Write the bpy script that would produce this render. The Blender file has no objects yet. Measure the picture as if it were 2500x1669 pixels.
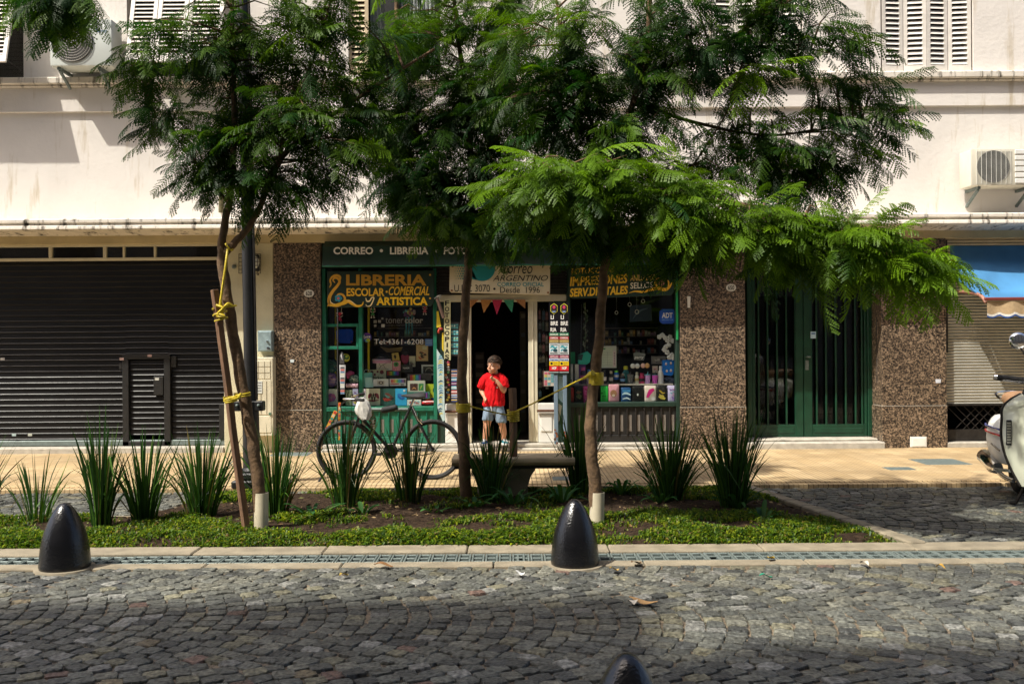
import bpy, bmesh, math, random
import numpy as np
from mathutils import Vector, Matrix
R = math.radians
rnd = random.Random(7)
nr = np.random.RandomState(11)
scene = bpy.context.scene
COL = scene.collection
# ------------------------------------------------------------------ camera
F, H, CX, CY = 2300.0, 1.5, 1250.0, 834.5
ROLL = R(0.4); ca, sa = math.cos(ROLL), math.sin(ROLL)
cam_d = bpy.data.cameras.new('camera'); cam = bpy.data.objects.new('camera', cam_d); COL.objects.link(cam)
cam_d.sensor_width = 36; cam_d.lens = F / 2500 * 36; cam_d.clip_end = 500; cam_d.clip_start = .05
right = Vector((ca, 0, -sa)); up = Vector((sa, 0, ca)); back = right.cross(up)
cam.matrix_world = Matrix((( right.x, up.x, back.x, 0), (right.y, up.y, back.y, 0), (right.z, up.z, back.z, H), (0, 0, 0, 1)))
scene.camera = cam
# ------------------------------------------------------------------ light
SUN = Vector((-1.44, -1.0, 2.44)).normalized()          # towards the sun
world = bpy.data.worlds.new('World'); scene.world = world; world.use_nodes = True
wn = world.node_tree; sky = wn.nodes.new('ShaderNodeTexSky'); sky.sky_type = 'NISHITA'; sky.sun_disc = False
sky.sun_elevation = math.asin(SUN.z); sky.sun_rotation = math.atan2(SUN.x, SUN.y)
bg = wn.nodes['Background']; wn.links.new(sky.outputs[0], bg.inputs[0]); bg.inputs[1].default_value = 0.13; sky.air_density = .8; sky.dust_density = 4.0; sky.ozone_density = .3
sl = bpy.data.lights.new('sun', 'SUN'); sl.energy = 3.7; sl.angle = R(0.6); sl.color = (1, .945, .84)
so = bpy.data.objects.new('sun', sl); COL.objects.link(so); so.rotation_euler = SUN.to_track_quat('Z', 'Y').to_euler()
vs = scene.view_settings; vs.view_transform = 'Standard'; vs.look = 'None'; vs.gamma = 1; vs.exposure = 0.88; vs.use_curve_mapping = False
# ------------------------------------------------------------------ helpers
def P(px, py, Y):
    u = (px - CX) / F * Y; v = (CY - py) / F * Y
    return Vector((u * ca + v * sa, Y, -u * sa + v * ca + H))
def G(px, py, z0=0.0):
    d = P(px, py, 1.0); k = (z0 - H) / (d.z - H)
    return Vector((d.x * k, k, z0))
ORG = {}
def tag(o, label=None, cat=None, group=None, kind=None):
    if label: o['label'] = label
    if cat: o['category'] = cat
    if group: o['group'] = group
    if kind: o['kind'] = kind
    return o
def thing(name, label, cat, loc=(0, 0, 0), group=None, rz=0):
    o = bpy.data.objects.new(name, None); COL.objects.link(o); o.location = loc; o.rotation_euler = (0, 0, rz)
    o.empty_display_size = .1; ORG[o.name] = Vector(loc)
    return tag(o, label, cat, group)
def sub(o): return ORG.get(o.name, Vector((0, 0, 0)))
class MB:
    def __init__(s): s.v = []; s.f = []; s.c = []; s.col = (.8, .8, .8)
    def add(s, vs_, fs, col=None):
        n = len(s.v); s.v += [tuple(v) for v in vs_]; s.f += [tuple(i + n for i in f) for f in fs]
        s.c += [col or s.col] * len(fs); return s
    def box(s, x0, x1, y0, y1, z0, z1, col=None):
        v = [(x0, y0, z0), (x1, y0, z0), (x1, y1, z0), (x0, y1, z0), (x0, y0, z1), (x1, y0, z1), (x1, y1, z1), (x0, y1, z1)]
        return s.add(v, [(0, 3, 2, 1), (4, 5, 6, 7), (0, 1, 5, 4), (1, 2, 6, 5), (2, 3, 7, 6), (3, 0, 4, 7)], col)
    def wbox(s, px0, py0, px1, py1, Yf, d, col=None):
        xm, ym = (px0 + px1) / 2, (py0 + py1) / 2
        return s.box(P(px0, ym, Yf).x, P(px1, ym, Yf).x, Yf, Yf + d, P(xm, py1, Yf).z, P(xm, py0, Yf).z, col)
    def bar(s, a, b, w, h, col=None, upv=(0, 0, 1)):      # square bar between points
        a, b = Vector(a), Vector(b); d = (b - a).normalized(); u = Vector(upv)
        if abs(d.dot(u)) > .98: u = Vector((0, 1, 0))
        r = d.cross(u).normalized() * (w / 2); t = r.cross(d).normalized() * (h / 2)
        v = [a - r - t, a + r - t, a + r + t, a - r + t, b - r - t, b + r - t, b + r + t, b - r + t]
        return s.add(v, [(3, 2, 1, 0), (4, 5, 6, 7), (0, 1, 5, 4), (1, 2, 6, 5), (2, 3, 7, 6), (3, 0, 4, 7)], col)
    def tube(s, pts, r, n=8, col=None, cap=True, closed=False, sx=1.0):
        pts = [Vector(p) for p in pts]; m = len(pts)
        rr = r if isinstance(r, (list, tuple)) else [r] * m
        vs_ = []; prev = None
        for i, p in enumerate(pts):
            if closed: t = pts[(i + 1) % m] - pts[i - 1]
            else: t = pts[min(i + 1, m - 1)] - pts[max(i - 1, 0)]
            t = t.normalized() if t.length > 1e-9 else Vector((0, 0, 1))
            if prev is None:
                u = Vector((0, 1, 0)) if abs(t.y) < .9 else Vector((1, 0, 0))
                u = (u - t * u.dot(t)).normalized()
            else:
                u = prev - t * prev.dot(t); u = u.normalized() if u.length > 1e-6 else t.orthogonal().normalized()
            prev = u; w = t.cross(u)
            for k in range(n):
                a = 2 * math.pi * k / n; vs_.append(p + (u * math.cos(a) + w * math.sin(a) * sx) * rr[i])
        fs = []
        for i in range(m if closed else m - 1):
            j = (i + 1) % m
            for k in range(n): fs.append((i * n + k, i * n + (k + 1) % n, j * n + (k + 1) % n, j * n + k))
        if cap and not closed: fs.append(tuple(range(n - 1, -1, -1))); fs.append(tuple((m - 1) * n + k for k in range(n)))
        return s.add(vs_, fs, col)
    def rings(s, rings, col=None, cap=True):
        n = len(rings[0]); vs_ = [v for r in rings for v in r]; fs = []
        for i in range(len(rings) - 1):
            for k in range(n): fs.append((i * n + k, i * n + (k + 1) % n, (i + 1) * n + (k + 1) % n, (i + 1) * n + k))
        if cap: fs.append(tuple(range(n - 1, -1, -1))); fs.append(tuple((len(rings) - 1) * n + k for k in range(n)))
        return s.add(vs_, fs, col)
    def lathe(s, prof, c, n=20, col=None, cap=True, ax='z'):
        c = Vector(c); rs = []
        for r, z in prof:
            ring = []
            for k in range(n):
                a = 2 * math.pi * k / n; q = (r * math.cos(a), r * math.sin(a), z)
                if ax == 'y': q = (q[0], q[2], q[1])
                if ax == 'x': q = (q[2], q[0], q[1])
                ring.append(c + Vector(q))
            rs.append(ring)
        return s.rings(rs, col, cap)
    def prism(s, poly, y0, y1, col=None):                   # poly of (x,z)
        n = len(poly); v = [(x, y0, z) for x, z in poly] + [(x, y1, z) for x, z in poly]
        return s.add(v, [tuple(range(n)), tuple(range(2 * n - 1, n - 1, -1))] + [(i, i + n, (i + 1) % n + n, (i + 1) % n) for i in range(n)], col)
    def wprism(s, pp, Yf, d, col=None):                     # poly of pixels
        return s.prism([(P(x, y, Yf).x, P(x, y, Yf).z) for x, y in pp], Yf, Yf + d, col)
    def wdisc(s, px, py, rx, ry, Yf, d=.002, col=None, n=20):
        return s.wprism([(px + rx * math.cos(2 * math.pi * k / n), py + ry * math.sin(2 * math.pi * k / n)) for k in range(n)], Yf, d, col)
    def stroke(s, pts, ws, Yf, col=None, d=.002):           # tapered flat stroke, pixels
        pts = smooth(pts, 4); m = len(pts); L = []; Rr = []
        for i, p in enumerate(pts):
            a = pts[max(i - 1, 0)]; b = pts[min(i + 1, m - 1)]; dx, dy = b[0] - a[0], b[1] - a[1]; l = math.hypot(dx, dy) or 1
            t = i / (m - 1) * (len(ws) - 1); k = min(int(t), len(ws) - 2); w = ws[k] + (ws[k + 1] - ws[k]) * (t - k)
            L.append((p[0] - dy / l * w / 2, p[1] + dx / l * w / 2)); Rr.append((p[0] + dy / l * w / 2, p[1] - dx / l * w / 2))
        v = [P(x, y, Yf) for x, y in L] + [P(x, y, Yf) for x, y in Rr]
        return s.add(v, [(i, i + 1, m + i + 1, m + i) for i in range(m - 1)], col)
    def ell(s, c, r, n=14, m=10, col=None, rot=None):
        c = Vector(c); rs = []
        for j in range(m + 1):
            t = math.pi * j / m; t = min(max(t, .03), math.pi - .03); ring = []
            for k in range(n):
                a = 2 * math.pi * k / n; q = Vector((r[0] * math.sin(t) * math.cos(a), r[1] * math.sin(t) * math.sin(a), -r[2] * math.cos(t)))
                if rot: q = rot @ q
                ring.append(c + q)
            rs.append(ring)
        return s.rings(rs, col)
    def text(s, t, px0, py0, px1, py1, Yf, col=(.8, .8, .8), bold=0., shear=0., tilt=0.):
        v, f = glyphs(t, bold, shear)
        out = []
        for x, y in v:
            qx = px0 + x * (px1 - px0); qy = py1 - y * (py1 - py0) + x * tilt
            out.append(P(qx, qy, Yf))
        return s.add(out, f, col)
    def mesh(s, name, off=(0, 0, 0), bevel=0, smooth_ang=None, recalc=True, seg=1):
        me = bpy.data.meshes.new(name); o = Vector(off)
        me.from_pydata([(v[0] - o.x, v[1] - o.y, v[2] - o.z) for v in s.v], [], s.f)
        at = me.attributes.new('Col', 'FLOAT_COLOR', 'FACE')
        at.data.foreach_set('color', np.array([(c[0], c[1], c[2], 1) for c in s.c], dtype=np.float32).ravel())
        if recalc or bevel:
            bm = bmesh.new(); bm.from_mesh(me)
            if recalc: bmesh.ops.recalc_face_normals(bm, faces=bm.faces)
            if bevel:
                bm.edges.ensure_lookup_table()
                es = [e for e in bm.edges if len(e.link_faces) == 2 and e.calc_face_angle(0) > .5]
                bmesh.ops.bevel(bm, geom=es, offset=bevel, segments=seg, affect='EDGES', profile=.6, clamp_overlap=True)
            bm.to_mesh(me); bm.free()
        if smooth_ang is not None:
            me.polygons.foreach_set('use_smooth', [True] * len(me.polygons)); me.set_sharp_from_angle(angle=R(smooth_ang))
        return me
    def build(s, name, mat, parent=None, local=False, label=None, **kw):
        if parent is not None:
            off = (0, 0, 0) if local else ORG_W(parent)
        else:
            a = np.array(s.v); off = ((a[:, 0].min() + a[:, 0].max()) / 2, (a[:, 1].min() + a[:, 1].max()) / 2, a[:, 2].min())
        me = s.mesh(name, off, **kw); me.materials.append(mat)
        o = bpy.data.objects.new(name, me); COL.objects.link(o)
        if parent is not None: o.parent = parent
        else: o.location = off
        if label: o['label'] = label
        return o
def ORG_W(o):
    p = Vector((0, 0, 0))
    while o is not None: p += o.location; o = o.parent
    return p
def smooth(pts, k=4):
    if len(pts) < 3: return pts
    out = []; n = len(pts)
    for i in range(n - 1):
        p0 = pts[max(i - 1, 0)]; p1 = pts[i]; p2 = pts[i + 1]; p3 = pts[min(i + 2, n - 1)]
        for j in range(k):
            t = j / k
            out.append(tuple(.5 * ((2 * b) + (-a + c) * t + (2 * a - 5 * b + 4 * c - d) * t * t + (-a + 3 * b - 3 * c + d) * t ** 3) for a, b, c, d in zip(p0, p1, p2, p3)))
    out.append(tuple(pts[-1])); return out
_g = {}
def glyphs(t, bold=0., shear=0.):
    k = (t, bold, shear)
    if k not in _g:
        cu = bpy.data.curves.new('t', 'FONT'); cu.body = t; cu.offset = bold; cu.shear = shear; cu.resolution_u = 3
        ob = bpy.data.objects.new('t', cu); COL.objects.link(ob)
        me = bpy.data.meshes.new_from_object(ob.evaluated_get(bpy.context.evaluated_depsgraph_get()))
        a = np.array([v.co[:2] for v in me.vertices]); f = [tuple(p.vertices) for p in me.polygons]
        lo, hi = a.min(0), a.max(0); a = (a - lo) / (hi - lo)
        _g[k] = (a.tolist(), f)
        bpy.data.objects.remove(ob); bpy.data.meshes.remove(me); bpy.data.curves.remove(cu)
    return _g[k]
# ------------------------------------------------------------------ materials
def mk(name, col=(.5, .5, .5), rough=.6, metal=0., var=.12, scale=6., bump=0., bscale=60., attr=False, spec=.5, stain=None, coat=0., stretch=None):
    m = bpy.data.materials.new(name); m.use_nodes = True; nt = m.node_tree; N = nt.nodes; L = nt.links
    b = N['Principled BSDF']; b.inputs['Roughness'].default_value = rough; b.inputs['Metallic'].default_value = metal
    b.inputs['Specular IOR Level'].default_value = spec; b.inputs['Coat Weight'].default_value = coat; b.inputs['Coat Roughness'].default_value = .08
    geo = N.new('ShaderNodeNewGeometry'); vec = geo.outputs['Position']
    if stretch:
        mp = N.new('ShaderNodeMapping'); mp.inputs['Scale'].default_value = stretch; L.new(vec, mp.inputs[0]); vec = mp.outputs[0]
    nz = N.new('ShaderNodeTexNoise'); nz.inputs['Scale'].default_value = scale; nz.inputs['Detail'].default_value = 6; L.new(vec, nz.inputs['Vector'])
    mr = N.new('ShaderNodeMapRange'); mr.inputs[1].default_value = .3; mr.inputs[2].default_value = .7; mr.inputs[3].default_value = 1 - var; mr.inputs[4].default_value = 1 + var
    L.new(nz.outputs['Fac'], mr.inputs[0])
    mx = N.new('ShaderNodeVectorMath'); mx.operation = 'SCALE'; L.new(mr.outputs[0], mx.inputs['Scale'])
    if attr:
        at = N.new('ShaderNodeAttribute'); at.attribute_name = 'Col'; L.new(at.outputs['Color'], mx.inputs[0])
    else: mx.inputs[0].default_value = col
    out = mx.outputs[0]
    if stain:                                              # (colour, scale, threshold, (stretch))
        mp2 = N.new('ShaderNodeMapping'); mp2.inputs['Scale'].default_value = stain[3]; L.new(geo.outputs['Position'], mp2.inputs[0])
        n2 = N.new('ShaderNodeTexNoise'); n2.inputs['Scale'].default_value = stain[1]; n2.inputs['Detail'].default_value = 8; n2.inputs['Roughness'].default_value = .65; L.new(mp2.outputs[0], n2.inputs['Vector'])
        r2 = N.new('ShaderNodeMapRange'); r2.inputs[1].default_value = stain[2]; r2.inputs[2].default_value = stain[2] + .14; L.new(n2.outputs['Fac'], r2.inputs[0])
        m2 = N.new('ShaderNodeMix'); m2.data_type = 'RGBA'; L.new(r2.outputs[0], m2.inputs['Factor']); L.new(out, m2.inputs[6]); m2.inputs[7].default_value = (*stain[0], 1); out = m2.outputs[2]
    L.new(out, b.inputs['Base Color'])
    if bump:
        bz = N.new('ShaderNodeTexNoise'); bz.inputs['Scale'].default_value = bscale; bz.inputs['Detail'].default_value = 5; L.new(vec, bz.inputs['Vector'])
        bp = N.new('ShaderNodeBump'); bp.inputs['Strength'].default_value = bump; bp.inputs['Distance'].default_value = .01; L.new(bz.outputs['Fac'], bp.inputs['Height']); L.new(bp.outputs[0], b.inputs['Normal'])
    return m
M = {}
M['paint'] = mk('painted_surface', rough=.55, attr=True, var=.06, scale=12)
M['gloss'] = mk('glossy_plastic', rough=.22, attr=True, var=.05, scale=12)
M['cloth'] = mk('cloth', rough=.9, attr=True, var=.12, scale=30, bump=.25, bscale=90, spec=.2)
M['plaster'] = mk('plaster_wall', (.71, .67, .62), .85, var=.05, scale=2.2, bump=.4, bscale=18, spec=.2, stain=((.50, .43, .32), 2.2, .57, (2.4, 1, .30)))
M['trim'] = mk('weathered_trim', (.68, .63, .55), .85, var=.12, scale=5, bump=.3, bscale=40, spec=.2, stain=((.06, .052, .04), 5, .53, (2.6, 1, .5)))
M['tanplaster'] = mk('tan_plaster', (.50, .42, .25), .85, var=.15, scale=3, bump=.4, bscale=40, spec=.2, stain=((.14, .11, .07), 3, .66, (1, 1, .7)))
M['concrete'] = mk('concrete', (.25, .215, .155), .9, var=.22, scale=7, bump=.5, bscale=70, spec=.2, stain=((.16, .13, .10), 4, .6, (.6, 1.5, 1)))
M['stone'] = mk('step_stone', (.42, .39, .33), .75, var=.2, scale=9, bump=.3, bscale=50, spec=.3, stain=((.12, .11, .09), 5, .6, (.5, 1, 3)))
M['black'] = mk('black_paint', (.012, .012, .012), .45, var=.3, scale=9, bump=.15, bscale=60)
M['dark'] = mk('dark_interior', (.022, .02, .018), .9, var=.3, scale=3, spec=.1)
M['room'] = mk('shop_room', rough=.85, attr=True, var=.3, scale=3, spec=.2)
M['bollard'] = mk('bollard_gloss_black', (.005, .005, .006), .2, var=.3, scale=20, bump=.3, bscale=80, spec=.6, stain=((.05, .047, .04), 11, .68, (1, 1, .8)))
M['green'] = mk('green_paint', (.012, .135, .080), .38, var=.25, scale=8, bump=.1, bscale=40, stain=((.12, .06, .035), 9, .69, (1, 1, 1)))
M['green_door'] = mk('door_green_paint', (.005, .042, .020), .4, var=.25, scale=7, bump=.12, bscale=40, stain=((.16, .10, .06), 7, .72, (1, 1, 1.2)))
M['darkgreen'] = mk('dark_green', (.008, .028, .018), .5, var=.2, scale=8)
M['awngreen'] = mk('awning_green', (.006, .034, .022), .6, var=.3, scale=4, bump=.5, bscale=9, stretch=(1, 1, 3))
M['steel'] = mk('galvanised_steel', (.15, .185, .175), .55, .3, var=.2, scale=14, bump=.1)
M['chrome'] = mk('chrome', (.75, .75, .75), .12, 1., var=.05)
M['iron'] = mk('dark_iron', (.03, .027, .025), .5, .5, var=.4, scale=15, bump=.2)
M['shutter'] = mk('roll_shutter_black', (.0055, .0055, .006), .33, .0, var=.6, scale=3, stain=((.013, .014, .015), 2.6, .58, (1, 1, .9)), bump=.22, bscale=7, spec=.5, stretch=(.4, 1, 2))
M['greyshut'] = mk('roll_shutter_grey', (.42, .41, .36), .45, .3, var=.15, scale=4)
M['white'] = mk('white_enamel', (.72, .72, .68), .4, var=.06, scale=8, stain=((.34, .26, .16), 5, .7, (1, 1, .6)))
M['creamp'] = mk('cream_enamel', (.60, .56, .42), .45, var=.08, scale=8, stain=((.3, .24, .14), 6, .7, (1, 1, .5)))
M['louver'] = mk('louver_paint', (.66, .62, .56), .55, var=.1, scale=9, stain=((.30, .2, .12), 8, .66, (1, 1, .6)))
M['rubber'] = mk('rubber', (.012, .012, .012), .75, var=.2, scale=30)
M['yellow'] = mk('yellow_tape', (.55, .42, .02), .5, var=.25, scale=40, bump=.3, bscale=70)
M['wood'] = mk('rough_timber', (.16, .085, .045), .85, var=.4, scale=9, bump=.7, bscale=30, stretch=(3, 3, .35))
M['pvc'] = mk('pvc_sleeve', (.56, .50, .37), .5, var=.1, scale=8, stain=((.25, .19, .11), 6, .64, (1, 1, .6)))
M['bark'] = mk('bark', (.125, .075, .038), .9, var=.45, scale=16, bump=.8, bscale=45, stain=((.04, .026, .016), 14, .60, (1, 1, 1)))
M['twig'] = mk('twig', (.09, .075, .03), .85, var=.3, scale=20)
M['soil'] = mk('soil', (.034, .022, .014), .95, var=.6, scale=22, bump=2.2, bscale=38, spec=.1, stain=((.085, .06, .035), 26, .64, (1, 1, 1)))
M['skin'] = mk('skin', (.50, .26, .16), .5, var=.06, scale=30, spec=.35)
M['blade'] = None
def leafmat(name, trans=.4, rough=.5):
    m = bpy.data.materials.new(name); m.use_nodes = True; nt = m.node_tree; N = nt.nodes; L = nt.links; N.remove(N['Principled BSDF'])
    at = N.new('ShaderNodeAttribute'); at.attribute_name = 'Col'
    d = N.new('ShaderNodeBsdfDiffuse'); t = N.new('ShaderNodeBsdfTranslucent'); g = N.new('ShaderNodeBsdfGlossy'); g.inputs['Roughness'].default_value = rough
    L.new(at.outputs['Color'], d.inputs['Color'])
    sc_ = N.new('ShaderNodeVectorMath'); sc_.operation = 'MULTIPLY'; sc_.inputs[1].default_value = (1.35, 1.35, .45); L.new(at.outputs['Color'], sc_.inputs[0]); L.new(sc_.outputs[0], t.inputs['Color'])
    a = N.new('ShaderNodeMixShader'); a.inputs[0].default_value = trans; L.new(d.outputs[0], a.inputs[1]); L.new(t.outputs[0], a.inputs[2])
    b = N.new('ShaderNodeMixShader'); b.inputs[0].default_value = .02; L.new(a.outputs[0], b.inputs[1]); L.new(g.outputs[0], b.inputs[2])
    L.new(b.outputs[0], N['Material Output'].inputs[0]); return m
M['leaf'] = leafmat('frond_leaf', .42)
M['blade'] = leafmat('sword_leaf', .22, .35)
M['grass'] = leafmat('grass_blade', .35)
def glassmat(name, tint=(1, 1, 1), refl=1.0):
    m = bpy.data.materials.new(name); m.use_nodes = True; nt = m.node_tree; N = nt.nodes; L = nt.links; N.remove(N['Principled BSDF'])
    t = N.new('ShaderNodeBsdfTransparent'); t.inputs[0].default_value = (*tint, 1); g = N.new('ShaderNodeBsdfGlossy'); g.inputs['Roughness'].default_value = .02
    lw = N.new('ShaderNodeLayerWeight'); lw.inputs[0].default_value = .5; pw = N.new('ShaderNodeMath'); pw.operation = 'POWER'; pw.inputs[1].default_value = 5; L.new(lw.outputs['Facing'], pw.inputs[0]); mu = N.new('ShaderNodeMath'); mu.operation = 'MULTIPLY_ADD'; mu.inputs[1].default_value = .9 * refl; mu.inputs[2].default_value = .03 * refl; L.new(pw.outputs[0], mu.inputs[0])
    x = N.new('ShaderNodeMixShader'); L.new(mu.outputs[0], x.inputs[0]); L.new(t.outputs[0], x.inputs[1]); L.new(g.outputs[0], x.inputs[2]); L.new(x.outputs[0], N['Material Output'].inputs[0]); return m
M['glass'] = glassmat('shop_glass', (.93, .95, .94))
M['film'] = glassmat('clear_film', (.88, .9, .9), 1.6)
def granite():
    m = bpy.data.materials.new('brown_granite'); m.use_nodes = True; nt = m.node_tree; N = nt.nodes; L = nt.links; b = N['Principled BSDF']
    geo = N.new('ShaderNodeNewGeometry'); mp = N.new('ShaderNodeMapping'); mp.inputs['Scale'].default_value = (1.0, 1.0, 1.15); L.new(geo.outputs['Position'], mp.inputs[0])
    nz = N.new('ShaderNodeTexNoise'); nz.inputs['Scale'].default_value = 42; nz.inputs['Detail'].default_value = 4; nz.inputs['Roughness'].default_value = .6; nz.inputs['Distortion'].default_value = .6; L.new(mp.outputs[0], nz.inputs[0])
    cr = N.new('ShaderNodeValToRGB'); e = cr.color_ramp.elements
    e[0].position = .36; e[0].color = (.010, .008, .007, 1); e[1].position = .70; e[1].color = (.42, .31, .215, 1)
    for p_, c_ in ((.44, (.030, .021, .016, 1)), (.50, (.090, .066, .046, 1)), (.57, (.23, .165, .108, 1))): q = e.new(p_); q.color = c_
    L.new(nz.outputs['Fac'], cr.inputs[0])
    n2 = N.new('ShaderNodeTexNoise'); n2.inputs['Scale'].default_value = 1.6; L.new(geo.outputs['Position'], n2.inputs[0])
    mr = N.new('ShaderNodeMapRange'); mr.inputs[3].default_value = .75; mr.inputs[4].default_value = 1.2; L.new(n2.outputs['Fac'], mr.inputs[0])
    mx = N.new('ShaderNodeVectorMath'); mx.operation = 'SCALE'; L.new(cr.outputs[0], mx.inputs[0]); L.new(mr.outputs[0], mx.inputs['Scale']); L.new(mx.outputs[0], b.inputs['Base Color'])
    b.inputs['Roughness'].default_value = .33; return m
M['granite'] = granite()
def tiles():
    m = bpy.data.materials.new('sidewalk_tiles'); m.use_nodes = True; nt = m.node_tree; N = nt.nodes; L = nt.links; b = N['Principled BSDF']
    geo = N.new('ShaderNodeNewGeometry'); vec = geo.outputs['Position']
    def brick(w, h, mort, c1, c2, cm, off=0):
        t = N.new('ShaderNodeTexBrick'); t.offset = off; t.squash = 1; t.inputs['Scale'].default_value = 1; t.inputs['Brick Width'].default_value = w; t.inputs['Row Height'].default_value = h
        t.inputs['Mortar Size'].default_value = mort; t.inputs['Mortar Smooth'].default_value = .3; t.inputs['Color1'].default_value = (*c1, 1); t.inputs['Color2'].default_value = (*c2, 1); t.inputs['Mortar'].default_value = (*cm, 1); L.new(vec, t.inputs[0]); return t
    a = brick(.2, .2, .004, (.40, .285, .145), (.50, .37, .205), (.22, .165, .10))
    r = brick(.05, 50, .006, (1, 1, 1), (.96, .96, .96), (.62, .60, .55))
    mx = N.new('ShaderNodeVectorMath'); mx.operation = 'MULTIPLY'; L.new(a.outputs[0], mx.inputs[0]); L.new(r.outputs[0], mx.inputs[1])
    nz = N.new('ShaderNodeTexNoise'); nz.inputs['Scale'].default_value = 1.3; nz.inputs['Detail'].default_value = 8; L.new(vec, nz.inputs[0])
    mr = N.new('ShaderNodeMapRange'); mr.inputs[1].default_value = .3; mr.inputs[2].default_value = .7; mr.inputs[3].default_value = .72; mr.inputs[4].default_value = 1.15; L.new(nz.outputs['Fac'], mr.inputs[0])
    m2 = N.new('ShaderNodeVectorMath'); m2.operation = 'SCALE'; L.new(mx.outputs[0], m2.inputs[0]); L.new(mr.outputs[0], m2.inputs['Scale']); L.new(m2.outputs[0], b.inputs['Base Color'])
    bp = N.new('ShaderNodeBump'); bp.inputs['Distance'].default_value = .004; L.new(r.outputs['Fac'], bp.inputs['Height']); bp.invert = True; L.new(bp.outputs[0], b.inputs['Normal'])
    b.inputs['Roughness'].default_value = .8; return m
M['tiles'] = tiles()
M['cobble'] = mk('cobblestone', rough=.46, attr=True, var=.7, scale=38, bump=1.6, bscale=48, spec=.4, stain=((.23, .23, .215), 70, .61, (1, 1, 1)))
# ================================================================== GROUND
SW, YF = .05, 12.6                                        # sidewalk height, facade plane
g_fr = 6.90; g_bk = 9.40
kr0 = G(1800, 1190); kr1 = G(2222, 1333)
def gl(Y): return -5.6 if Y < 8.0 else (-3.25 + (Y - 8.0) * .25)
def gr(Y): return kr1.x + (Y - kr1.y) / (kr0.y - kr1.y) * (kr0.x - kr1.x)
def in_garden(x, y, m=0): return g_fr - m < y < g_bk + m and gl(y) - m < x < gr(y) + .14 + m
# street: one sheet of sand plus laid stones in arcs
mb = MB()
JC = (.16, .125, .085)
for q in ([(-60, -30), (60, -30), (60, 2), (-60, 2)], [(-60, 9.7), (60, 9.7), (60, 60), (-60, 60)], [(-60, 2), (-8, 2), (-8, 9.7), (-60, 9.7)], [(8, 2), (60, 2), (60, 9.7), (8, 9.7)]): mb.add([(x, y, -.014) for x, y in q], [(0, 1, 2, 3)], JC)
from mathutils import noise
_nx, _ny = 200, 96
def jz(x, y): return -.014 + (.009 * noise.noise((x * 1.3, y * 1.3, 2)) + .004 * noise.noise((x * 9, y * 9, 4)) if 2.1 < y < 9.6 and abs(x) < 7.9 else 0)
mb.add([(-8 + 16 * i / _nx, 2 + 7.7 * j / _ny, jz(-8 + 16 * i / _nx, 2 + 7.7 * j / _ny)) for j in range(_ny + 1) for i in range(_nx + 1)], [(j * (_nx + 1) + i, j * (_nx + 1) + i + 1, (j + 1) * (_nx + 1) + i + 1, (j + 1) * (_nx + 1) + i) for j in range(_ny) for i in range(_nx) if not (6.32 < 2 + 7.7 * (j + .5) / _ny < 6.78)], JC)
SEG, W = 1.42, .114; r2 = random.Random(3)
pal = [((.142, .146, .124), 36), ((.108, .113, .100), 30), ((.175, .174, .140), 22), ((.20, .19, .130), 8), ((.074, .078, .073), 12), ((.17, .108, .085), 1), ((.22, .18, .11), 1), ((.25, .25, .225), 7)]
pc = [c for c, n in pal for _ in range(n)]
def stone(cx, cy, ang, hw, hd, z):
    c = r2.choice(pc); k = .70 * r2.uniform(.78, 1.25) * (1 + .28 * noise.noise((cx * .7, cy * .9, 7))); c = tuple(min(.5, q * k) for q in c)
    out = []
    n = 12
    for i in range(n):
        a = 2 * math.pi * (i + .5) / n + r2.uniform(-.08, .08); q = 1 / (abs(math.cos(a)) ** 9 + abs(math.sin(a)) ** 9) ** (1 / 9)
        out.append((math.cos(a) * q * hw * r2.uniform(.93, 1.04), math.sin(a) * q * hd * r2.uniform(.93, 1.04)))
    tx, ty = r2.uniform(-.035, .035), r2.uniform(-.035, .035); cs, sn = math.cos(ang), math.sin(ang)
    rs = []
    for sc_, zz in ((1, -.03), (1, -.005), (.94, .0), (.6, .001)):
        ring = []
        for x, y in out:
            x2, y2 = x * sc_, y * sc_; zo = z + zz + x2 * tx + y2 * ty + (r2.uniform(-.002, .002) if sc_ < 1 else 0)
            ring.append((cx + x2 * cs - y2 * sn, cy + x2 * sn + y2 * cs, zo))
        rs.append(ring)
    mb.rings(rs, c)
Y0s = 2.6 - .4
for ci in range(-62, 72):
    y = Y0s + r2.uniform(0, .1)
    while y < 9.62:
        hd = r2.uniform(.038, .054); t = ((y - 4.40) / SEG) % 1.0
        bow = .20 * SEG * (1 - (2 * t - 1) ** 2); slope = .8 * (1 - 2 * t) * 1.0
        x = ci * W + bow + r2.uniform(-.008, .008)
        ok = (y < 6.30 or y > 6.93) and not in_garden(x, y, .07)
        if ok and abs(x) < .30 + y * .62 + .6 and y < 9.58 and (y < 6.3 or abs(x) > 2): stone(x, y, -math.atan(slope) * .75 + r2.uniform(-.07, .07), .0552 * r2.uniform(.9, 1.0), hd * .97, r2.uniform(-.004, .004))
        y += (hd * 2 + .003) * math.cos(math.atan(slope) * .6)
o = mb.build('street', M['cobble'], smooth_ang=50, recalc=False); tag(o, kind='structure')
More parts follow.
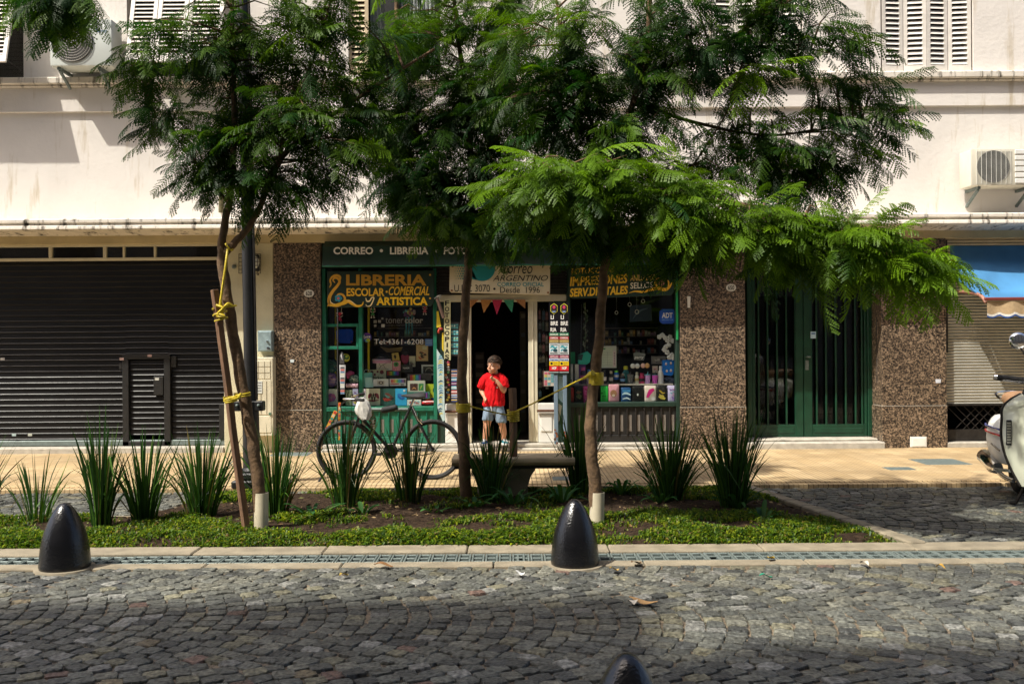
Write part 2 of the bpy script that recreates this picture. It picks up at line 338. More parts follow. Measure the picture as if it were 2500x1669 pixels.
# concrete channel strips and kerbs
mb = MB()
x = -9.0
while x < 10:
    l = rnd.uniform(.9, 1.1); mb.box(x + .004, x + l - .004, 6.675, g_fr, -.05, .018 + rnd.uniform(-.003, .003)); mb.box(x + .2, x + .2 + l - .008, 6.30, 6.435, -.05, .006); x += l
o = mb.build('kerb', M['concrete'], bevel=.008); tag(o, kind='structure')
mb = MB(); n = 9
for i in range(n):
    a = kr1.lerp(kr0, i / n); b = kr1.lerp(kr0, (i + 1) / n - .004); mb.bar(a + Vector((.07, .02, -.01)), b + Vector((.07, .02, -.01)), .13, .08)
for i in range(5): mb.box(-5.6 + i * .48, -5.6 + i * .48 + .474, 8.0, 8.12, -.05, .03)
o = mb.build('garden_kerb', M['concrete'], bevel=.01); tag(o, kind='structure')
# channel floor under the grates
mb = MB(); mb.box(-9, 10, 6.436, 6.674, -.14, -.13); o = mb.build('drain_channel', M['dark']); tag(o, kind='structure')
mb = MB(); mb.box(-30, 30, 9.66, 16, -.2, SW); mb.box(-30, 30, 9.56, 9.655, -.2, SW - .012)
o = mb.build('sidewalk', M['tiles'], bevel=.006); tag(o, kind='structure')
# soil
from mathutils import noise
def soilz(x, y):
    e = min(1, max(0, min(y - g_fr, g_bk - y, x - gl(y) + .05, gr(y) - x) / .15)); return -.004 + e * (.035 + .03 * noise.noise((x * 3, y * 3, 1)) + .012 * noise.noise((x * 14, y * 14, 3)))
mb = MB(); ny, nx = 60, 220; vv = []
for j in range(ny + 1):
    y = g_fr + .005 + (g_bk - g_fr - .01) * j / ny
    for i in range(nx + 1):
        x = gl(y) + (gr(y) - gl(y)) * i / nx; vv.append((x, y, soilz(x, y)))
mb.add(vv, [(j * (nx + 1) + i, j * (nx + 1) + i + 1, (j + 1) * (nx + 1) + i + 1, (j + 1) * (nx + 1) + i) for j in range(ny) for i in range(nx)])
o = mb.build('soil', M['soil'], smooth_ang=60); tag(o, kind='structure')
# drain grates along the street
xs = [G(p_, 1372).x for p_ in (-660, -175, 303, 781, 1260, 1735, 2225, 2715)]; pl = xs[1] - xs[0]
where = ['cut by the left edge of the photo', 'behind the left bollard', 'in front of the timber prop', 'in front of the bicycle and dark shade', 'running behind the middle bollard', 'in front of the right end of the planting bed', 'under the right edge of the photo by the scooter']
gb = None
for i in range(7):
    if i == 0:
        t = MB(); w = (xs[1] - xs[0]) - .008; nc = 15; cw = w / nc
        y0, y1 = 6.442, 6.668
        for c_ in range(nc):
            x0 = c_ * cw; t.box(x0 + .003, x0 + .017, y0, y1, -.02, .004); t.box(x0 + cw - .017, x0 + cw - .003, y0, y1, -.02, .004)
            for ya, yb in ((y0, y0 + .022), (y1 - .022, y1), ((y0 + y1) / 2 - .012, (y0 + y1) / 2 + .012)): t.box(x0 + .018, x0 + cw - .018, ya, yb, -.02, .002)
        gb = t.mesh('drain_grate', ((w) / 2, (y0 + y1) / 2, 0), bevel=.003); gb.materials.append(M['steel'])
    o = bpy.data.objects.new('drain_grate', gb); COL.objects.link(o); o.location = (xs[i] + pl / 2, (6.442 + 6.668) / 2, rnd.uniform(-.002, .003))
    tag(o, 'grey metal drain grate panel, ' + where[i], 'drain grate', 'drain grate panels along the street')
# slotted grates along the sidewalk edge behind the bed
for i, (a, b, lb) in enumerate(((880, 1005, 'behind the bicycle front wheel'), (1012, 1138, 'below the bicycle rear wheel'), (1150, 1290, 'beneath the stone bench'), (1470, 1560, 'between the right trunk and the sword plants'))):
    A_, B_ = G(a, 1190), G(b, 1190); t = MB(); n = int((B_.x - A_.x) / .04)
    t.box(A_.x, B_.x, 9.42, 9.435, -.02, .03); t.box(A_.x, B_.x, 9.54, 9.555, -.02, .03)
    for k in range(n): x = A_.x + (k + .5) * (B_.x - A_.x) / n; t.box(x - .008, x + .008, 9.436, 9.539, -.02, .026)
    o = t.build('slot_grate', M['iron']); tag(o, 'dark slotted iron grate at sidewalk edge ' + lb, 'drain grate', 'slotted grates at the sidewalk edge')
# plates let into the sidewalk
for (a, b, c, d, lb) in ((2262, 1120, 2325, 1134, 'grey metal cover plate in the sidewalk near right granite pillar'), (2172, 1140, 2218, 1147, 'small grey plate in sidewalk nearer the street by the parked scooter'), (655, 1104, 765, 1113, 'long bluish grey cover plate in sidewalk under the bicycle front wheel'), (1350, 1163, 1400, 1172, 'grey plate in the sidewalk behind right tree trunk')):
    p0, p1 = G(a, d, SW), G(b if False else c, b, SW); t = MB(); t.box(p0.x, p1.x, p0.y, max(p0.y + .05, p1.y), SW - .01, SW + .004); t.box(p0.x + .02, p1.x - .02, p0.y + .015, max(p0.y + .05, p1.y) - .015, SW, SW + .007)
    o = t.build('cover_plate', M['steel'], bevel=.002); tag(o, lb, 'cover plate')
# grass
def grass():
    r = np.random.RandomState(5); V = []; C = []
    n = 0; N_ = 230000
    xs_ = r.uniform(-5.6, 3.1, N_); ys = r.uniform(g_fr, g_bk, N_)
    for x, y in zip(xs_, ys):
        if not (gl(y) < x < gr(y)): continue
        nz = noise.noise((x * 1.7, y * 2.2, 5)) + .5 * noise.noise((x * 5, y * 5, 9))
        row = math.exp(-((y - 8.35 - .1 * math.sin(x * 2)) / .42) ** 2)       # bare row of the planting
        d = .50 + nz * 1.35 - row * 1.05 + (.25 if y < 7.25 else 0)
        if r.rand() > d: continue
        L_ = r.uniform(.02, .075) * (1.1 + .5 * nz); a = r.uniform(0, 6.283); lean = r.uniform(.3, 1.1); w = r.uniform(.0025, .0085)
        z = soilz(x, y) - .004; dx, dy = math.cos(a), math.sin(a); px_, py_ = -dy * w, dx * w
        mx, my, mz = x + dx * L_ * .35 * lean, y + dy * L_ * .35 * lean, z + L_ * .5; tx, ty, tz = x + dx * L_ * .95 * lean, y + dy * L_ * .95 * lean, z + L_ * (.72 - .35 * lean)
        V += [(x - px_ * .6, y - py_ * .6, z), (x + px_ * .6, y + py_ * .6, z), (mx + px_, my + py_, mz), (mx - px_, my - py_, mz), (tx, ty, tz)]
        q = r.rand(); b = r.uniform(.75, 1.3)
        c = (.080 * b, .145 * b, .006) if q < .50 else ((.19 * b, .23 * b, .010) if q < .70 else ((.022 * b, .060 * b, .006) if q < .96 else (.20 * b, .14 * b, .05)))
        C += [c, c]; n += 1
    F_ = []
    for i in range(n): k = i * 5; F_ += [(k, k + 1, k + 2, k + 3), (k + 3, k + 2, k + 4)]
    m = MB(); m.v = V; m.f = F_; m.c = C
    o = m.build('grass', M['grass'], recalc=False); tag(o, 'bright green grass patches over dark soil in the planting bed', 'grass', kind='stuff')
grass()
def leaf_litter():
    r = np.random.RandomState(9); t = MB()
    for _ in range(2600):
        x, y = r.uniform(-5.5, 3), r.uniform(g_fr, g_bk)
        if not (gl(y) + .03 < x < gr(y) - .03): continue
        if r.rand() > math.exp(-((y - 8.3) / .6) ** 2) + .15: continue
        l = r.uniform(.008, .035); w = l * r.uniform(.12, .4); a = r.uniform(0, 6.283); dx, dy = math.cos(a), math.sin(a); z = soilz(x, y) + r.uniform(.002, .012); q = r.uniform(-.012, .012)
        t.add([(x - dx * l, y - dy * l, z), (x + dy * w, y - dx * w, z + q), (x + dx * l, y + dy * l, z + q * .5), (x - dy * w, y + dx * w, z + abs(q))], [(0, 1, 2, 3)], [(.20, .12, .05), (.10, .06, .03), (.28, .20, .10), (.05, .035, .02), (.14, .14, .05)][r.randint(5)])
    o = t.build('leaf_litter', M['cloth'], recalc=False); tag(o, 'dry leaf and twig litter strewn over the dark soil of the bed', 'leaf litter', kind='stuff')
leaf_litter()
# bollards
prof = [(.0, .442), (.018, .439), (.034, .430), (.050, .412), (.068, .386), (.088, .350), (.108, .306), (.125, .262), (.139, .215), (.150, .165), (.158, .09), (.162, .04), (.164, .025), (.160, .012), (.163, -.01)]
t = MB(); t.lathe([(max(r, .002), z) for r, z in prof][::-1], (0, 0, 0), 40)
bm_ = t.mesh('bollard', smooth_ang=60); bm_.materials.append(M['bollard'])
for px, Y, lb in ((156, 6.34, 'glossy black bullet bollard at the left, before the sword leaved plants'), (1401, 6.34, 'glossy black bullet bollard in the middle of the drain line'), (1527, 3.2, 'glossy black bollard tip rising from the bottom edge of the photo')):
    o = bpy.data.objects.new('bollard', bm_); COL.objects.link(o); q = P(px, 1000, Y); o.location = (q.x, Y, 0); o.rotation_euler = (0, 0, rnd.uniform(0, 6))
    tag(o, lb, 'bollard', 'black bullet bollards beside the street')
    t = MB(); t.lathe([(.175, -.02), (.2, -.02), (.19, .0075), (.175, .0085)], (q.x, Y, 0), 28)
    o = t.build('mortar_ring', M['concrete'], smooth_ang=30); tag(o, 'mortar ring in the cobbles ' + ('round the left bollard' if px < 500 else ('round the middle bollard' if Y > 5 else 'round the nearest bollard, below the photo')), 'mortar ring', 'mortar rings round the bollards')
# litter and fallen leaves
def litter(px, py, L_, W_, col, nm, lb, cat, ry=0):
    q = G(px, py, .012); t = MB(); n = 7; a = rnd.uniform(0, 6.28); ring = []
    for k in range(8):
        s_ = k / 7; w = W_ * math.sin(math.pi * min(1, s_ * .9 + .06)); zc = .012 * math.sin(s_ * 5 + a) + .012
        for sd in (-1, 0, 1): ring.append((q.x + math.cos(a) * L_ * (s_ - .5) - math.sin(a) * w * sd, q.y + math.sin(a) * L_ * (s_ - .5) + math.cos(a) * w * sd, q.z + zc + .006 * abs(sd)))
    t.add(ring, [(k * 3 + j, k * 3 + 3 + j, k * 3 + 4 + j, k * 3 + 1 + j) for k in range(7) for j in (0, 1)], col)
    o = t.build(nm, M['cloth'], recalc=False, smooth_ang=80); tag(o, lb, cat)
for a in ((936, 1383, .13, .03, (.20, .10, .04), 'fallen_leaf', 'curled brown dry leaf on cobbles below the bicycle', 'leaf'),
          (1554, 1377, .10, .03, (.10, .06, .03), 'fallen_leaf', 'dark brown dry leaf right of the middle bollard', 'leaf'),
          (1570, 1472, .17, .035, (.36, .22, .10), 'fallen_leaf', 'pale tan crumpled leaf on the street in front of middle bollard', 'leaf'),
          (1545, 1474, .09, .03, (.55, .50, .42), 'paper_scrap', 'whitish paper scrap lying beside a tan leaf on the cobbles', 'paper scrap'),
          (1882, 1365, .10, .025, (.42, .28, .03), 'fallen_leaf', 'yellow leaf lying against the drain grate', 'leaf'),
          (1270, 1403, .06, .03, (.75, .75, .72), 'paper_scrap', 'small white paper scrap left of the middle bollard base', 'paper scrap'),
          (1870, 1410, .09, .012, (.01, .35, .22), 'plastic_strip', 'small green plastic strip on the right cobbles', 'litter'),
          (840, 1407, .09, .02, (.38, .27, .06), 'fallen_leaf', 'yellowish leaf on cobbles nearer the street than the brown leaf', 'leaf'),
          (2110, 1378, .12, .02, (.55, .50, .42), 'paper_scrap', 'flat pale scrap on cobbles at the right below the grate', 'paper scrap'),
          (1500, 1393, .07, .02, (.40, .26, .08), 'fallen_leaf', 'small ochre leaf by the mortar ring of middle bollard', 'leaf'),
          (2296, 1387, .06, .02, (.42, .25, .05), 'fallen_leaf', 'small orange leaf on far right cobbles', 'leaf')):
    litter(*a)
# ================================================================== BUILDING
def XX(px, Y=YF, py=780): return P(px, py, Y).x
def ZZ(py, Y=YF, px=1250): return P(px, py, Y).z
ZS = ZZ(186); ZT = ZS + 2.05; ZC0, ZC1 = 2.985, 3.13; ZB = 2.845
bld = thing('building', 'cream plastered street building with granite clad ground floor and shop fronts', 'building', (0, YF, 0))
t = MB()                                                     # upper wall, with window openings
t.box(-11, 11, YF, YF + .3, ZC1 - .02, ZS)
wins = [(-260, 57), (310, 545), (850, 1075), (1735, 1960), (2150, 2376)]
xs_ = [-11] + [XX(q, YF, 90) for w in wins for q in w] + [11]
for i in range(0, len(xs_), 2): t.box(xs_[i], xs_[i + 1], YF, YF + .3, ZS, ZT)
t.box(-11, 11, YF, YF + .3, ZT, ZT + 2.6)
t.build('wall', M['plaster'], bld)
t = MB(); t.box(-11, 11, YF - .045, YF + .001, ZZ(268), ZZ(209)); t.build('wall_band', M['plaster'], bld, bevel=.006)
t = MB(); t.box(-11, 11, YF - .13, YF + .002, ZZ(203), ZS - .004); t.box(-11, 11, YF - .08, YF + .002, ZZ(209), ZZ(203)); t.build('sill_ledge', M['trim'], bld, bevel=.012)
# cornice: moulded profile swept along the front, dipping in a curve on the right
pr = [(0, .16), (.30, .155), (.50, .135), (.53, .12), (.53, .085), (.50, .075), (.505, .05), (.54, .035), (.545, .0), (.53, -.012), (.30, -.012), (.12, -.03), (0, -.03)]
t = MB(); rs = []
for i in range(111):
    x = -11 + i * .2; k = 1 / (1 + math.exp(-(x - 5.55) * 4.5)); b = .05 * math.exp(-((x - 5.3) / .45) ** 2)
    rs.append([(x, YF - d * (1 + .10 * k - b), 2.985 + z - .012 * k) for d, z in pr])
t.rings(rs); t.build('cornice', M['trim'], bld, smooth_ang=35)
t = MB(); t.box(-11, 11, YF - .012, YF + .3, ZB, 2.98); t.build('fascia_beam', M['tanplaster'], bld, bevel=.006)
# ground floor pillars
def pillar(a, b, m, nm, dz=0):
    t = MB(); t.box(XX(a), XX(b), YF, YF + .45, SW - .05, ZB - .002); return t.build(nm, m, bld, bevel=.004)
def gpillar(a, b):
    t = MB(); zz = ZZ(997)
    t.box(XX(a), XX(b), YF - .012, YF + .45, zz + .004, ZB - .003); t.box(XX(a) - .005, XX(b) + .005, YF - .022, YF + .45, SW - .05, zz - .002)
    o = t.build('granite_pillar', M['granite'], bld, bevel=.004)
    t = MB(); t.box(XX(a) - .003, XX(b) + .003, YF - .024, YF + .3, zz - .0015, zz + .0035); t.build('joint', M['stone'], o); return o
t = MB(); t.box(XX(546), XX(668), YF - .004, YF + .45, SW - .05, ZB - .002); t.build('plaster_pillar', mk('pillar_plaster', (.56, .52, .36), .85, var=.12, scale=4, bump=.4, bscale=40, spec=.2, stain=((.17, .14, .09), 5, .66, (1, 1, .7))), bld, bevel=.006)
gpillar(669, 784); gpillar(1660, 1819); gp3 = gpillar(2152, 2309)
t = MB(); t.box(XX(2218), XX(2258), YF - .032, YF - .01, SW + .01, ZZ(1072)); t.box(XX(2222), XX(2254), YF - .036, YF - .03, SW + .02, ZZ(1075)); t.build('vent_plate', M['white'], gp3, bevel=.004)
# dark rooms behind
t = MB()
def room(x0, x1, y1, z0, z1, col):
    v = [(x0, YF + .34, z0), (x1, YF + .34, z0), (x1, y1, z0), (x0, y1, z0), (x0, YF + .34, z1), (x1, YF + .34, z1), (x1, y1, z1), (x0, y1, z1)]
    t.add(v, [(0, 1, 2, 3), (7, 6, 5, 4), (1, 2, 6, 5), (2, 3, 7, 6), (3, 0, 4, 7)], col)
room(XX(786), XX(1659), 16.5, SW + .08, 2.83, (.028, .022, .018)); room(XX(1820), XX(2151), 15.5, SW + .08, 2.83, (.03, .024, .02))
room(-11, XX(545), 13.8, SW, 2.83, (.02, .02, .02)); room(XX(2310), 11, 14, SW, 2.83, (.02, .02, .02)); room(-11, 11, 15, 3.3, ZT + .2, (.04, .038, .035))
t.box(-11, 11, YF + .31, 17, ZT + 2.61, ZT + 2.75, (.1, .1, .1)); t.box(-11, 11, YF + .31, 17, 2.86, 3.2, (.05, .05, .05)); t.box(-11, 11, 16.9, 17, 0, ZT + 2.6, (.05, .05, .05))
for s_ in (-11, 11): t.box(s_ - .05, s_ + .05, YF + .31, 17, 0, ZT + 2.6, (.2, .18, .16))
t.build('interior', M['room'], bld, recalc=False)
# ---- left roll shutter with wicket door and transom
rs_ = MB(); Ys = YF + .22; zt, zb = ZZ(628, Ys), SW + .16
x0, x1 = -11, XX(545, YF)
def slats(t, x0, x1, z0, z1, pitch, Yc, amp):
    n = int(round((z1 - z0) / pitch)); pitch = (z1 - z0) / n; pr = []
    for i in range(n):
        z = z0 + i * pitch
        for dz, dy in ((.0, .4), (.10, -.6), (.16, -1), (.24, -.2), (.30, 0), (.92, .25)): pr.append((Yc + amp * dy, z + pitch * dz))
    v = []
    for x in (x0, x1): v += [(x, y, z) for y, z in pr]
    m = len(pr); t.add(v, [(i, i + 1, m + i + 1, m + i) for i in range(m - 1)])
wx0, wx1 = XX(316, Ys), XX(402, Ys); wz0, wz1 = ZZ(1056, Ys), ZZ(872, Ys)
slats(rs_, x0, wx0 - .05, zb, zt, .077, Ys, .012); slats(rs_, wx1 + .05, x1, zb, zt, .077, Ys, .012); slats(rs_, wx0 - .05, wx1 + .05, wz1 + .07, zt, .077, Ys, .012)
so_ = rs_.build('roll_shutter', M['shutter'], bld, recalc=False)
t = MB(); slats(t, wx0, wx1, wz0, wz1, .075, Ys - .01, .013); wd = t.build('wicket_door', M['shutter'], so_, recalc=False)
t = MB(); t.box(wx0 - .085, wx0, Ys - .05, Ys + .02, zb - .08, wz1 + .01); t.box(wx1, wx1 + .085, Ys - .05, Ys + .02, zb - .08, wz1 + .01); t.box(wx0 - .085, wx1 + .085, Ys - .05, Ys + .02, wz1 + .012, wz1 + .075); t.box(wx0 - .085, wx1 + .085, Ys - .05, Ys + .02, zb - .10, zb - .02)
t.box(wx0 - .13, wx0 - .087, Ys - .045, Ys - .005, wz1 - .12, wz1 - .04); t.box(wx1 + .087, wx1 + .16, Ys - .03, Ys - .005, wz1 - .1, wz1 + .05); t.box(wx1 - .14, wx1 - .01, Ys - .05, Ys - .02, wz0 + .55, wz0 + .8)
t.build('wicket_frame', M['black'], wd, bevel=.005)
t = MB(); t.box(x0, x1, Ys - .035, Ys + .02, SW + .08, zb - .004); t.build('bottom_rail', M['steel'], so_, bevel=.01)
t = MB(); t.box(x1 - .12, x1 - .005, Ys - .05, Ys - .012, SW + .16, ZZ(980, Ys)); t.build('guide_rail', M['black'], so_, bevel=.006)
for a, b, c_ in ((6, 876, (.5, .5, .5)), (297, 876, (.5, .35, .32)), (365, 868, (.45, .3, .27)), (383, 925, (.5, .5, .45)), (34, 1061, (.35, .45, .45)), (73, 1061, (.4, .42, .36))):
    t = MB(); t.wbox(a - 5, b - 3, a + 5, b + 3, Ys - .055, .004, c_); t.build('sticker_scrap', M['paint'], so_)
t = MB(); t.box(-11, x1, YF - .02, YF + .4, SW - .06, SW + .075); t.build('threshold', M['stone'], bld, bevel=.01)
t = MB(); Yt = YF + .08
for a, b in ((589, 595), (622, 629)): t.box(-11, x1, Yt, Yt + .06, ZZ(b, Yt), ZZ(a, Yt))
for a, b in ((119, 127), (252, 260), (300, 305), (376, 381), (-40, -32)): t.box(XX(a, Yt), XX(b, Yt), Yt + .004, Yt + .055, ZZ(622, Yt) + .001, ZZ(595, Yt) - .001)
tf = t.build('transom_window', M['creamp'], bld, bevel=.004)
t = MB(); t.box(-11, x1, Yt + .03, Yt + .034, ZZ(622, Yt), ZZ(595, Yt)); t.build('pane', M['glass'], tf)
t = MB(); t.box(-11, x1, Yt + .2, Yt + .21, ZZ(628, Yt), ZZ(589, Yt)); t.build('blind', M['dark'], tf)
# ---- right roll shutter, lattice gate
t = MB(); xr0, xr1 = XX(2311), 10.9; Yr = YF + .1; zr = ZZ(984, Yr, 2400)
n = 0; pr = []; z = zr
while z < 2.83: pr += [(Yr - .010, z), (Yr - .006, z + .010), (Yr + .008, z + .020), (Yr - .006, z + .031)]; z += .0405
v = [(x, y, z) for x in (xr0, xr1) for y, z in pr]; m_ = len(pr); t.add(v, [(i, i + 1, m_ + i + 1, m_ + i) for i in range(m_ - 1)])
ro = t.build('roll_shutter', M['greyshut'], bld, recalc=False, smooth_ang=70)
t = MB(); t.box(xr0, xr1, Yr - .02, Yr + .01, zr - .03, zr - .002); t.build('bottom_rail', M['iron'], ro)
t = MB(); t.box(xr0, xr0 + .05, Yr - .03, Yr + .02, ZZ(860, Yr, 2400), 2.83); t.build('guide_rail', M['black'], ro)
t = MB(); z0, z1 = SW + .1, zr - .04; k = xr0 + .03
while k < xr1 + .8:
    for sg in (1, -1):
        a = Vector((k, Yr + .02 + sg * .006, z0)); b = Vector((k + sg * (z1 - z0), Yr + .02 + sg * .006, z1))
        if a.x > xr0 - 1 and min(a.x, b.x) >= xr0 - .02: t.tube([a, b], .006, 5)
    k += .115
t.box(xr0, xr1, Yr - .005, Yr + .03, z0 - .02, z0 + .13); t.box(xr0, xr0 + .04, Yr - .004, Yr + .03, z0 + .131, z1); t.build('lattice_gate', M['iron'], bld)
t = MB(); t.box(xr0 - .02, xr1, YF - .02, YF + .4, SW - .06, SW + .07); t.build('threshold', M['stone'], bld, bevel=.012)
# ---- green double door
Yd = YF + .36; dz0 = SW + .12; dd = None
t = MB(); t.box(XX(1815), XX(2156), YF - .06, YF + .5, SW - .06, SW + .085); t.box(XX(1822), XX(2150), YF + .1, YF + .5, SW + .086, SW + .115); t.build('doorstep', M['stone'], bld, bevel=.014)
t = MB(); X = lambda q: XX(q, Yd, 900)
t.box(X(1824), X(1836), Yd - .02, Yd + .08, dz0, 2.8); t.box(X(2118), X(2136), Yd - .02, Yd + .08, dz0, 2.8); t.box(X(1836), X(2118), Yd - .01, Yd + .08, 2.62, 2.8)
df = t.build('door_frame', M['green_door'], bld, bevel=.006)
for (a, b, bars) in ((1837, 1961, (1853, 1875, 1898, 1921, 1943)), (1963, 2117, (1995, 2018, 2042, 2066, 2090, 2106))):
    t = MB(); zp = ZZ(1036, Yd, 1980)
    sl_, sr_ = (7, 18) if a < 1900 else (20, 6)
    t.box(X(a), X(a + sl_), Yd, Yd + .05, dz0, 2.615); t.box(X(b - sr_), X(b), Yd, Yd + .05, dz0, 2.615)
    t.box(X(a + sl_), X(b - sr_), Yd + .003, Yd + .045, dz0, zp); t.box(X(a + sl_), X(b - sr_), Yd + .003, Yd + .045, 2.5, 2.615)
    t.box(X(a + sl_) + .03, X(b - sr_) - .03, Yd - .004, Yd + .01, dz0 + .05, zp - .05)
    for q in bars: t.box(X(q) - .012, X(q) + .012, Yd + .01, Yd + .035, zp, 2.5)
    lf = t.build('door_leaf', M['green_door'], bld, bevel=.004)
    t = MB(); t.box(X(a + sl_), X(b - sr_), Yd + .06, Yd + .065, zp, 2.5); t.build('pane', M['glass'], lf)
    if a > 1900:
        t = MB(); t.box(X(1966), X(1974), Yd - .012, Yd, ZZ(908, Yd), ZZ(884, Yd)); t.tube([(X(1968), Yd - .05, ZZ(876, Yd)), (X(1976), Yd - .05, ZZ(876, Yd))], .012, 8); t.tube([(X(1968), Yd - .05, ZZ(876, Yd)), (X(1968), Yd, ZZ(876, Yd))], .008, 6); t.build('handle', M['steel'], lf)
        t = MB(); t.wbox(1979, 809, 1992, 826, Yd - .004, .002, (.45, .62, .72)); t.wbox(1981, 812, 1990, 816, Yd - .006, .002, (.1, .2, .4)); t.build('sticker', M['paint'], lf)
t = MB(); t.box(X(2137), XX(2151) - .001, Yd - .2, Yd - .195, ZZ(940, Yd), ZZ(780, Yd), (.05, .05, .05))
for k in range(8): t.box(X(2140), X(2146), Yd - .205, Yd - .2, ZZ(842 - k * 7, Yd), ZZ(845 - k * 7, Yd) + .03, (.45, .42, .36))
t.build('intercom_panel', M['paint'], bld)
# ---- shop front
Yg = YF + .16                                             # glazing plane
t = MB(); t.box(XX(785), XX(1660), YF - .09, YF + .4, SW - .06, SW + .04); t.box(XX(786), XX(1659), YF - .03, YF + .4, SW + .041, SW + .095); t.build('shop_step', M['stone'], bld, bevel=.014)
t = MB(); t.box(XX(785), XX(1660), YF + .05, YF + .3, ZZ(650), ZB - .003); t.build('shop_lintel', M['darkgreen'], bld)
def shopwin(nm, x0, x1, ysill, frame_m, base_m, bars, bcol):
    t = MB(); zs = ZZ(ysill, YF)
    t.box(XX(x0), XX(x0 + 9), YF + .03, YF + .2, SW + .1, ZZ(652)); t.box(XX(x1 - 9), XX(x1), YF + .03, YF + .2, SW + .1, ZZ(652)); t.box(XX(x0 + 9), XX(x1 - 9), YF + .03, YF + .2, zs - .06, zs)
    w = t.build(nm, frame_m, bld, bevel=.005)
    t = MB(); t.box(XX(x0 + 9), XX(x1 - 9), Yg, Yg + .005, zs, ZZ(652)); t.build('pane', M['glass'], w)
    t = MB(); zb = ZZ(1064)
    t.box(XX(x0 + 9), XX(x1 - 9), YF + .05, YF + .1, SW + .1, zb); t.box(XX(x0 + 9), XX(x1 - 9), YF + .06, YF + .1, zb, zs - .061); 
    t.build('base_panel', base_m, w, bevel=.006)
    n = bars; xa, xb = XX(x0 + 9) + .02, XX(x1 - 9) - .02
    for k in range(n):
        x = xa + (xb - xa) * (k + .5) / n; t = MB(); t.box(x - .018, x - .006, YF + .035, YF + .06, zb, zs - .075, bcol); t.build('slat', M['gloss'], w)
    for k in range(n):
        x = xa + (xb - xa) * (k + .5) / n; t = MB()
        for j in range(20):
            for i_ in range(3):
                xx, z = x + .012 + i_ * .014, zb + .05 + j * (zs - zb - .22) / 20; t.box(xx, xx + .0085, YF + .056, YF + .061, z, z + .010, (.26, .23, .2))
        t.build('perforated_panel', M['paint'], w)
    return w, zs
wl, zsl = shopwin('shop_window', 785, 1066, 991, M['green'], M['green'], 11, (.012, .13, .08))
wr_, zsr = shopwin('shop_window', 1384, 1660, 984, M['darkgreen'], M['black'], 12, (.03, .026, .024))
t = MB(); t.box(XX(874), XX(883), YF + .04, YF + .15, zsl, ZZ(652)); t.build('mullion', M['green'], wl, bevel=.004)
t = MB()
for a, b in ((787, 794), (842, 850)): t.box(XX(786), XX(873), YF + .06, YF + .14, ZZ(b), ZZ(a))
t.box(XX(786), XX(791), YF + .065, YF + .135, ZZ(842), ZZ(794)); t.box(XX(867), XX(873), YF + .065, YF + .135, ZZ(842), ZZ(794)); t.build('casement_frame', M['green'], wl, bevel=.004)
t = MB(); t.box(XX(1651), XX(1656), YF + .01, YF + .03, ZZ(832), ZZ(655)); t.build('corner_trim', mk('bright_green_trim', (.02, .30, .09), .4), wr_)
# display shelves
Yi0, Yi1 = YF + .22, YF + .95
t = MB()
t.box(XX(794), XX(1057), Yi0 - .01, Yi1, zsl - .09, zsl - .07, (.2, .2, .19)); zml = ZZ(947, YF + .36); t.box(XX(794), XX(996), YF + .28, Yi1, zml - .025, zml, (.07, .06, .05))
t.box(XX(1394), XX(1651), Yi0 - .01, Yi1, zsr - .09, zsr - .07, (.2, .2, .19)); zmr = ZZ(938, YF + .34); t.box(XX(1394), XX(1651), YF + .30, Yi1, zmr - .02, zmr, (.5, .44, .36))
t.box(XX(794), XX(1057), Yi1 + .005, Yi1 + .02, zsl, 1.7, (.035, .028, .022)); t.box(XX(1394), XX(1651), Yi1 + .005, Yi1 + .02, zsr, 1.75, (.02, .02, .02))
t.build('display_shelves', M['room'], bld)
# door jambs and white side panels
t = MB(); t.box(XX(1134), XX(1149), YF + .06, YF + .28, SW + .1, ZZ(735)); t.box(XX(1290), XX(1312), YF + .06, YF + .28, SW + .1, ZZ(735)); t.box(XX(1141), XX(1144), YF + .05, YF + .06, SW + .1, ZZ(735)); t.box(XX(1299), XX(1303), YF + .05, YF + .06, SW + .1, ZZ(735))
t.box(XX(1066), XX(1384), YF + .05, YF + .29, ZZ(735) + .001, ZZ(718)); t.build('door_jamb', M['creamp'], bld, bevel=.006)
for a, b in ((1085, 1133), (1313, 1352)):
    t = MB(); t.box(XX(a), XX(b), YF + .03, YF + .12, SW + .1, ZZ(985)); t.box(XX(a) + .03, XX(b) - .03, YF + .018, YF + .04, SW + .25, ZZ(1012)); t.build('side_panel', M['white'], bld, bevel=.006)
    t = MB(); t.tube([(XX(a) - .02, YF + .0, ZZ(1003)), (XX(b) + .08, YF + .0, ZZ(1003))], .018, 8); t.build('rusty_bolt', mk('rust', (.10, .045, .025), .85, var=.5, scale=25, bump=.6), bld)
    t = MB(); t.box(XX(a), XX(b), YF + .13, YF + .14, ZZ(985), ZZ(735)); t.build('pane', M['glass'], bld)
for a, b in ((1066, 1084), (1353, 1384)): t = MB(); t.box(XX(a), XX(b), YF + .06, YF + .25, SW + .1, ZZ(735)); t.build('shop_pier', M['darkgreen'], bld)
# corrugated box of the raised shop shutter above the door
t = MB(); z = ZZ(716)
while z < ZZ(652): t.box(XX(1066), XX(1384), YF + .02, YF + .045, z, z + .03); z += .042
t.build('shutter_box', M['iron'], bld)
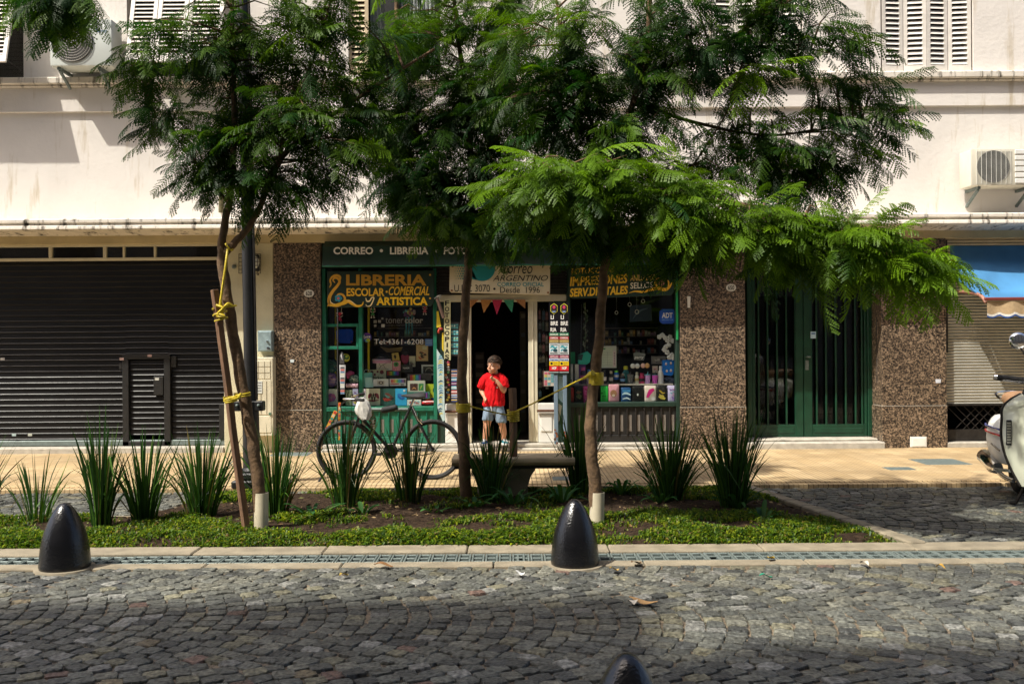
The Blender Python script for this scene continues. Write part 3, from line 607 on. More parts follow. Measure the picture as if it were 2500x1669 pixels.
# ---- upper windows
def louver(t, a, b, c, d, n, th=.03, st=.05):             # quad corners a(top l) b(top r) c(bottom r) d(bottom l)
    a, b, c, d = map(Vector, (a, b, c, d)); nn = (b - a).cross(d - a).normalized()
    if nn.y > 0: nn = -nn
    wv = (b - a).normalized(); dn = (d - a).normalized(); wd_, hd_ = (b - a).length, (d - a).length
    def pc_(u0, u1, v0, v1, o0=0., o1=0., thick=th):
        p = [a + wv * u + dn * v + nn * o for u, v, o in ((u0, v0, o0), (u1, v0, o0), (u1, v1, o1), (u0, v1, o1))]
        q = [x - nn * thick for x in p]; t.add(p + q, [(0, 1, 2, 3), (7, 6, 5, 4), (0, 4, 5, 1), (1, 5, 6, 2), (2, 6, 7, 3), (3, 7, 4, 0)])
    pc_(0, st, 0, hd_); pc_(wd_ - st, wd_, 0, hd_); pc_(st, wd_ - st, 0, st); pc_(st, wd_ - st, hd_ - st * 1.9, hd_)
    H_ = hd_ - st * 2.9; p_ = H_ / n
    for k in range(n): v = st + k * p_; pc_(st, wd_ - st, v + p_ * .12, v + p_ * .88, -.028, .004, .008)
for i, (a, b) in enumerate(wins):
    xa, xb = XX(a, YF, 90), XX(b, YF, 90); t = MB(); Yw = YF + .12
    t.box(xa, xa + .06, Yw, Yw + .08, ZS, ZT); t.box(xb - .06, xb, Yw, Yw + .08, ZS, ZT); t.box(xa + .06, xb - .06, Yw, Yw + .08, ZT - .06, ZT); t.box(xa + .06, xb - .06, Yw, Yw + .08, ZS, ZS + .05)
    fm = mk('window_frame_brown', (.09, .06, .035), .6) if i in (0, 1) else M['louver']
    if i == 2: t.box(XX(941), XX(978), Yw - .02, Yw + .1, ZS + .051, ZT - .061)
    w = t.build('window', fm if i != 2 else M['black'], bld, bevel=.005)
    t = MB(); t.box(xa + .06, xb - .06, Yw + .05, Yw + .054, ZS + .05, ZT - .06); t.build('pane', M['glass'], w)
    if i in (0, 1):                                       # shutters swung out from the top
        if i == 0: rg = ((-255, -130), (-128, 13))
        else: rg = ((305, 372), (374, 448), (450, 536))
        for (p0, p1) in rg:
            t = MB(); yo = .50; zb_ = P(p1, 150, YF - yo).z
            xa2, xb2 = XX(p0, YF - yo, 150), XX(p1, YF - yo, 150)
            louver(t, (xa2, YF - .02, ZT - .1), (xb2, YF - .02, ZT - .1), (xb2, YF - yo, zb_), (xa2, YF - yo, zb_), 34 if False else 30); sh = t.build('shutter', M['louver'], w)
        t = MB(); t.tube([(xb - .03, YF, ZS + .12), (xb - .12 if i == 0 else xb - .03, YF - .46, ZS + .22)], .008, 6); t.build('stay_rod', M['iron'], w)
    elif i == 2:
        t = MB(); xs2 = XX(852), XX(903); louver(t, (xs2[0], YF + .05, ZT - .08), (xs2[1], YF + .05, ZT - .08), (xs2[1], YF + .05, ZS + .03), (xs2[0], YF + .05, ZS + .03), 26); t.build('shutter', mk('tan_louver', (.52, .42, .27), .6), w)
        t = MB(); x0, x1 = XX(903), XX(1070); n = 90; v = []
        for k in range(n + 1):
            x = x0 + (x1 - x0) * k / n; y = Yw + .12 + .03 * math.sin(k * 1.15) + .012 * math.sin(k * .37)
            v += [(x, y, ZS), (x, y, ZT)]
        t.add(v, [(2 * k, 2 * k + 2, 2 * k + 3, 2 * k + 1) for k in range(n)], (.55, .55, .56)); t.build('curtain', M['cloth'], w, recalc=False, smooth_ang=80)
    else:
        n = 2 if i == 3 else 4; e = [xa + .02 + (xb - xa - .04) * k / 4 for k in range(5)]
        for k in range(4):
            dy = .05 if k % 2 == 0 else 0; t = MB()
            louver(t, (e[k] + .004, YF + .01 + .035 * (k % 2), ZT - .05), (e[k + 1] - .004, YF + .045 - .035 * (k % 2), ZT - .05), (e[k + 1] - .004, YF + .045 - .035 * (k % 2), ZS + .02), (e[k] + .004, YF + .01 + .035 * (k % 2), ZS + .02), 27); t.build('shutter', M['louver'], w)
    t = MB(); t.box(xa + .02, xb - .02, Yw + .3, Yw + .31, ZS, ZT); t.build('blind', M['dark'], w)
# ---- air conditioners
def aircon(nm, px0, py0, px1, py1, dep, fanc, fanr, lb, style):
    Yf = YF - dep - .06; q = P((px0 + px1) / 2, py1, Yf)
    r = thing(nm, lb, 'air conditioner', (q.x, YF - dep / 2, q.z))
    X0, X1 = P(px0, py0, Yf).x, P(px1, py0, Yf).x; Z0, Z1 = P((px0 + px1) / 2, py1, Yf).z, P((px0 + px1) / 2, py0, Yf).z
    t = MB(); t.box(X0, X1, Yf, YF - .06, Z0, Z1); t.build('casing', mk('aircon_casing', (.62, .66, .62) if style == 0 else (.60, .57, .47), .4, var=.05), r, bevel=.022, seg=2, smooth_ang=40)
    c = P(*fanc, Yf); rad = fanr / F * Yf
    t = MB(); t.lathe([(rad, 0), (rad * 1.03, -.006), (rad * 1.05, .012)], (c.x, Yf - .006, c.z), 40, ax='y', cap=False); t.lathe([(.0015, -.003), (rad, -.003)], (c.x, Yf, c.z), 40, ax='y', cap=False); fan = t.build('fan_opening', mk('fan_dark', (.05, .05, .045), .6), r, recalc=False)
    t = MB()
    if style == 0:
        for k in range(7): rr = rad * (.22 + .78 * k / 6); t.tube([(c.x + rr * math.cos(a * math.pi / 20), Yf - .022, c.z + rr * math.sin(a * math.pi / 20)) for a in range(40)], .0042, 4, closed=True)
        for k in range(60):
            a = 2 * math.pi * k / 60; t.tube([(c.x + rad * .2 * math.cos(a), Yf - .02, c.z + rad * .2 * math.sin(a)), (c.x + rad * math.cos(a + .25), Yf - .02, c.z + rad * math.sin(a + .25))], .0013, 3)
        t.build('grille', mk('grille_grey', (.34, .33, .30), .5), fan)
        t = MB(); t.lathe([(.004, -.034), (rad * .15, -.032), (rad * .17, -.02)], (c.x, Yf, c.z), 20, ax='y'); t.build('hub_cap', M['white'], fan, smooth_ang=40)
        t = MB(); t.text('Surrey', px0 + 112, py0 + 24, px0 + 140, py0 + 35, Yf - .002, (.05, .16, .34), .01); t.build('lettering', M['paint'], r, recalc=False)
    else:
        for k in range(34): zz = c.z - rad * 1.1 + k * rad * 2.2 / 33; t.tube([(c.x - rad * 1.12, Yf - .012, zz), (c.x + rad * 1.12, Yf - .012, zz)], .0014, 3)
        for k in range(8): xx = c.x - rad * 1.1 + k * rad * 2.2 / 7; t.tube([(xx, Yf - .014, c.z - rad * 1.1), (xx, Yf - .014, c.z + rad * 1.1)], .003, 4)
        t.build('grille', mk('grille_white', (.55, .55, .5), .5), fan)
        t = MB(); xx = P(2477, py0, Yf).x
        for k in range(6): z = Z0 + .03 + k * .075; t.box(xx, X1 - .03, Yf - .012, Yf - .001, z, z + .06)
        t.build('vent_louvers', M['white'], r, bevel=.008)
        t = MB(); t.wbox(2482, 368, 2508, 387, Yf - .004, .003, (.55, .45, .36)); t.text('BGH', 2486, 376, 2502, 385, Yf - .006, (.12, .1, .08)); t.build('badge', M['paint'], r)
    for xx in (X0 + (X1 - X0) * .12, X0 + (X1 - X0) * .78):
        t = MB(); t.bar((xx, YF, Z0 - .02), (xx, Yf + .03, Z0 - .02), .035, .035); t.bar((xx, YF, Z0 - .22), (xx, Yf + .06, Z0 - .04), .03, .03); t.build('bracket', M['steel'], r)
    return r
aircon('air_conditioner', 121, 47, 272, 161, .34, (176, 101), 49, 'white air conditioner with round spiral fan grille beside left louvred shutters', 0)
aircon('air_conditioner', 2370, 362, 2560, 453, .32, (2425, 407), 38, 'cream air conditioner above the cornice at the right edge', 1)
# pipes and cables on the wall
for pts, rad, nm, lb in (([(289, 130), (300, 150), (312, 200), (330, 235)], .008, 'drain_hose', 'thin grey drain hose hanging on the wall below left air conditioner'),):
    t = MB(); t.tube(smooth([P(a, b, YF - .14) for a, b in pts], 4), rad, 6); o = t.build(nm, M['iron']); tag(o, lb, 'hose')
t = MB(); t.tube([P(540, 460, YF - .03), P(540, 519, YF - .03)], .035, 12); o = t.build('downspout', M['twig'], smooth_ang=50); tag(o, 'short stained pipe end above the cornice behind left trunk', 'pipe')

# ---- unseen building added behind the camera to shade cobbles and darken glass reflections
ob_ = thing('building', 'plain grey building added across the street, unseen, shading cobbles and darkening reflections', 'building', (0, -4, 0))
t = MB(); t.box(-26, 26, -9, -4, 0, 18.6); t.build('wall', mk('opposite_plaster', (.26, .24, .21), .9, var=.15, scale=1), ob_)
rq = random.Random(12); x = -26
while x < 26: w_ = rq.uniform(1.2, 3.4); t = MB(); t.box(x, x + w_ - .01, -6, -4.02, 18.6, rq.uniform(22.3, 23.7) if x < -14.5 else rq.uniform(19.0, 21.4)); t.build('shade_parapet', M['concrete'], ob_); x += w_  # stepped heights shaped to cast an uneven shade edge on the near cobbles
for fl_ in range(7):
    for k in range(9):
        x = -18 + k * 4.4; z = 1 + fl_ * 3.1; t = MB(); t.box(x - .6, x + .6, -4.02, -3.94, z, z + 1.9); t.build('window', M['black'], ob_)
# ================================================================== SIGNS, AWNINGS, WALL FITTINGS
YEL = (.72, .42, .02); WHT = (.78, .76, .70); TEA = (.01, .22, .24); BLK = (.012, .012, .012)
# green shop awning with lettering
r = thing('shop_awning', 'dark green canvas awning lettered CORREO LIBRERIA above the stationery shop', 'awning', (XX(1220), YF - .1, ZZ(645)))
t = MB(); n = 60; xa, xb = XX(788, YF - .2), XX(1657, YF - .2); v = []
for k in range(n + 1):
    x = xa + (xb - xa) * k / n; w = .006 * math.sin(k * 1.7) + .004 * math.sin(k * .6)
    v += [(x, YF + .02, ZZ(583, YF)), (x, YF - .16 + w, ZZ(598, YF - .16)), (x, YF - .17 + w * .5, ZZ(624, YF - .17)), (x, YF - .25 + w, ZZ(645, YF - .25)), (x, YF - .235 + w, ZZ(645, YF - .25) - .006)]
t.add(v, [(5 * k + j, 5 * k + j + 5, 5 * k + j + 6, 5 * k + j + 1) for k in range(n) for j in range(4)]); t.build('canvas', M['awngreen'], r, recalc=False, smooth_ang=50)
t = MB(); t.tube([(xa, YF - .235, ZZ(645, YF - .25) - .006), (xb, YF - .235, ZZ(645, YF - .25) - .006)], .012, 8); t.build('hem_bar', M['green'], r)
t = MB(); Yt = YF - .182
for s_, a, b in (('CORREO', 814, 911), ('LIBRERIA', 952, 1046), ('FOTOCOPIAS', 1083, 1224)): t.text(s_, a, 603, b, 621, Yt, WHT, .03)
for q in (931, 1065): t.wdisc(q, 612, 4, 4, Yt, .001, WHT, 12)
t.build('lettering', M['paint'], r, recalc=False)
# hand painted sign, left
def sign(nm, lb, poly, Yf, d, mat_, col):
    c = P(sum(p[0] for p in poly) / len(poly), max(p[1] for p in poly), Yf)
    r = thing(nm, lb, 'sign', (c.x, Yf, c.z)); t = MB(); t.wprism(poly, Yf, d, col); t.build('panel', mat_, r, bevel=.004); return r
r = sign('painted_sign', 'dark green sign with golden filigree lettering LIBRERIA ESCOLAR COMERCIAL y ARTISTICA', [(799, 662), (1060, 660), (1060, 738), (1052, 748), (807, 751), (799, 744)], YF - .04, .02, M['paint'], (.006, .022, .013))
Ys = YF - .043; t = MB()
t.text('LIBRERIA', 845, 670, 1041, 697, Ys, (.48, .25, .02), .035); t.text('ESCOLAR', 846, 703, 939, 723, Ys, YEL, .03); t.text('COMERCIAL', 949, 699, 1048, 721, Ys, YEL, .02, .3)
t.text('ARTISTICA', 919, 725, 1044, 745, Ys, (.82, .50, .01), .035); t.wdisc(944, 712, 2.6, 2.6, Ys, .001, YEL)
t.build('lettering', M['paint'], r, recalc=False)
t = MB(); GO = (.66, .34, .03); LG = (.85, .68, .35)
t.stroke([(893, 727), (896, 735), (903, 734), (907, 727), (913, 727), (909, 738), (904, 746), (896, 747), (893, 743)], [2, 4, 3, 3, 3, 2, 1], Ys, LG)
t.stroke([(818, 690), (813, 684), (817, 678), (825, 680), (829, 688), (823, 698), (813, 710), (805, 724), (804, 738), (812, 744), (826, 745), (838, 738), (842, 728), (836, 719), (826, 718), (820, 726)], [2, 5, 6, 7, 8, 8, 6, 5, 2], Ys, GO)
t.stroke([(829, 684), (830, 676), (822, 672), (812, 675), (806, 684), (808, 694), (804, 702)], [5, 6, 5, 4, 2], Ys, GO)
t.stroke([(804, 746), (822, 744), (838, 740), (850, 735), (860, 741), (872, 747), (884, 744), (887, 736)], [3, 7, 9, 8, 6, 4, 1], Ys - .001, (.78, .44, .02)); t.stroke([(848, 734), (858, 736), (868, 744)], [1, 2, 1], Ys - .002, LG)
t.stroke([(806, 730), (808, 738), (818, 743)], [1, 2, 1], Ys - .002, LG); t.stroke([(800, 748), (804, 738), (803, 728)], [2, 4, 1], Ys, GO)
for a in range(5): t.wdisc(826 + 5.5 * math.cos(a * 1.257), 728 + 5 * math.sin(a * 1.257), 4, 4, Ys - .003, .001, (.03, .26, .38), 10)
t.wdisc(826, 728, 3, 3, Ys - .005, .001, (.6, .12, .14), 10)
t.build('filigree', M['paint'], r, recalc=False)
for q in (671, 728): t = MB(); t.wdisc(1050, q, 2.5, 2.5, Ys, .001, GO, 8); t.build('screw', M['paint'], r)
# centre post office sign
r = sign('post_office_sign', 'cream sign with teal disc reading U.P.C 3070 Desde 1996 over the doorway', [(1098, 647), (1343, 644), (1343, 716), (1338, 720), (1102, 714), (1097, 710)], YF - .10, .03, M['paint'], (.56, .48, .32))
Ys = YF - .104; t = MB()
t.wdisc(1177, 655, 32, 31, Ys, .001, TEA, 36)
t.text('Correo', 1222, 640, 1300, 668, Ys, BLK, .0, .25); t.text('ARGENTINO', 1203, 672, 1338, 686, Ys, BLK, .0, .3, -.5); t.text('CORREO OFICIAL', 1214, 689, 1328, 699, Ys, TEA, .01); t.text('U.P.C 3070', 1109, 695, 1196, 712, Ys, BLK, .0); t.text('Desde  1996', 1221, 700, 1318, 715, Ys, BLK, .0); t.wdisc(1207, 705, 3, 3, Ys, .001, BLK, 10)
for i in range(6):
    for j in range(6): t.wdisc(1139 - j * 5.6 + (i % 2) * 2.5, 650 + i * 6, max(.5, 2.9 - j * .42), max(.5, 2.9 - j * .42), Ys, .001, TEA, 8)
t.wprism([(1150, 652), (1165, 684), (1150, 681)], Ys, .001, TEA)
t.build('lettering', M['paint'], r, recalc=False)
t = MB()
for a, b in ((1103, 709), (1338, 714), (1105, 650)): t.wdisc(a, b, 3, 2.6, Ys - .001, .001, (.22, .09, .03), 8)
t.build('rust_spots', M['paint'], r)
# right painted sign
r = sign('painted_sign', 'dark green sign with golden lettering IMPRESIONES SERV.DIGITALES ANILLADOS SELLOS', [(1389, 655), (1645, 645), (1645, 714), (1638, 721), (1396, 729), (1389, 722)], YF - .04, .02, M['paint'], (.006, .026, .015))
Ys = YF - .043; t = MB()
t.text('IMPRESIONES', 1391, 676, 1532, 699, Ys, YEL, .035, .12, -8); t.text('SERV.DIGITALES', 1391, 704, 1533, 725, Ys, (.78, .46, .02), .035, .12, -7); t.text('FOTOCOPIAS', 1395, 655, 1500, 670, Ys, YEL, .02, .1, -5)
t.text('ANILLADOS', 1539, 671, 1600, 686, Ys, (.62, .42, .08), .01, 0, -2); t.text('SELLOS', 1539, 690, 1594, 705, Ys, (.75, .68, .5), .015, 0, -3); t.build('lettering', M['paint'], r, recalc=False)
t = MB(); t.stroke([(1536, 715), (1550, 711), (1570, 712), (1590, 707), (1606, 703), (1622, 707), (1634, 701), (1640, 690)], [1, 3, 5, 7, 9, 8, 5, 2], Ys, (.78, .42, .02)); t.stroke([(1606, 703), (1600, 692), (1604, 682), (1614, 678)], [5, 6, 5, 2], Ys - .001, (.7, .38, .02)); t.stroke([(1632, 700), (1632, 688), (1624, 680)], [4, 4, 1], Ys - .001, (.7, .38, .02))
for a in range(5): t.wdisc(1615 + 4.5 * math.cos(a * 1.257), 691 + 4.5 * math.sin(a * 1.257), 3.4, 3.4, Ys - .003, .001, (.62, .22, .22), 10)
t.wdisc(1615, 691, 2.4, 2.4, Ys - .005, .001, (.5, .3, .1), 8); t.build('filigree', M['paint'], r, recalc=False)
# house numbers
for px, py, s_, lb in ((754, 716, '628', 'oval white number plate reading 628 on the granite left of the shop'), (1785, 702, '650', 'oval white number plate reading 650 on the granite beside the green door')):
    r = thing('house_number', lb, 'number plate', tuple(P(px, py + 9, YF - .03))); t = MB(); t.wdisc(px, py, 12.5, 9.2, YF - .022, .008, (.7, .68, .6), 28); t.build('plate', M['gloss'], r, bevel=.002)
    t = MB(); t.text(s_, px - 7.5, py - 5.5, px + 7.5, py + 5.5, YF - .024, BLK, .02); t.build('digits', M['paint'], r, recalc=False)
for (px, py, w, h_, c_, nm, lb, cat) in ((1682, 737, 8, 28, (.7, .68, .6), 'intercom_plate', 'narrow white plate on the granite left of the green door', 'plate'), (713, 881, 10, 7, (.6, .68, .7), 'paper_sticker', 'torn whitish sticker on left granite pillar', 'sticker'), (2291, 930, 13, 9, (.6, .63, .7), 'paper_sticker', 'pale sticker on the far right granite pillar', 'sticker')):
    t = MB(); t.wprism([(px - w / 2, py - h_ / 2), (px + w / 2, py - h_ / 2), (px + w / 2 - 1, py + h_ / 2), (px - w / 2 + 1, py + h_ / 2)], YF - .022, .01, c_); o = t.build(nm, M['paint']); tag(o, lb, cat)
# caged wall lamp
r = thing('wall_lamp', 'caged bulkhead lamp on the plaster pillar behind the black lamp post', 'wall lamp', tuple(P(610, 668, YF))); t = MB(); t.wbox(590, 622, 632, 662, YF - .05, .05); t.build('base', M['black'], r, bevel=.01)
t = MB(); c = P(622, 640, YF - .1); t.ell(c, (.06, .05, .085)); t.build('glass_globe', mk('lamp_glass', (.7, .72, .68), .2), r, smooth_ang=60)
t = MB()
for k in range(8): a = 583 + k * 7.6; t.tube([P(a, 620, YF), P(a, 620, YF - .15), P(a, 667, YF - .15), P(a, 667, YF)], .004, 5)
for k in range(6): b = 620 + k * 9.4; t.tube([P(583, b, YF), P(583, b, YF - .15), P(636, b, YF - .15), P(636, b, YF)], .004, 5)
t.ell(P(630, 670, YF - .1), (.012, .012, .012), 8, 6); t.build('cage', M['iron'], r)
t = MB(); t.lathe([(.03, 0), (.03, -.02), (.012, -.03), (.012, -.012), (.002, -.012)], P(572, 651, YF - .004), 16, ax='y'); o = t.build('doorbell', M['steel'], smooth_ang=40); tag(o, 'round metal doorbell socket on plaster left of the lamp post', 'doorbell')
# wall boxes
r = thing('meter_box', 'small grey metal meter box with lock on the plaster pillar', 'meter box', tuple(P(647, 858, YF - .05)))
t = MB(); t.wbox(629, 807, 664, 858, YF - .12, .12); t.wbox(631, 809, 662, 856, YF - .13, .012); t.build('casing', mk('box_blue_grey', (.27, .36, .38), .45, .2, var=.2, scale=20), r, bevel=.006)
t = MB(); t.lathe([(.022, -.0), (.022, -.012), (.012, -.014), (.012, -.006), (.002, -.006)], P(655, 850, YF - .13), 14, ax='y'); t.lathe([(.014, 0), (.014, -.02), (.002, -.022)], P(653, 833, YF - .13), 10, ax='y'); t.build('lock', M['chrome'], r, smooth_ang=40)
r = thing('utility_cabinet', 'tall cream utility cabinet with paper notices below the grey meter box', 'utility cabinet', tuple(P(643, 1062, YF - .1)))
t = MB(); t.wbox(617, 872, 667, 1064, YF - .16, .16); t.build('casing', M['creamp'], r, bevel=.008)
t = MB(); t.wbox(618, 880, 660, 925, YF - .168, .01); t.wbox(618, 927, 662, 1012, YF - .166, .01); t.wbox(618, 1015, 662, 1056, YF - .166, .01); t.build('door', M['creamp'], r, bevel=.004)
t = MB()
for a, b, c, d in ((618, 894, 658, 895), (618, 909, 658, 910), (630, 882, 631, 924), (645, 882, 646, 924), (636, 930, 637, 1010), (650, 930, 651, 1010), (618, 980, 640, 981)): t.wbox(a, b, c, d, YF - .171, .004, (.25, .22, .15))
t.wbox(618, 930, 640, 960, YF - .172, .004, (.55, .58, .55))
for k in range(4): t.wbox(625, 933 + k * 6.5, 638, 935 + k * 6.5, YF - .174, .002, (.2, .2, .2))
t.wbox(656, 1007, 662, 1013, YF - .174, .006, (.05, .12, .07)); t.build('notices', M['paint'], r)
# blue awning on the right
r = thing('blue_awning', 'faded blue canvas awning with scalloped valance over grey roller shutter', 'awning', (6.9, YF - .5, 2.0))
xw = XX(2318, YF, 640); zt_ = 2.74; Yb = YF - .95; xf = P(2403, 735, Yb).x; zf = P(2450, 728, Yb).z
t = MB(); ns = 24; v = []; nx_ = 30
for j in range(ns + 1):
    k = j / ns; y = YF - .02 + (Yb - YF + .02) * k; z = zt_ + (zf - zt_) * k - .13 * math.sin(math.pi * k)
    for i in range(nx_ + 1):
        u = i / nx_; xl = xw + (xf - xw) * k + .10 * math.sin(math.pi * k) * 0; v.append((xl + (10.4 - xl) * u, y, z + .022 * math.sin(u * 17 + k * 5) * math.sin(math.pi * k)))
t.add(v, [(j * (nx_ + 1) + i, j * (nx_ + 1) + i + 1, (j + 1) * (nx_ + 1) + i + 1, (j + 1) * (nx_ + 1) + i) for j in range(ns) for i in range(nx_)], (.05, .19, .38)); 
v = [(xw, YF - .02, zt_)] ; 
k_ = []
for j in range(ns + 1):
    k = j / ns; k_.append((xw + (xf - xw) * k, YF - .02 + (Yb - YF + .02) * k, zt_ + (zf - zt_) * k - .13 * math.sin(math.pi * k)))
t.add(k_ + [(xw, YF - .04, zt_ - .42)], [(j, j + 1, ns + 1) for j in range(ns)], (.045, .17, .34))
t.build('canvas', mk('blue_canvas', rough=.7, attr=True, var=.22, scale=2.2), r, recalc=False, smooth_ang=60)
t = MB(); t.box(xf, 10.4, Yb - .02, Yb + .015, zf - .028, zf + .012, (.17, .04, .03)); t.build('front_bar', M['gloss'], r, bevel=.008)
t = MB(); v = []; n = 160
for k in range(n + 1):
    x = xf + .03 + (10.4 - xf) * k / n; ph = (x - xf) / .19; zb = zf - .21 - .035 * abs(math.sin(ph * math.pi)); y = Yb + .0 + .012 * math.sin(x * 17)
    v += [(x, y, zf - .036), (x, y, zb + .045), (x, y - .001, zb + .018), (x, y - .001, zb)]
t.v = v
for k in range(n):
    for j, c_ in enumerate(((.46, .34, .20), (.66, .64, .58), (.03, .09, .30))): t.f.append((4 * k + j, 4 * k + j + 4, 4 * k + j + 5, 4 * k + j + 1)); t.c.append(c_)
t.build('valance', M['cloth'], r, recalc=False)
t = MB(); t.tube(smooth([(xw - .02, YF - .01, 2.55), (xw + .02, YF - .2, 2.5), (xw + .12, YF - .45, 2.2), (xw + .2, YF - .6, 2.08)], 4), .018, 8); t.tube(smooth([P(2338, 712, YF - .1), P(2370, 714, YF - .5), P(2395, 722, Yb + .1), (xf + .02, Yb, zf - .05)], 4), .022, 8); t.build('folding_arm', mk('arm_paint', (.28, .13, .09), .6, var=.3, scale=20), r, smooth_ang=50)
# bunting pennants
r = thing('bunting', 'string of coloured triangular pennants hanging across the shop doorway', 'bunting', tuple(P(1215, 768, YF + .05)))
for a, b, tip, c_, sp in ((1146, 1169, (1147, 753), (.42, .20, .08), 1), (1173, 1202, (1181, 764), (.40, .19, .06), 0), (1201, 1227, (1213, 768), (.42, .03, .08), 0), (1228, 1255, (1250, 763), (.05, .26, .16), 0), (1257, 1283, (1282, 753), (.44, .22, .10), 1)):
    t = MB(); t.wprism([(a, 731), (b, 731), tip], YF + .03, .003, c_)
    if sp:
        for k in range(5): t.wdisc(a + 6 + 4 * (k % 3), 735 + 5 * (k // 3), 1, 1, YF + .028, .001, (.2, .06, .03), 6)
    t.build('pennant', M['cloth'], r)
t = MB(); t.tube([P(1140, 731, YF + .032), P(1290, 731, YF + .032)], .004, 5, (.4, .35, .3)); t.build('string', M['cloth'], r)
# double board sign stand
Yk = YF - .16
r = thing('sign_stand', 'black double board stand reading LIBRERIA ESCOLAR COTILLON on blue steel legs', 'sign stand', tuple(P(1366, 1084, Yk)))
for dx in (0, 24.6):
    a, b = 1340.5 + dx, 1364.5 + dx; t = MB(); t.wbox(a, 738, b, 912, Yk, .03, (.010, .009, .012)); bd = t.build('board', M['gloss'], r)
    t = MB(); Y2 = Yk - .003; m_ = (a + b) / 2
    def band(y0, y1, c_): t.wbox(a + .6, y0, b - .6, y1, Y2, .003, c_)
    hx = [(m_, 740), (m_ + 8.5, 746), (m_ + 8.5, 760), (m_, 767), (m_ - 8.5, 760), (m_ - 8.5, 746)]; t.wprism(hx, Y2, .002, (.6, .55, .03)); t.wprism([(m_ + (x - m_) * .86, 753.5 + (y - 753.5) * .88) for x, y in hx], Y2 - .002, .002, (.015, .008, .014)); t.wprism([(m_, 744), (m_ + 4, 749.5), (m_, 755), (m_ - 4, 749.5)], Y2 - .004, .002, (.5, .04, .12)); t.wbox(m_ - 4, 759, m_ + 4, 762, Y2 - .004, .002, (.25, .35, .6)); t.build('emblem', M['paint'], bd, recalc=False); t = MB()
    t.text('LI', a + 4, 769, a + 11.5, 779, Y2 - .001, WHT, .02); t.text('BRE', a + 4, 784, b - 2.5, 794, Y2 - .001, WHT, .02); t.text('RIA', a + 3.5, 799.5, b - 6, 809.5, Y2 - .001, WHT, .02)
    for y0, y1, c_, s_ in ((812.5, 819.8, (.012, .20, .09), 'ESCOLAR'), (821, 828.3, (.42, .02, .04), 'COMERCIAL'), (829, 836.2, (.36, .25, .07), 'ARTISTICA'), (867, 873.5, (.36, .015, .09), 'COTILLON')): band(y0, y1, c_); t.text(s_, a + 2.5, y0 + 1.4, b - 2, y1 - 1.4, Y2 - .002, WHT if s_ != 'ARTISTICA' else (.55, .45, .2), .02)
    band(837.5, 865.5, (.62, .68, .70)); t.text('FOTOCOPIAS', a + 2.5, 839, b - 2.5, 843, Y2 - .002, BLK, .02); t.text('IMPRESIONES', a + 2.5, 860, b - 2.5, 864, Y2 - .002, BLK, .02); t.stroke([(a + 3, 849), (a + 8, 845), (a + 14, 849), (a + 20, 846)], [2, 5, 4, 2], Y2 - .002, (.04, .30, .36)); t.stroke([(a + 4, 857), (a + 8, 853), (a + 12, 856)], [2, 4, 2], Y2 - .002, (.08, .34, .42)); t.wdisc(a + 15, 855, 5.5, 4, Y2 - .003, .001, (.01, .05, .07), 12)
    band(874.2, 881, (.62, .66, .72)); t.text('Impresa', a + 2, 875, b - 2, 880.5, Y2 - .002, (.02, .12, .35), .03, .2)
    band(882, 892.3, (.75, .52, .01)); t.wdisc(a + 6, 887, 3, 3, Y2 - .002, .001, BLK, 10); t.text('Correo', a + 11, 883.5, b - 3.5, 887, Y2 - .002, BLK); t.text('Argentino', a + 11, 888, b - 3, 891.5, Y2 - .002, BLK)
    band(893, 905, (.55, .01, .02)); t.text('HOP', a + 7, 895, b - 6, 901.5, Y2 - .002, WHT, .05); band(907.5, 909.5, (.35, .42, .42))
    t.build('poster', M['paint'], bd, recalc=False)
for a in (1353, 1375):
    t = MB(); t.wbox(a, 912.5, a + 9.5, 1084, Yk + .01, .05, (.13, .19, .25)); lg = t.build('leg', M['paint'], r, bevel=.004)
    t = MB(); q = (.20, .075, .035)
    for k in range(7): y_ = 1040 + 44 * rnd.random() ** .6; t.wdisc(a + rnd.uniform(1.5, 8), y_ - 3, rnd.uniform(1, 3), rnd.uniform(2, 5), Yk + .008, .0015, q, 8)
    t.build('rust_patches', M['cloth'], lg)
t = MB(); t.wprism([(1363.5, 918), (1374, 918), (1374, 983), (1370, 980), (1363.5, 972)], Yk + .075, .004, (.40, .58, .62)); t.wprism([(1363.5, 985), (1372, 990), (1366, 1025), (1363.5, 1030)], Yk + .075, .004, (.55, .52, .38)); t.build('back_panel', M['paint'], r)
# vertical banners at the left of the door
r = thing('copies_banner', 'narrow cream vertical banner with black letters spelling FOTOCOPIAS beside door', 'banner', tuple(P(1091, 880, YF - .03))); t = MB(); t.wprism([(1084, 733), (1100, 730), (1100, 879), (1084, 876)], YF - .03, .01, (.52, .50, .28)); t.build('panel', M['paint'], r)
t = MB()
for k, ch in enumerate('FOTOCOPIAS'):
    yb = 735 + k * 14.8 if k < 5 else 796 + (k - 5) * 16.6
    yb = 734 + k * 14.6; t.text(ch, 1086 if ch != 'I' else 1090, yb, 1097 if ch != 'I' else 1093.5, yb + 11.5, YF - .032, BLK, .03)
t.build('lettering', M['paint'], r, recalc=False)
r = thing('folded_board', 'tall pointed board with blue and yellow streaks standing beside the left window', 'board', tuple(P(1076, 1030, YF - .06))); t = MB(); t.wprism([(1066, 851), (1083, 878), (1086, 1026), (1081, 1028), (1068, 995)], YF - .07, .02, (.42, .56, .56)); t.build('panel', M['paint'], r)
t = MB()
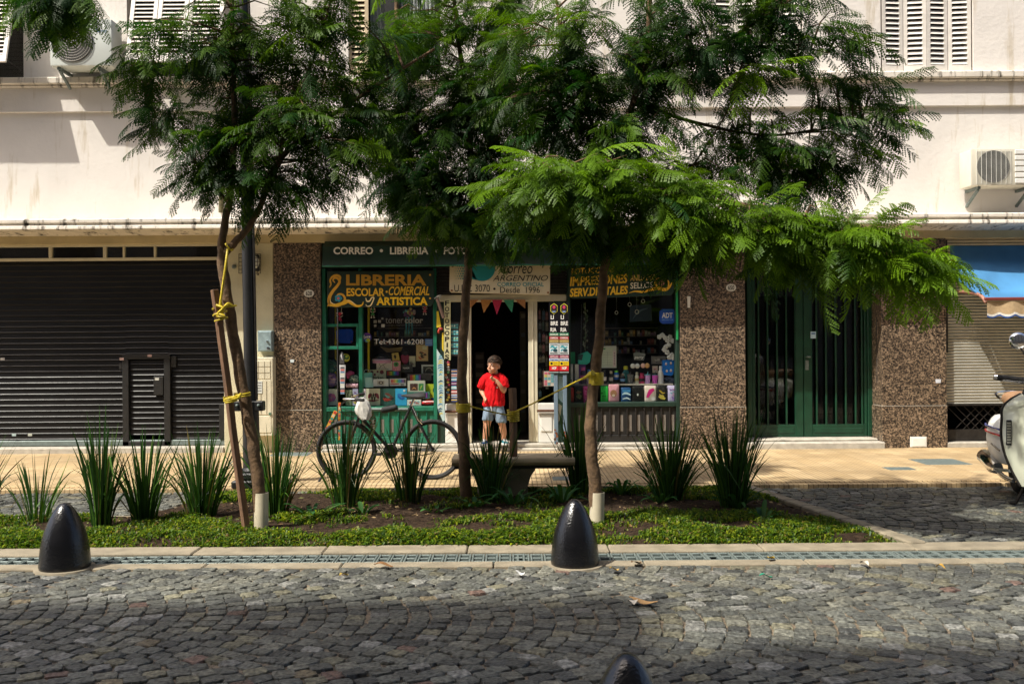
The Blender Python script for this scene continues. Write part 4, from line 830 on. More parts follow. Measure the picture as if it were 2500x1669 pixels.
for k in range(26):
    y = 868 + k * 5.6; a = 1068 + rnd.uniform(0, 5); b = 1083 - rnd.uniform(0, 4); c_ = rnd.choice([(.08, .22, .36), (.55, .48, .10), (.02, .07, .12), (.6, .62, .5), (.10, .30, .38)]); t.stroke([(a, y + 4), ((a + b) / 2, y), (b, y + 2)], [1, 3.4, 1], YF - .072, c_)
t.build('print', M['paint'], r, recalc=False)
t = MB(); t.tube([P(1067, 728, YF - .05), P(1083, 776, YF - .05)], .022, 8, (.25, .17, .14)); t.tube(smooth([P(1064, 734, YF - .05), P(1076, 724, YF - .05), P(1074, 720, YF - .05), P(1060, 729, YF - .05)], 3), .006, 6, (.4, .4, .38)); o = t.build('paddle_shaft', M['gloss']); tag(o, 'slanting brown rod with wire hook near the end of the left painted sign', 'rod')
t = MB(); t.wprism([(1066, 760), (1070, 759), (1077, 797), (1066, 800)], YF - .03, .015, (.62, .46, .02)); o = t.build('yellow_pennant', M['paint']); tag(o, 'upper yellow wedge hanging left of the copies banner', 'pennant')
t = MB(); t.wprism([(1079, 812), (1083, 811), (1083, 858), (1079, 852)], YF - .025, .012, (.66, .50, .03)); o = t.build('yellow_pennant', M['paint']); tag(o, 'lower slim yellow strip hanging left of the copies banner', 'pennant')
t = MB(); t.ell(P(1076, 803, YF - .04), (.035, .02, .02), 8, 6, (.28, .03, .02)); t.ell(P(1071, 809, YF - .04), (.015, .015, .03), 8, 6, (.45, .04, .02)); o = t.build('red_ornament', M['paint'], smooth_ang=60); tag(o, 'small red ornament hanging between the two yellow strips', 'ornament')
# racks of cards and badges
r = thing('card_rack', 'grid rack of small teal cards right of the copies banner', 'card rack', tuple(P(1109, 868, YF + .0))); t = MB(); t.wbox(1100, 786, 1120, 868, YF, .01, (.05, .05, .055)); t.build('backing', M['paint'], r)
for i in range(5):
    for j in range(3):
        t = MB(); t.wbox(1101 + j * 6.3, 791 + i * 15.5, 1106 + j * 6.3, 802 + i * 15.5, YF - .006, .004, (.10, .36, .38)); t.wbox(1102 + j * 6.3, 794 + i * 15.5, 1105 + j * 6.3, 797 + i * 15.5, YF - .008, .002, rnd.choice([(.6, .6, .5), (.03, .1, .14), (.4, .5, .2)])); t.build('card', M['paint'], r)
r = thing('flag_badge_rack', 'hanging column of small flag badges left of the shop door', 'badge rack', tuple(P(1108, 984, YF + .0))); t = MB(); t.wbox(1100, 900, 1118, 984, YF, .01, (.03, .03, .03)); t.build('backing', M['paint'], r)
fl = [((.05, .1, .3), (.5, .3, .1)), ((.5, .5, .5), (.3, .04, .06)), ((.1, .3, .5), (.6, .6, .6)), ((.14, .03, .16), (.4, .35, .4)), ((.2, .5, .6), (.6, .6, .6)), ((.5, .1, .1), (.6, .6, .6)), ((.6, .6, .6), (.08, .16, .36)), ((.06, .1, .3), (.55, .4, .06))]
for k, (c1, c2) in enumerate(fl):
    t = MB(); y = 902 + k * 10; t.wbox(1102, y, 1116, y + 8, YF - .006, .005, c1); t.wbox(1102, y + 2.6, 1116, y + 5.4, YF - .008, .002, c2); t.build('badge', M['paint'], r)
r = thing('trinket_panel', 'dark panel of mixed trinkets below the copies banner', 'trinket panel', tuple(P(1092, 984, YF + .0))); t = MB(); t.wbox(1084.5, 880, 1099.5, 984, YF - .01, .01, (.03, .028, .025)); t.build('backing', M['paint'], r)
for k in range(16):
    t = MB(); x, y = rnd.uniform(1087, 1096), 884 + k * 6.1; t.ell(P(x, y, YF - .015), (.02, .008, .016), 8, 6, rnd.choice([(.4, .06, .1), (.5, .45, .1), (.1, .3, .15), (.4, .4, .38), (.08, .2, .3), (.5, .2, .06)])); t.build('trinket', M['gloss'], r, smooth_ang=60)
# window stickers
def sticker(nm, lb, fn, cat='sticker'):
    t = MB(); fn(t); o = t.build(nm, M['paint'], recalc=False); tag(o, lb, cat)
Yw_ = Yg - .006
def f1(t): t.wdisc(895.5, 823, 11.5, 11.5, Yw_, .002, (.03, .02, .22), 24); t.text('Épica', 886, 817.5, 904, 828, Yw_ - .002, WHT, .02, .2, -2); t.wdisc(896, 831, 5, 4.5, Yw_ - .003, .001, (.10, .35, .38), 14); t.wdisc(899, 830, 4.5, 4, Yw_ - .005, .001, (.42, .48, .02), 14); t.wbox(889, 814, 903, 815.5, Yw_ - .002, .001, (.3, .08, .3))
sticker('round_sticker', 'round blue window sticker reading Épica', f1)
def f2(t): t.wdisc(844, 873, 9.5, 9.5, Yw_, .002, (.55, .55, .03), 24); t.wdisc(844, 873, 8, 8, Yw_ - .002, .001, (.01, .09, .05), 24); t.wdisc(846, 870, 3, 3, Yw_ - .004, .001, (.4, .5, .05), 10); t.wbox(838, 877, 850, 879, Yw_ - .004, .001, (.5, .5, .1))
sticker('round_sticker', 'round dark green sticker with yellow rim low in the left window', f2)
def f3(t):
    t.text('toner', 941, 776, 985, 789, Yw_, (.16, .16, .16)); t.text('color', 988, 774, 1033, 789, Yw_, (.22, .22, .21), .03); t.text('Laserías e Impresión  diseño gráfico', 941, 792, 1032, 796, Yw_, (.13, .12, .11))
    for a, b, w, c_ in ((912, 781, 8, .2), (923, 781, 7, .2), (931, 775, 5, .16), (913, 792, 6, .24), (931, 791, 8, .36)): t.wbox(a, b, a + w, b + w * .95, Yw_, .001, (c_, c_, c_ * .95))
sticker('window_lettering', 'grey lettering toner color on left window glass', f3, 'window lettering')
sticker('window_lettering', 'pale lettering Tel:4361-6208 on left window glass', lambda t: t.text('Tel:4361-6208', 913, 827.5, 1034, 840, Yw_, (.48, .47, .44)), 'window lettering')
def f4(t): t.wprism([(1617, 754), (1643, 754), (1649, 760), (1649, 784), (1642, 790), (1617, 790), (1610, 784), (1610, 760)], Yw_ - .01, .004, (.008, .06, .36)); t.wbox(1614, 758, 1646, 784, Yw_ - .012, .002, (.01, .09, .46)); t.text('ADT', 1616, 763, 1642, 776, Yw_ - .014, WHT, .03); t.text('0810 555 1234', 1616, 779, 1643, 782, Yw_ - .014, (.3, .45, .6)); t.wbox(1618, 755.5, 1642, 757, Yw_ - .012, .001, (.05, .2, .5))
sticker('alarm_sticker', 'blue octagonal ADT alarm sticker in the right window', f4)
sticker('paper_notice', 'small blue paper notice stuck right of the phone lettering', lambda t: (t.wbox(1038, 827, 1056, 844, Yw_, .001, (.06, .12, .26)), t.wbox(1040, 831, 1054, 832, Yw_ - .001, .001, (.2, .3, .4)), t.wbox(1040, 836, 1054, 837, Yw_ - .001, .001, (.2, .3, .4))), 'notice')
def figure(px, py, s_, c1, lb):
    t = MB(); Y2 = Yw_ - .012
    t.wprism([(px, py - 1 * s_), (px + 7 * s_, py + 13 * s_), (px - 7 * s_, py + 13 * s_)], Y2, .004, c1); t.wdisc(px, py - 5 * s_, 4.5 * s_, 4.5 * s_, Y2, .004, c1, 12)
    for sg in (-1, 1): t.wdisc(px + sg * 6 * s_, py - 7 * s_, 2.4 * s_, 2.4 * s_, Y2, .004, (.6, .35, .35), 8); t.stroke([(px + sg * 2 * s_, py + 3 * s_), (px + sg * 9 * s_, py - 1 * s_)], [1.4, 1], Y2, (.6, .5, .46)); t.stroke([(px + sg * 3 * s_, py + 13 * s_), (px + sg * 4 * s_, py + 19 * s_)], [1.2, 1.2], Y2, (.6, .5, .46)); t.wdisc(px + sg * 4.5 * s_, py + 20 * s_, 2.6 * s_, 1.8 * s_, Y2, .003, (.62, .58, .52), 8)
    t.tube([P(px - 4 * s_, py - 9 * s_, Y2), P(px - 8 * s_, py - 24 * s_, Y2)], .0025, 4, (.5, .5, .46)); t.tube([P(px + 4 * s_, py - 9 * s_, Y2), P(px + 6 * s_, py - 24 * s_, Y2)], .0025, 4, (.5, .5, .46)); o = t.build('doll_ornament', M['paint'], recalc=False); tag(o, lb, 'ornament')
figure(829, 771, .95, (.42, .02, .06), 'flat red girl shaped ornament hanging at the left of the left window')
figure(910, 760, .75, (.03, .2, .06), 'flat green girl shaped ornament hanging below the painted sign')
figure(1037, 753, .7, (.40, .06, .1), 'flat pink girl shaped ornament at right under the painted sign')
# hanging dreamcatcher like mobile
t = MB()
for k in range(26): a = rnd.uniform(0, 6.3); q = rnd.random(); t.ell(P(1000 + 14 * q * math.cos(a), 764 + 12 * q * math.sin(a), Yg + .06 + .04 * rnd.random()), (.02, .012, .02), 8, 6, rnd.choice([(.35, .05, .10), (.06, .24, .26), (.45, .38, .14), (.4, .3, .32), (.12, .04, .16)]))
for px in (991, 998, 1005): t.tube(smooth([P(px, 774, Yg + .06), P(px + 1, 795, Yg + .06), P(px + rnd.uniform(-2, 2), 815, Yg + .06)], 3), [.012] * 4 + [.008] * 3, 5, rnd.choice([(.02, .18, .24), (.35, .1, .1)]))
o = t.build('hanging_mobile', M['paint'], smooth_ang=60); tag(o, 'colourful hanging mobile with long tassels inside the left window', 'mobile')
for px, Y, w, lb in ((819, YF + .5, 5, 'slim yellow pole near the left side inside left window'), (900, YF + .45, 6, 'thicker yellow pole right of the green mullion')):
    t = MB(); a, b = P(px, 745, Y), P(px, 945, Y); t.tube([a, b], w / 2 / F * Y, 10, (.62, .48, .02)); o = t.build('yellow_pole', M['gloss'], smooth_ang=60); tag(o, lb, 'pole')
# ================================================================== SHOP GOODS
ITEMS = 0
def fin(t, nm, lb, cat, grp, m='gloss', **kw):
    zc = sum(v[2] for v in t.v) / len(t.v); k = 1.75 if zc > .92 else 1.3; t.c = [tuple(min(.8, q * k) for q in c) for c in t.c]  # upper shelf colours lifted more, standing in for light that misses them
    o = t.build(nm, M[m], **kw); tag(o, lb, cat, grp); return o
def notebook(x0, y0, x1, y1, Y, c, lb, deco=None, nm='notebook', cat='notebook', grp='goods on display in the left window', th=.02, m='paint'):
    t = MB(); t.wbox(x0, y0, x1, y1, Y, .003, c); t.wbox(x0 + .8, y0 + .5, x1 - .8, y1 - .3, Y + .003, th, (.6, .58, .5)); t.wbox(x0, y0, x1, y1, Y + th + .003, .003, c)
    if deco: deco(t, Y - .002)
    return fin(t, nm, lb, cat, grp, m, recalc=False)
def blobs(x0, y0, x1, y1, cols, n, s):
    def d(t, Y):
        rr = random.Random(int(x0 * 7 + y0))
        for k in range(n):
            a, b = rr.uniform(x0 + s, x1 - s), rr.uniform(y0 + s, y1 - s)
            t.stroke([(a - s * rr.uniform(.5, 1), b - s * .5), (a, b + s * rr.uniform(-.3, .3)), (a + s * rr.uniform(.5, 1), b + s * rr.uniform(-.6, .6))], [s * .3, s * rr.uniform(.5, 1.1), s * .2], Y - k * .00015, rr.choice(cols))
    return d
def flower(cx_, cy_, s, c1, c2):
    def d(t, Y):
        for k in range(7): t.wdisc(cx_ + s * .55 * math.cos(k * .9), cy_ + s * .5 * math.sin(k * .9), s * .42, s * .38, Y - .0005 * k, .0004, c1 if k % 2 else c2, 9)
        for k in range(4): t.stroke([(cx_, cy_), (cx_ - s * 1.1 + k * s * .8, cy_ + (s * 1.1 if k % 2 else -s * 1.2))], [1.2, .5], Y + .0005, (.25, .34, .26))
    return d
GL = 'goods on display in the left window'; GR = 'goods on display in the right window'
Ya, Yb_, Yc = YF + .22, YF + .38, YF + .50
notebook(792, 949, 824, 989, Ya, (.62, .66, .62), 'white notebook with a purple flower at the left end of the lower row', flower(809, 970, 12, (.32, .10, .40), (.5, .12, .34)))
t = MB(); t.wbox(844, 952, 860, 989, Ya, .02, (.28, .30, .20))
for k in range(4): t.stroke([(845 + k * 4, 953), (849 + k * 3.4, 968), (846 + k * 3.6, 988)], [1.4, 1.8, 1.2], Ya - .002, (.06, .08, .05))
fin(t, 'striped_box', 'olive striped upright box behind the handlebar', 'box', GL, 'paint', recalc=False)
notebook(861, 949, 874, 989, Ya, (.36, .34, .50), 'small picture notebook with yellow and violet figures left of green mullion', blobs(861, 949, 874, 989, [(.5, .4, .06), (.15, .06, .2), (.4, .15, .1)], 9, 5))
notebook(884, 949, 893, 989, Ya, (.6, .5, .55), 'narrow pink and white notebook just right of the green mullion', blobs(884, 949, 893, 989, [(.4, .06, .2), (.1, .2, .4), (.6, .6, .6)], 7, 3))
def dW(t, Y):
    t.stroke([(900, 972), (903, 965), (908, 962)], [3, 9, 4], Y, (.26, .03, .06)); t.stroke([(914, 962), (920, 964), (924, 973)], [4, 9, 3], Y, (.26, .03, .06)); t.stroke([(898, 976), (910, 978), (925, 976)], [1, 5, 1], Y, (.26, .03, .06)); t.text('W', 904, 959, 919, 980, Y - .002, (.02, .018, .015), .03)
notebook(894, 948, 928, 989, Ya, (.62, .56, .44), 'cream notebook with a black W over maroon wings', dW)
notebook(929, 948, 964, 989, Ya, (.02, .075, .065), 'dark teal notebook with red and black brush marks', blobs(931, 955, 962, 988, [(.30, .03, .02), (.008, .008, .01), (.12, .03, .02), (.05, .14, .12)], 16, 9))
notebook(965, 948, 993, 989, Ya, (.03, .30, .55), 'bright blue notebook with dark blue blots', lambda t, Y: (blobs(967, 958, 991, 988, [(.01, .08, .28), (.02, .14, .4)], 8, 8)(t, Y), t.wdisc(987, 953, 3, 3, Y - .003, .001, (.6, .7, .7), 10)))
def rain(x0, y0, x1, y1, n):
    cs = [(.55, .03, .03), (.6, .2, .02), (.6, .5, .03), (.08, .38, .06), (.02, .3, .4), (.04, .08, .42), (.2, .04, .3), (.03, .03, .03)]
    def d(t, Y):
        for k in range(n): a = x0 + (x1 - x0) * k / n; t.wbox(a + .2, y0, a + (x1 - x0) / n - .2, y1, Y, .001, cs[k * len(cs) // n] if n > 8 else cs[k % 8])
    return d
def carton(x0, y0, x1, y1, Y, d, c, lb, deco=None, nm='carton', cat='box', grp=GL, m='paint', bev=.003):
    t = MB(); t.wbox(x0, y0, x1, y1, Y, d, c)
    t.wbox(x0 + 1.2, y0 + 1.2, x1 - 1.2, y1 - 1.2, Y - .0008, .0008, tuple(min(1, q * 1.12) for q in c))
    if deco: deco(t, Y - .002)
    return fin(t, nm, lb, cat, grp, m, recalc=False)
carton(994, 956, 1049, 973, Ya, .05, (.03, .12, .10), 'flat rainbow marker box on the right of the lower row', rain(1020, 958, 1045, 971, 14), 'marker_box')
t = MB(); t.ell(P(1047, 983, Ya), (.10, .06, .035), 20, 10, (.55, .015, .02)); t.wbox(1032, 978.5, 1062, 980.5, Ya - .062, .004, (.7, .6, .6)); fin(t, 'oval_case', 'red oval case lying under the lime folder', 'case', GL, smooth_ang=50)
carton(994, 975, 1028, 989, Ya, .04, (.56, .55, .52), 'white craft packet with small prints left of red oval case', blobs(995, 976, 1027, 988, [(.4, .1, .1), (.1, .3, .4), (.3, .3, .3)], 9, 4), 'craft_packet', 'packet')
def dgrey(t, Y): t.wprism([(1001, 936), (1020, 936), (1020, 953), (1001, 953)], Y, .001, (.045, .015, .012)); t.wprism([(1022, 936), (1034, 936), (1034, 953), (1022, 953)], Y, .001, (.02, .16, .05)); t.stroke([(1006, 950), (1011, 946), (1016, 950)], [1, 3, 1], Y - .002, (.4, .2, .08)); t.stroke([(1026, 950), (1028, 944), (1031, 940)], [1, 3, 1], Y - .002, (.3, .34, .06))
carton(995, 929, 1038, 956, Yb_ - .15, .05, (.36, .35, .30), 'grey box with brown and green windows above the rainbow markers', dgrey, 'window_box')
carton(1039, 937, 1063, 976, Yb_ - .1, .02, (.36, .42, .02), 'lime green folder right of the grey windowed box', lambda t, Y: (t.wdisc(1060, 952, 4, 6, Y, .001, (.03, .05, .02), 10), t.wbox(1052, 971, 1062, 975, Y, .001, (.02, .05, .35))), 'folder', 'folder')
carton(995, 912, 1053, 929, Yc - .1, .04, (.05, .04, .04), 'clear topped pencil set standing above the grey box', lambda t, Y: rain(1001, 915, 1030, 928, 10)(t, Y), 'pencil_set', 'pencil set')
def dframe(t, Y): t.wbox(1033, 894, 1061, 911, Y - .002, .001, (.02, .02, .018)); t.stroke([(1038, 908), (1042, 900), (1050, 898), (1056, 905)], [1, 2, 2, 1], Y - .003, (.2, .2, .16))
carton(1029, 890, 1065, 915, Yc, .02, (.5, .5, .48), 'white rimmed picture frame at the right of left window', dframe, 'picture_frame', 'picture frame')
t = MB(); t.wprism([(882, 911), (908, 909), (909, 944), (883, 945)], Yb_, .05, (.14, .40, .34)); t.wprism([(891, 922), (908, 920), (911, 945), (892, 946)], Yb_ - .06, .05, (.28, .48, .44)); t.tube(smooth([P(888, 911, Yb_ + .02), P(891, 903, Yb_ + .02), P(899, 903, Yb_ + .02), P(902, 910, Yb_ + .02)], 4), .003, 5, (.5, .5, .45)); fin(t, 'gift_bag', 'pale teal gift bag on the shelf right of the green mullion', 'gift bag', GL, 'paint')
def ddots(t, Y):
    for a, b, r_ in ((908, 908, 3.6), (922, 907, 2.6), (932, 908, 5), (915, 914, 2.8)): t.wdisc(a, b, r_, r_, Y, .001, (.12, .015, .03), 12)
    t.text('chicken', 907, 917, 936, 926, Y, (.02, .02, .015), .02)
carton(902, 902, 942, 927, Yb_ + .1, .06, (.50, .50, .30), 'cream box with maroon dots and black lettering', ddots, 'dotted_box')
carton(911, 925, 948, 943, Yb_ - .08, .07, (.56, .54, .48), 'white case with a grey oval label before the dotted box', lambda t, Y: (t.wbox(921, 929, 938, 939, Y, .001, (.34, .32, .28)), t.wdisc(930, 934, 6, 4, Y - .002, .001, (.06, .05, .05), 14), t.wdisc(930, 934, 3, 2, Y - .004, .001, (.4, .36, .3), 10)), 'pencil_case', 'case')
carton(944, 905, 978, 925, Yb_ + .12, .03, (.03, .03, .03), 'upright rainbow paint set behind the crayons', rain(945, 906, 977, 916, 16), 'paint_set', 'paint set')
carton(951, 924, 991, 942, Yb_ - .05, .05, (.55, .53, .5), 'crayon box with rainbow band and the number 20', lambda t, Y: (rain(954, 926, 990, 934, 18)(t, Y), t.text('20', 978, 936, 986, 941, Y, (.02, .02, .02), .02), t.wbox(953, 936, 974, 938, Y, .001, (.5, .05, .05))), 'crayon_box')
carton(919, 881, 957, 904, Yc, .02, (.58, .62, .54), 'white canvas with a thin leaf line drawing', lambda t, Y: (t.stroke([(925, 901), (932, 892), (944, 886), (952, 885)], [.8, 1.2, .8], Y, (.05, .08, .06)), t.stroke([(936, 890), (940, 898), (949, 901)], [.6, 1, .6], Y, (.05, .08, .06)), t.stroke([(930, 894), (926, 888), (931, 884)], [.6, 1, .6], Y, (.05, .08, .06))), 'canvas', 'canvas')
carton(958, 881, 978, 905, Yc - .01, .02, (.55, .20, .24), 'pink card with a green round flower', lambda t, Y: (t.wdisc(967, 889, 6.5, 6, Y, .001, (.04, .20, .07), 12), t.wdisc(967, 889, 2.6, 2.4, Y - .002, .001, (.01, .02, .01), 10), t.stroke([(966, 895), (968, 904)], [1.4, 1], Y, (.35, .04, .1)), t.wdisc(962, 901, 2, 2, Y, .001, (.4, .05, .12), 8)), 'greeting_card', 'card')
carton(979, 890, 1007, 908, Yc - .05, .03, (.012, .012, .014), 'black box lettered FASHION', lambda t, Y: t.text('FASHION', 984, 896, 999, 900, Y, (.6, .6, .58), .01), 'black_box')
t = MB(); c = P(932, 872, Yc); t.lathe([(.002, .12), (.07, .11), (.115, .07), (.12, .04)], (c.x, c.y, c.z - .06), 20, (.02, .018, .018)); t.lathe([(.121, .04), (.13, .0), (.125, -.02)], (c.x, c.y, c.z - .06), 20, (.42, .20, .32)); t.lathe([(.132, .035), (.14, .03), (.132, .024)], (c.x, c.y, c.z - .06), 20, (.3, .34, .5)); fin(t, 'round_hat_box', 'black domed hat box with pink and blue band on the top shelf', 'hat box', GL, smooth_ang=50)
t = MB(); t.wprism([(956, 862), (972, 860), (976, 879), (958, 880)], Yc, .06, (.34, .26, .08)); t.wprism([(964, 864), (968, 870), (965, 877), (961, 870)], Yc - .002, .002, (.03, .03, .03)); fin(t, 'gift_box', 'small gold gift box with a dark diamond', 'gift box', GL)
t = MB(); t.wprism([(978, 868), (984, 864), (988, 868), (993, 864), (999, 869), (997, 882), (989, 893), (981, 882)], Yc, .05, (.16, .02, .045)); t.tube(smooth([P(983, 866, Yc), P(989, 858, Yc), P(996, 862, Yc), P(990, 868, Yc)], 3), .008, 6, (.03, .03, .03)); fin(t, 'heart_box', 'maroon heart shaped box with black bow', 'gift box', GL, bevel=.006)
carton(999, 869, 1014, 895, Yc + .02, .01, (.40, .38, .30), 'plain cream card leaning right of the maroon heart', blobs(1000, 880, 1013, 894, [(.2, .12, .08), (.3, .28, .2)], 5, 4), 'plain_card', 'card')
carton(1016, 841, 1045, 881, Yc, .01, (.38, .27, .14), 'tan illustrated poster high at the right of left window', lambda t, Y: (t.wbox(1031, 844, 1042, 853, Y, .001, (.5, .44, .3)), blobs(1018, 852, 1043, 880, [(.05, .03, .02), (.35, .08, .04), (.5, .4, .2), (.08, .07, .04)], 12, 6)(t, Y)), 'poster', 'poster')
t = MB(); t.wprism([(928, 846), (950, 850), (983, 847), (978, 858), (944, 860)], Yc + .08, .02, (.20, .14, .06)); fin(t, 'cardboard_scrap', 'brown cardboard piece at the top of left display', 'cardboard', GL, 'paint')
t = MB(); t.wprism([(825, 804), (858, 803), (862, 809), (861, 834), (856, 838), (830, 837), (821, 827), (821, 808)], YF + .3, .03, (.006, .05, .42)); t.wdisc(858, 834, 2.2, 2.2, YF + .298, .001, (.25, .1, .1), 8); fin(t, 'alarm_box', 'plain blue cut corner alarm box behind the small green casement', 'alarm box', GL)
def bag(x0, y0, x1, y1, Y, cols, lb, nm='plastic_bag', cat='plastic bag', grp=GL, seed=1, m='gloss'):
    rr = random.Random(seed); t = MB(); c = P((x0 + x1) / 2, (y0 + y1) / 2, Y); a = (x1 - x0) / 2 / F * Y; b = (y1 - y0) / 2 / F * Y; rs = []
    for j in range(13):
        v = -1 + 2 * j / 12; w = (1 - abs(v) ** 3.2) ** .5 if abs(v) < 1 else .12; w = max(w, .18); ring = []
        for k in range(18):
            q = 2 * math.pi * k / 18; s_ = 1 + .14 * math.sin(3 * q + v * 5 + seed) + rr.uniform(-.07, .07); ring.append((c.x + a * w * s_ * math.cos(q), c.y + a * .55 * w * s_ * math.sin(q), c.z + b * v + rr.uniform(-.1, .1) * b * .4))
        rs.append(ring)
    t.rings(rs); t.c = [rr.choice(cols) for _ in t.f]; return fin(t, nm, lb, cat, grp, m, smooth_ang=40)
bag(791, 874, 824, 911, Yc - .1, [(.015, .06, .055), (.02, .09, .08), (.01, .03, .03)], 'dark teal bundle in plastic in the upper left corner', seed=2)
bag(791, 909, 822, 946, Yb_, [(.22, .11, .36), (.3, .2, .45), (.42, .26, .4), (.12, .06, .2)], 'purple bundle in clear plastic at the left end of the shelf', seed=3)
bag(845, 905, 865, 925, Yb_, [(.5, .05, .18), (.42, .04, .14)], 'hot pink bundle left of the green mullion', seed=4)
bag(853, 914, 875, 936, Yb_ - .06, [(.10, .13, .12), (.3, .34, .3), (.03, .06, .05)], 'silvery foil bundle beside the hot pink one', seed=5)
t = MB(); t.tube([P(845, 941, Yb_ - .12), P(874, 941, Yb_ - .12)], .028, 12, (.5, .26, .32))
for k in range(8): t.ell(P(848 + k * 3.4, 938 + (k % 3) * 3, Yb_ - .145), (.008, .004, .008), 6, 4, (.12, .04, .05))
fin(t, 'wrapping_roll', 'pink dotted wrapping roll lying on the shelf left of mullion', 'wrapping roll', GL, smooth_ang=50)
# right window, lower row
def case(x0, x1, y0, y1, c, lb, deco=None, seed=0, film=False):
    Y = YF + .20; t = MB(); xs_ = [P(x0, 960, Y).x, P(x1, 960, Y).x]; z0, z1 = P(1500, y1, Y).z, P(1500, y0, Y).z; r_ = .02; n = 5; ring = []
    for (cx_, cz_, a0) in ((xs_[1] - r_, z1 - r_, 0), (xs_[0] + r_, z1 - r_, 90), (xs_[0] + r_, z0 + r_, 180), (xs_[1] - r_, z0 + r_, 270)):
        for k in range(n): a = R(a0 + 90 * k / (n - 1)); ring.append((cx_ + r_ * math.cos(a), cz_ + r_ * math.sin(a)))
    cx_ = sum(xs_) / 2; cz_ = (z0 + z1) / 2
    rs = [[(cx_ + (x - cx_) * s_, y, cz_ + (z - cz_) * s_) for x, z in ring] for y, s_ in ((Y, .88), (Y + .006, .96), (Y + .014, 1), (Y + .05, 1), (Y + .052, .985), (Y + .054, 1), (Y + .085, 1))]
    t.rings(rs, c)
    if deco: deco(t, Y - .002)
    return fin(t, 'lunch_case', lb, 'case', 'row of zipped cases in the right window', smooth_ang=45, recalc=False)
case(1384, 1401, 945, 983, (.40, .015, .015), 'red zipped case with green dot, partly behind the sign stand', lambda t, Y: t.wdisc(1388, 958, 2.4, 2.4, Y, .001, (.1, .5, .06), 8))
case(1403, 1423, 941, 983, (.02, .02, .02), 'black zipped case with olive and gold marks left of the pink case', blobs(1405, 948, 1421, 978, [(.25, .2, .08), (.2, .08, .05), (.1, .14, .06)], 12, 5))
case(1424, 1446, 942, 983, (.58, .08, .30), 'hot pink zipped case with small rings left of the right trunk', blobs(1426, 945, 1444, 980, [(.35, .02, .14), (.62, .25, .45)], 12, 3))
case(1467, 1485, 942, 983, (.03, .42, .06), 'bright green zipped case right of the trunk', lambda t, Y: (t.wbox(1468, 957, 1471, 961, Y, .001, (.01, .05, .015)), t.wbox(1470, 966, 1480, 968, Y, .001, (.015, .15, .03))))
case(1486, 1512, 938, 981, (.55, .26, .30), 'pink case with a brown round print and trailing ribbon', lambda t, Y: (t.wdisc(1498, 960, 8, 9, Y, .001, (.30, .15, .08), 16), t.wdisc(1498, 965, 4, 3, Y - .002, .001, (.5, .4, .3), 10)))
case(1517, 1541, 946, 982, (.02, .06, .15), 'navy case with pale blue wave print', lambda t, Y: (t.wbox(1520, 951, 1539, 957, Y, .001, (.05, .2, .4)), t.stroke([(1519, 963), (1528, 959), (1540, 964)], [2, 6, 2], Y, (.4, .55, .62)), t.stroke([(1520, 974), (1530, 971), (1539, 975)], [2, 4, 2], Y, (.5, .58, .6))))
case(1544, 1571, 943, 983, (.010, .010, .010), 'plain black case with a small white oval', lambda t, Y: t.wdisc(1557, 963, 2.2, 3.2, Y, .001, (.55, .55, .5), 10))
case(1574, 1603, 942, 982, (.58, .48, .42), 'cream case with a magenta splash print', lambda t, Y: (t.stroke([(1580, 970), (1588, 955), (1597, 950)], [5, 11, 5], Y, (.50, .02, .16)), t.wdisc(1595, 973, 5, 5, Y - .002, .001, (.55, .5, .48), 12)))
case(1604, 1629, 942, 982, (.015, .014, .012), 'black case with golden shapes near the right end', blobs(1606, 948, 1627, 979, [(.36, .25, .03), (.45, .35, .06)], 11, 6))
case(1631, 1654, 942, 982, (.46, .40, .58), 'lilac case with pastel spots at the right end of the row', blobs(1633, 945, 1652, 980, [(.5, .2, .35), (.15, .35, .4), (.25, .14, .4)], 12, 4))
# right window, upper shelf
Yu = YF + .34
def bottle(xc, y0, y1, w, c, cap, lb, nm='bottle', cat='bottle', band=None, Y=Yu, neck=.6):
    t = MB(); p0 = P(xc, y1, Y); h_ = P(xc, y0, Y).z - p0.z; r_ = w / 2 / F * Y
    t.lathe([(r_ * .92, 0), (r_, .01), (r_, h_ * .62), (r_ * .95, h_ * .70), (r_ * neck, h_ * .78), (r_ * neck, h_ * .80)], p0, 18, c)
    t.lathe([(r_ * neck * 1.15, h_ * .80), (r_ * neck * 1.2, h_ * .82), (r_ * neck * 1.15, h_ * .97), (r_ * neck * .8, h_)], p0, 16, cap)
    if band: t.lathe([(r_ * 1.012, h_ * .28), (r_ * 1.012, h_ * .52)], p0, 18, band, cap=False)
    return fin(t, nm, lb, cat, GR, smooth_ang=40)
def tumbler(xc, y0, y1, w, c, lid, lb, Y=Yu):
    t = MB(); p0 = P(xc, y1, Y); h_ = P(xc, y0, Y).z - p0.z; r_ = w / 2 / F * Y
    t.lathe([(r_ * .72, 0), (r_ * .76, .008), (r_, h_ * .84), (r_ * 1.02, h_ * .86)], p0, 18, c); t.lathe([(r_ * 1.05, h_ * .86), (r_ * 1.05, h_ * .91), (r_ * .8, h_ * .95), (r_ * .3, h_ * .97)], p0, 18, lid); t.tube([(p0.x, Y, p0.z + h_ * .95), (p0.x + .008, Y, p0.z + h_ * 1.2)], .005, 6, lid)
    for k in range(9): a = 3.5 + k * .28; t.ell((p0.x + r_ * .9 * math.cos(a), Y + r_ * .9 * math.sin(a), p0.z + h_ * (.2 + .6 * ((k * 37) % 10) / 10)), (.004, .004, .006), 5, 4, tuple(min(1, q * 1.6 + .05) for q in c))
    return fin(t, 'tumbler', lb, 'tumbler', GR, smooth_ang=40)
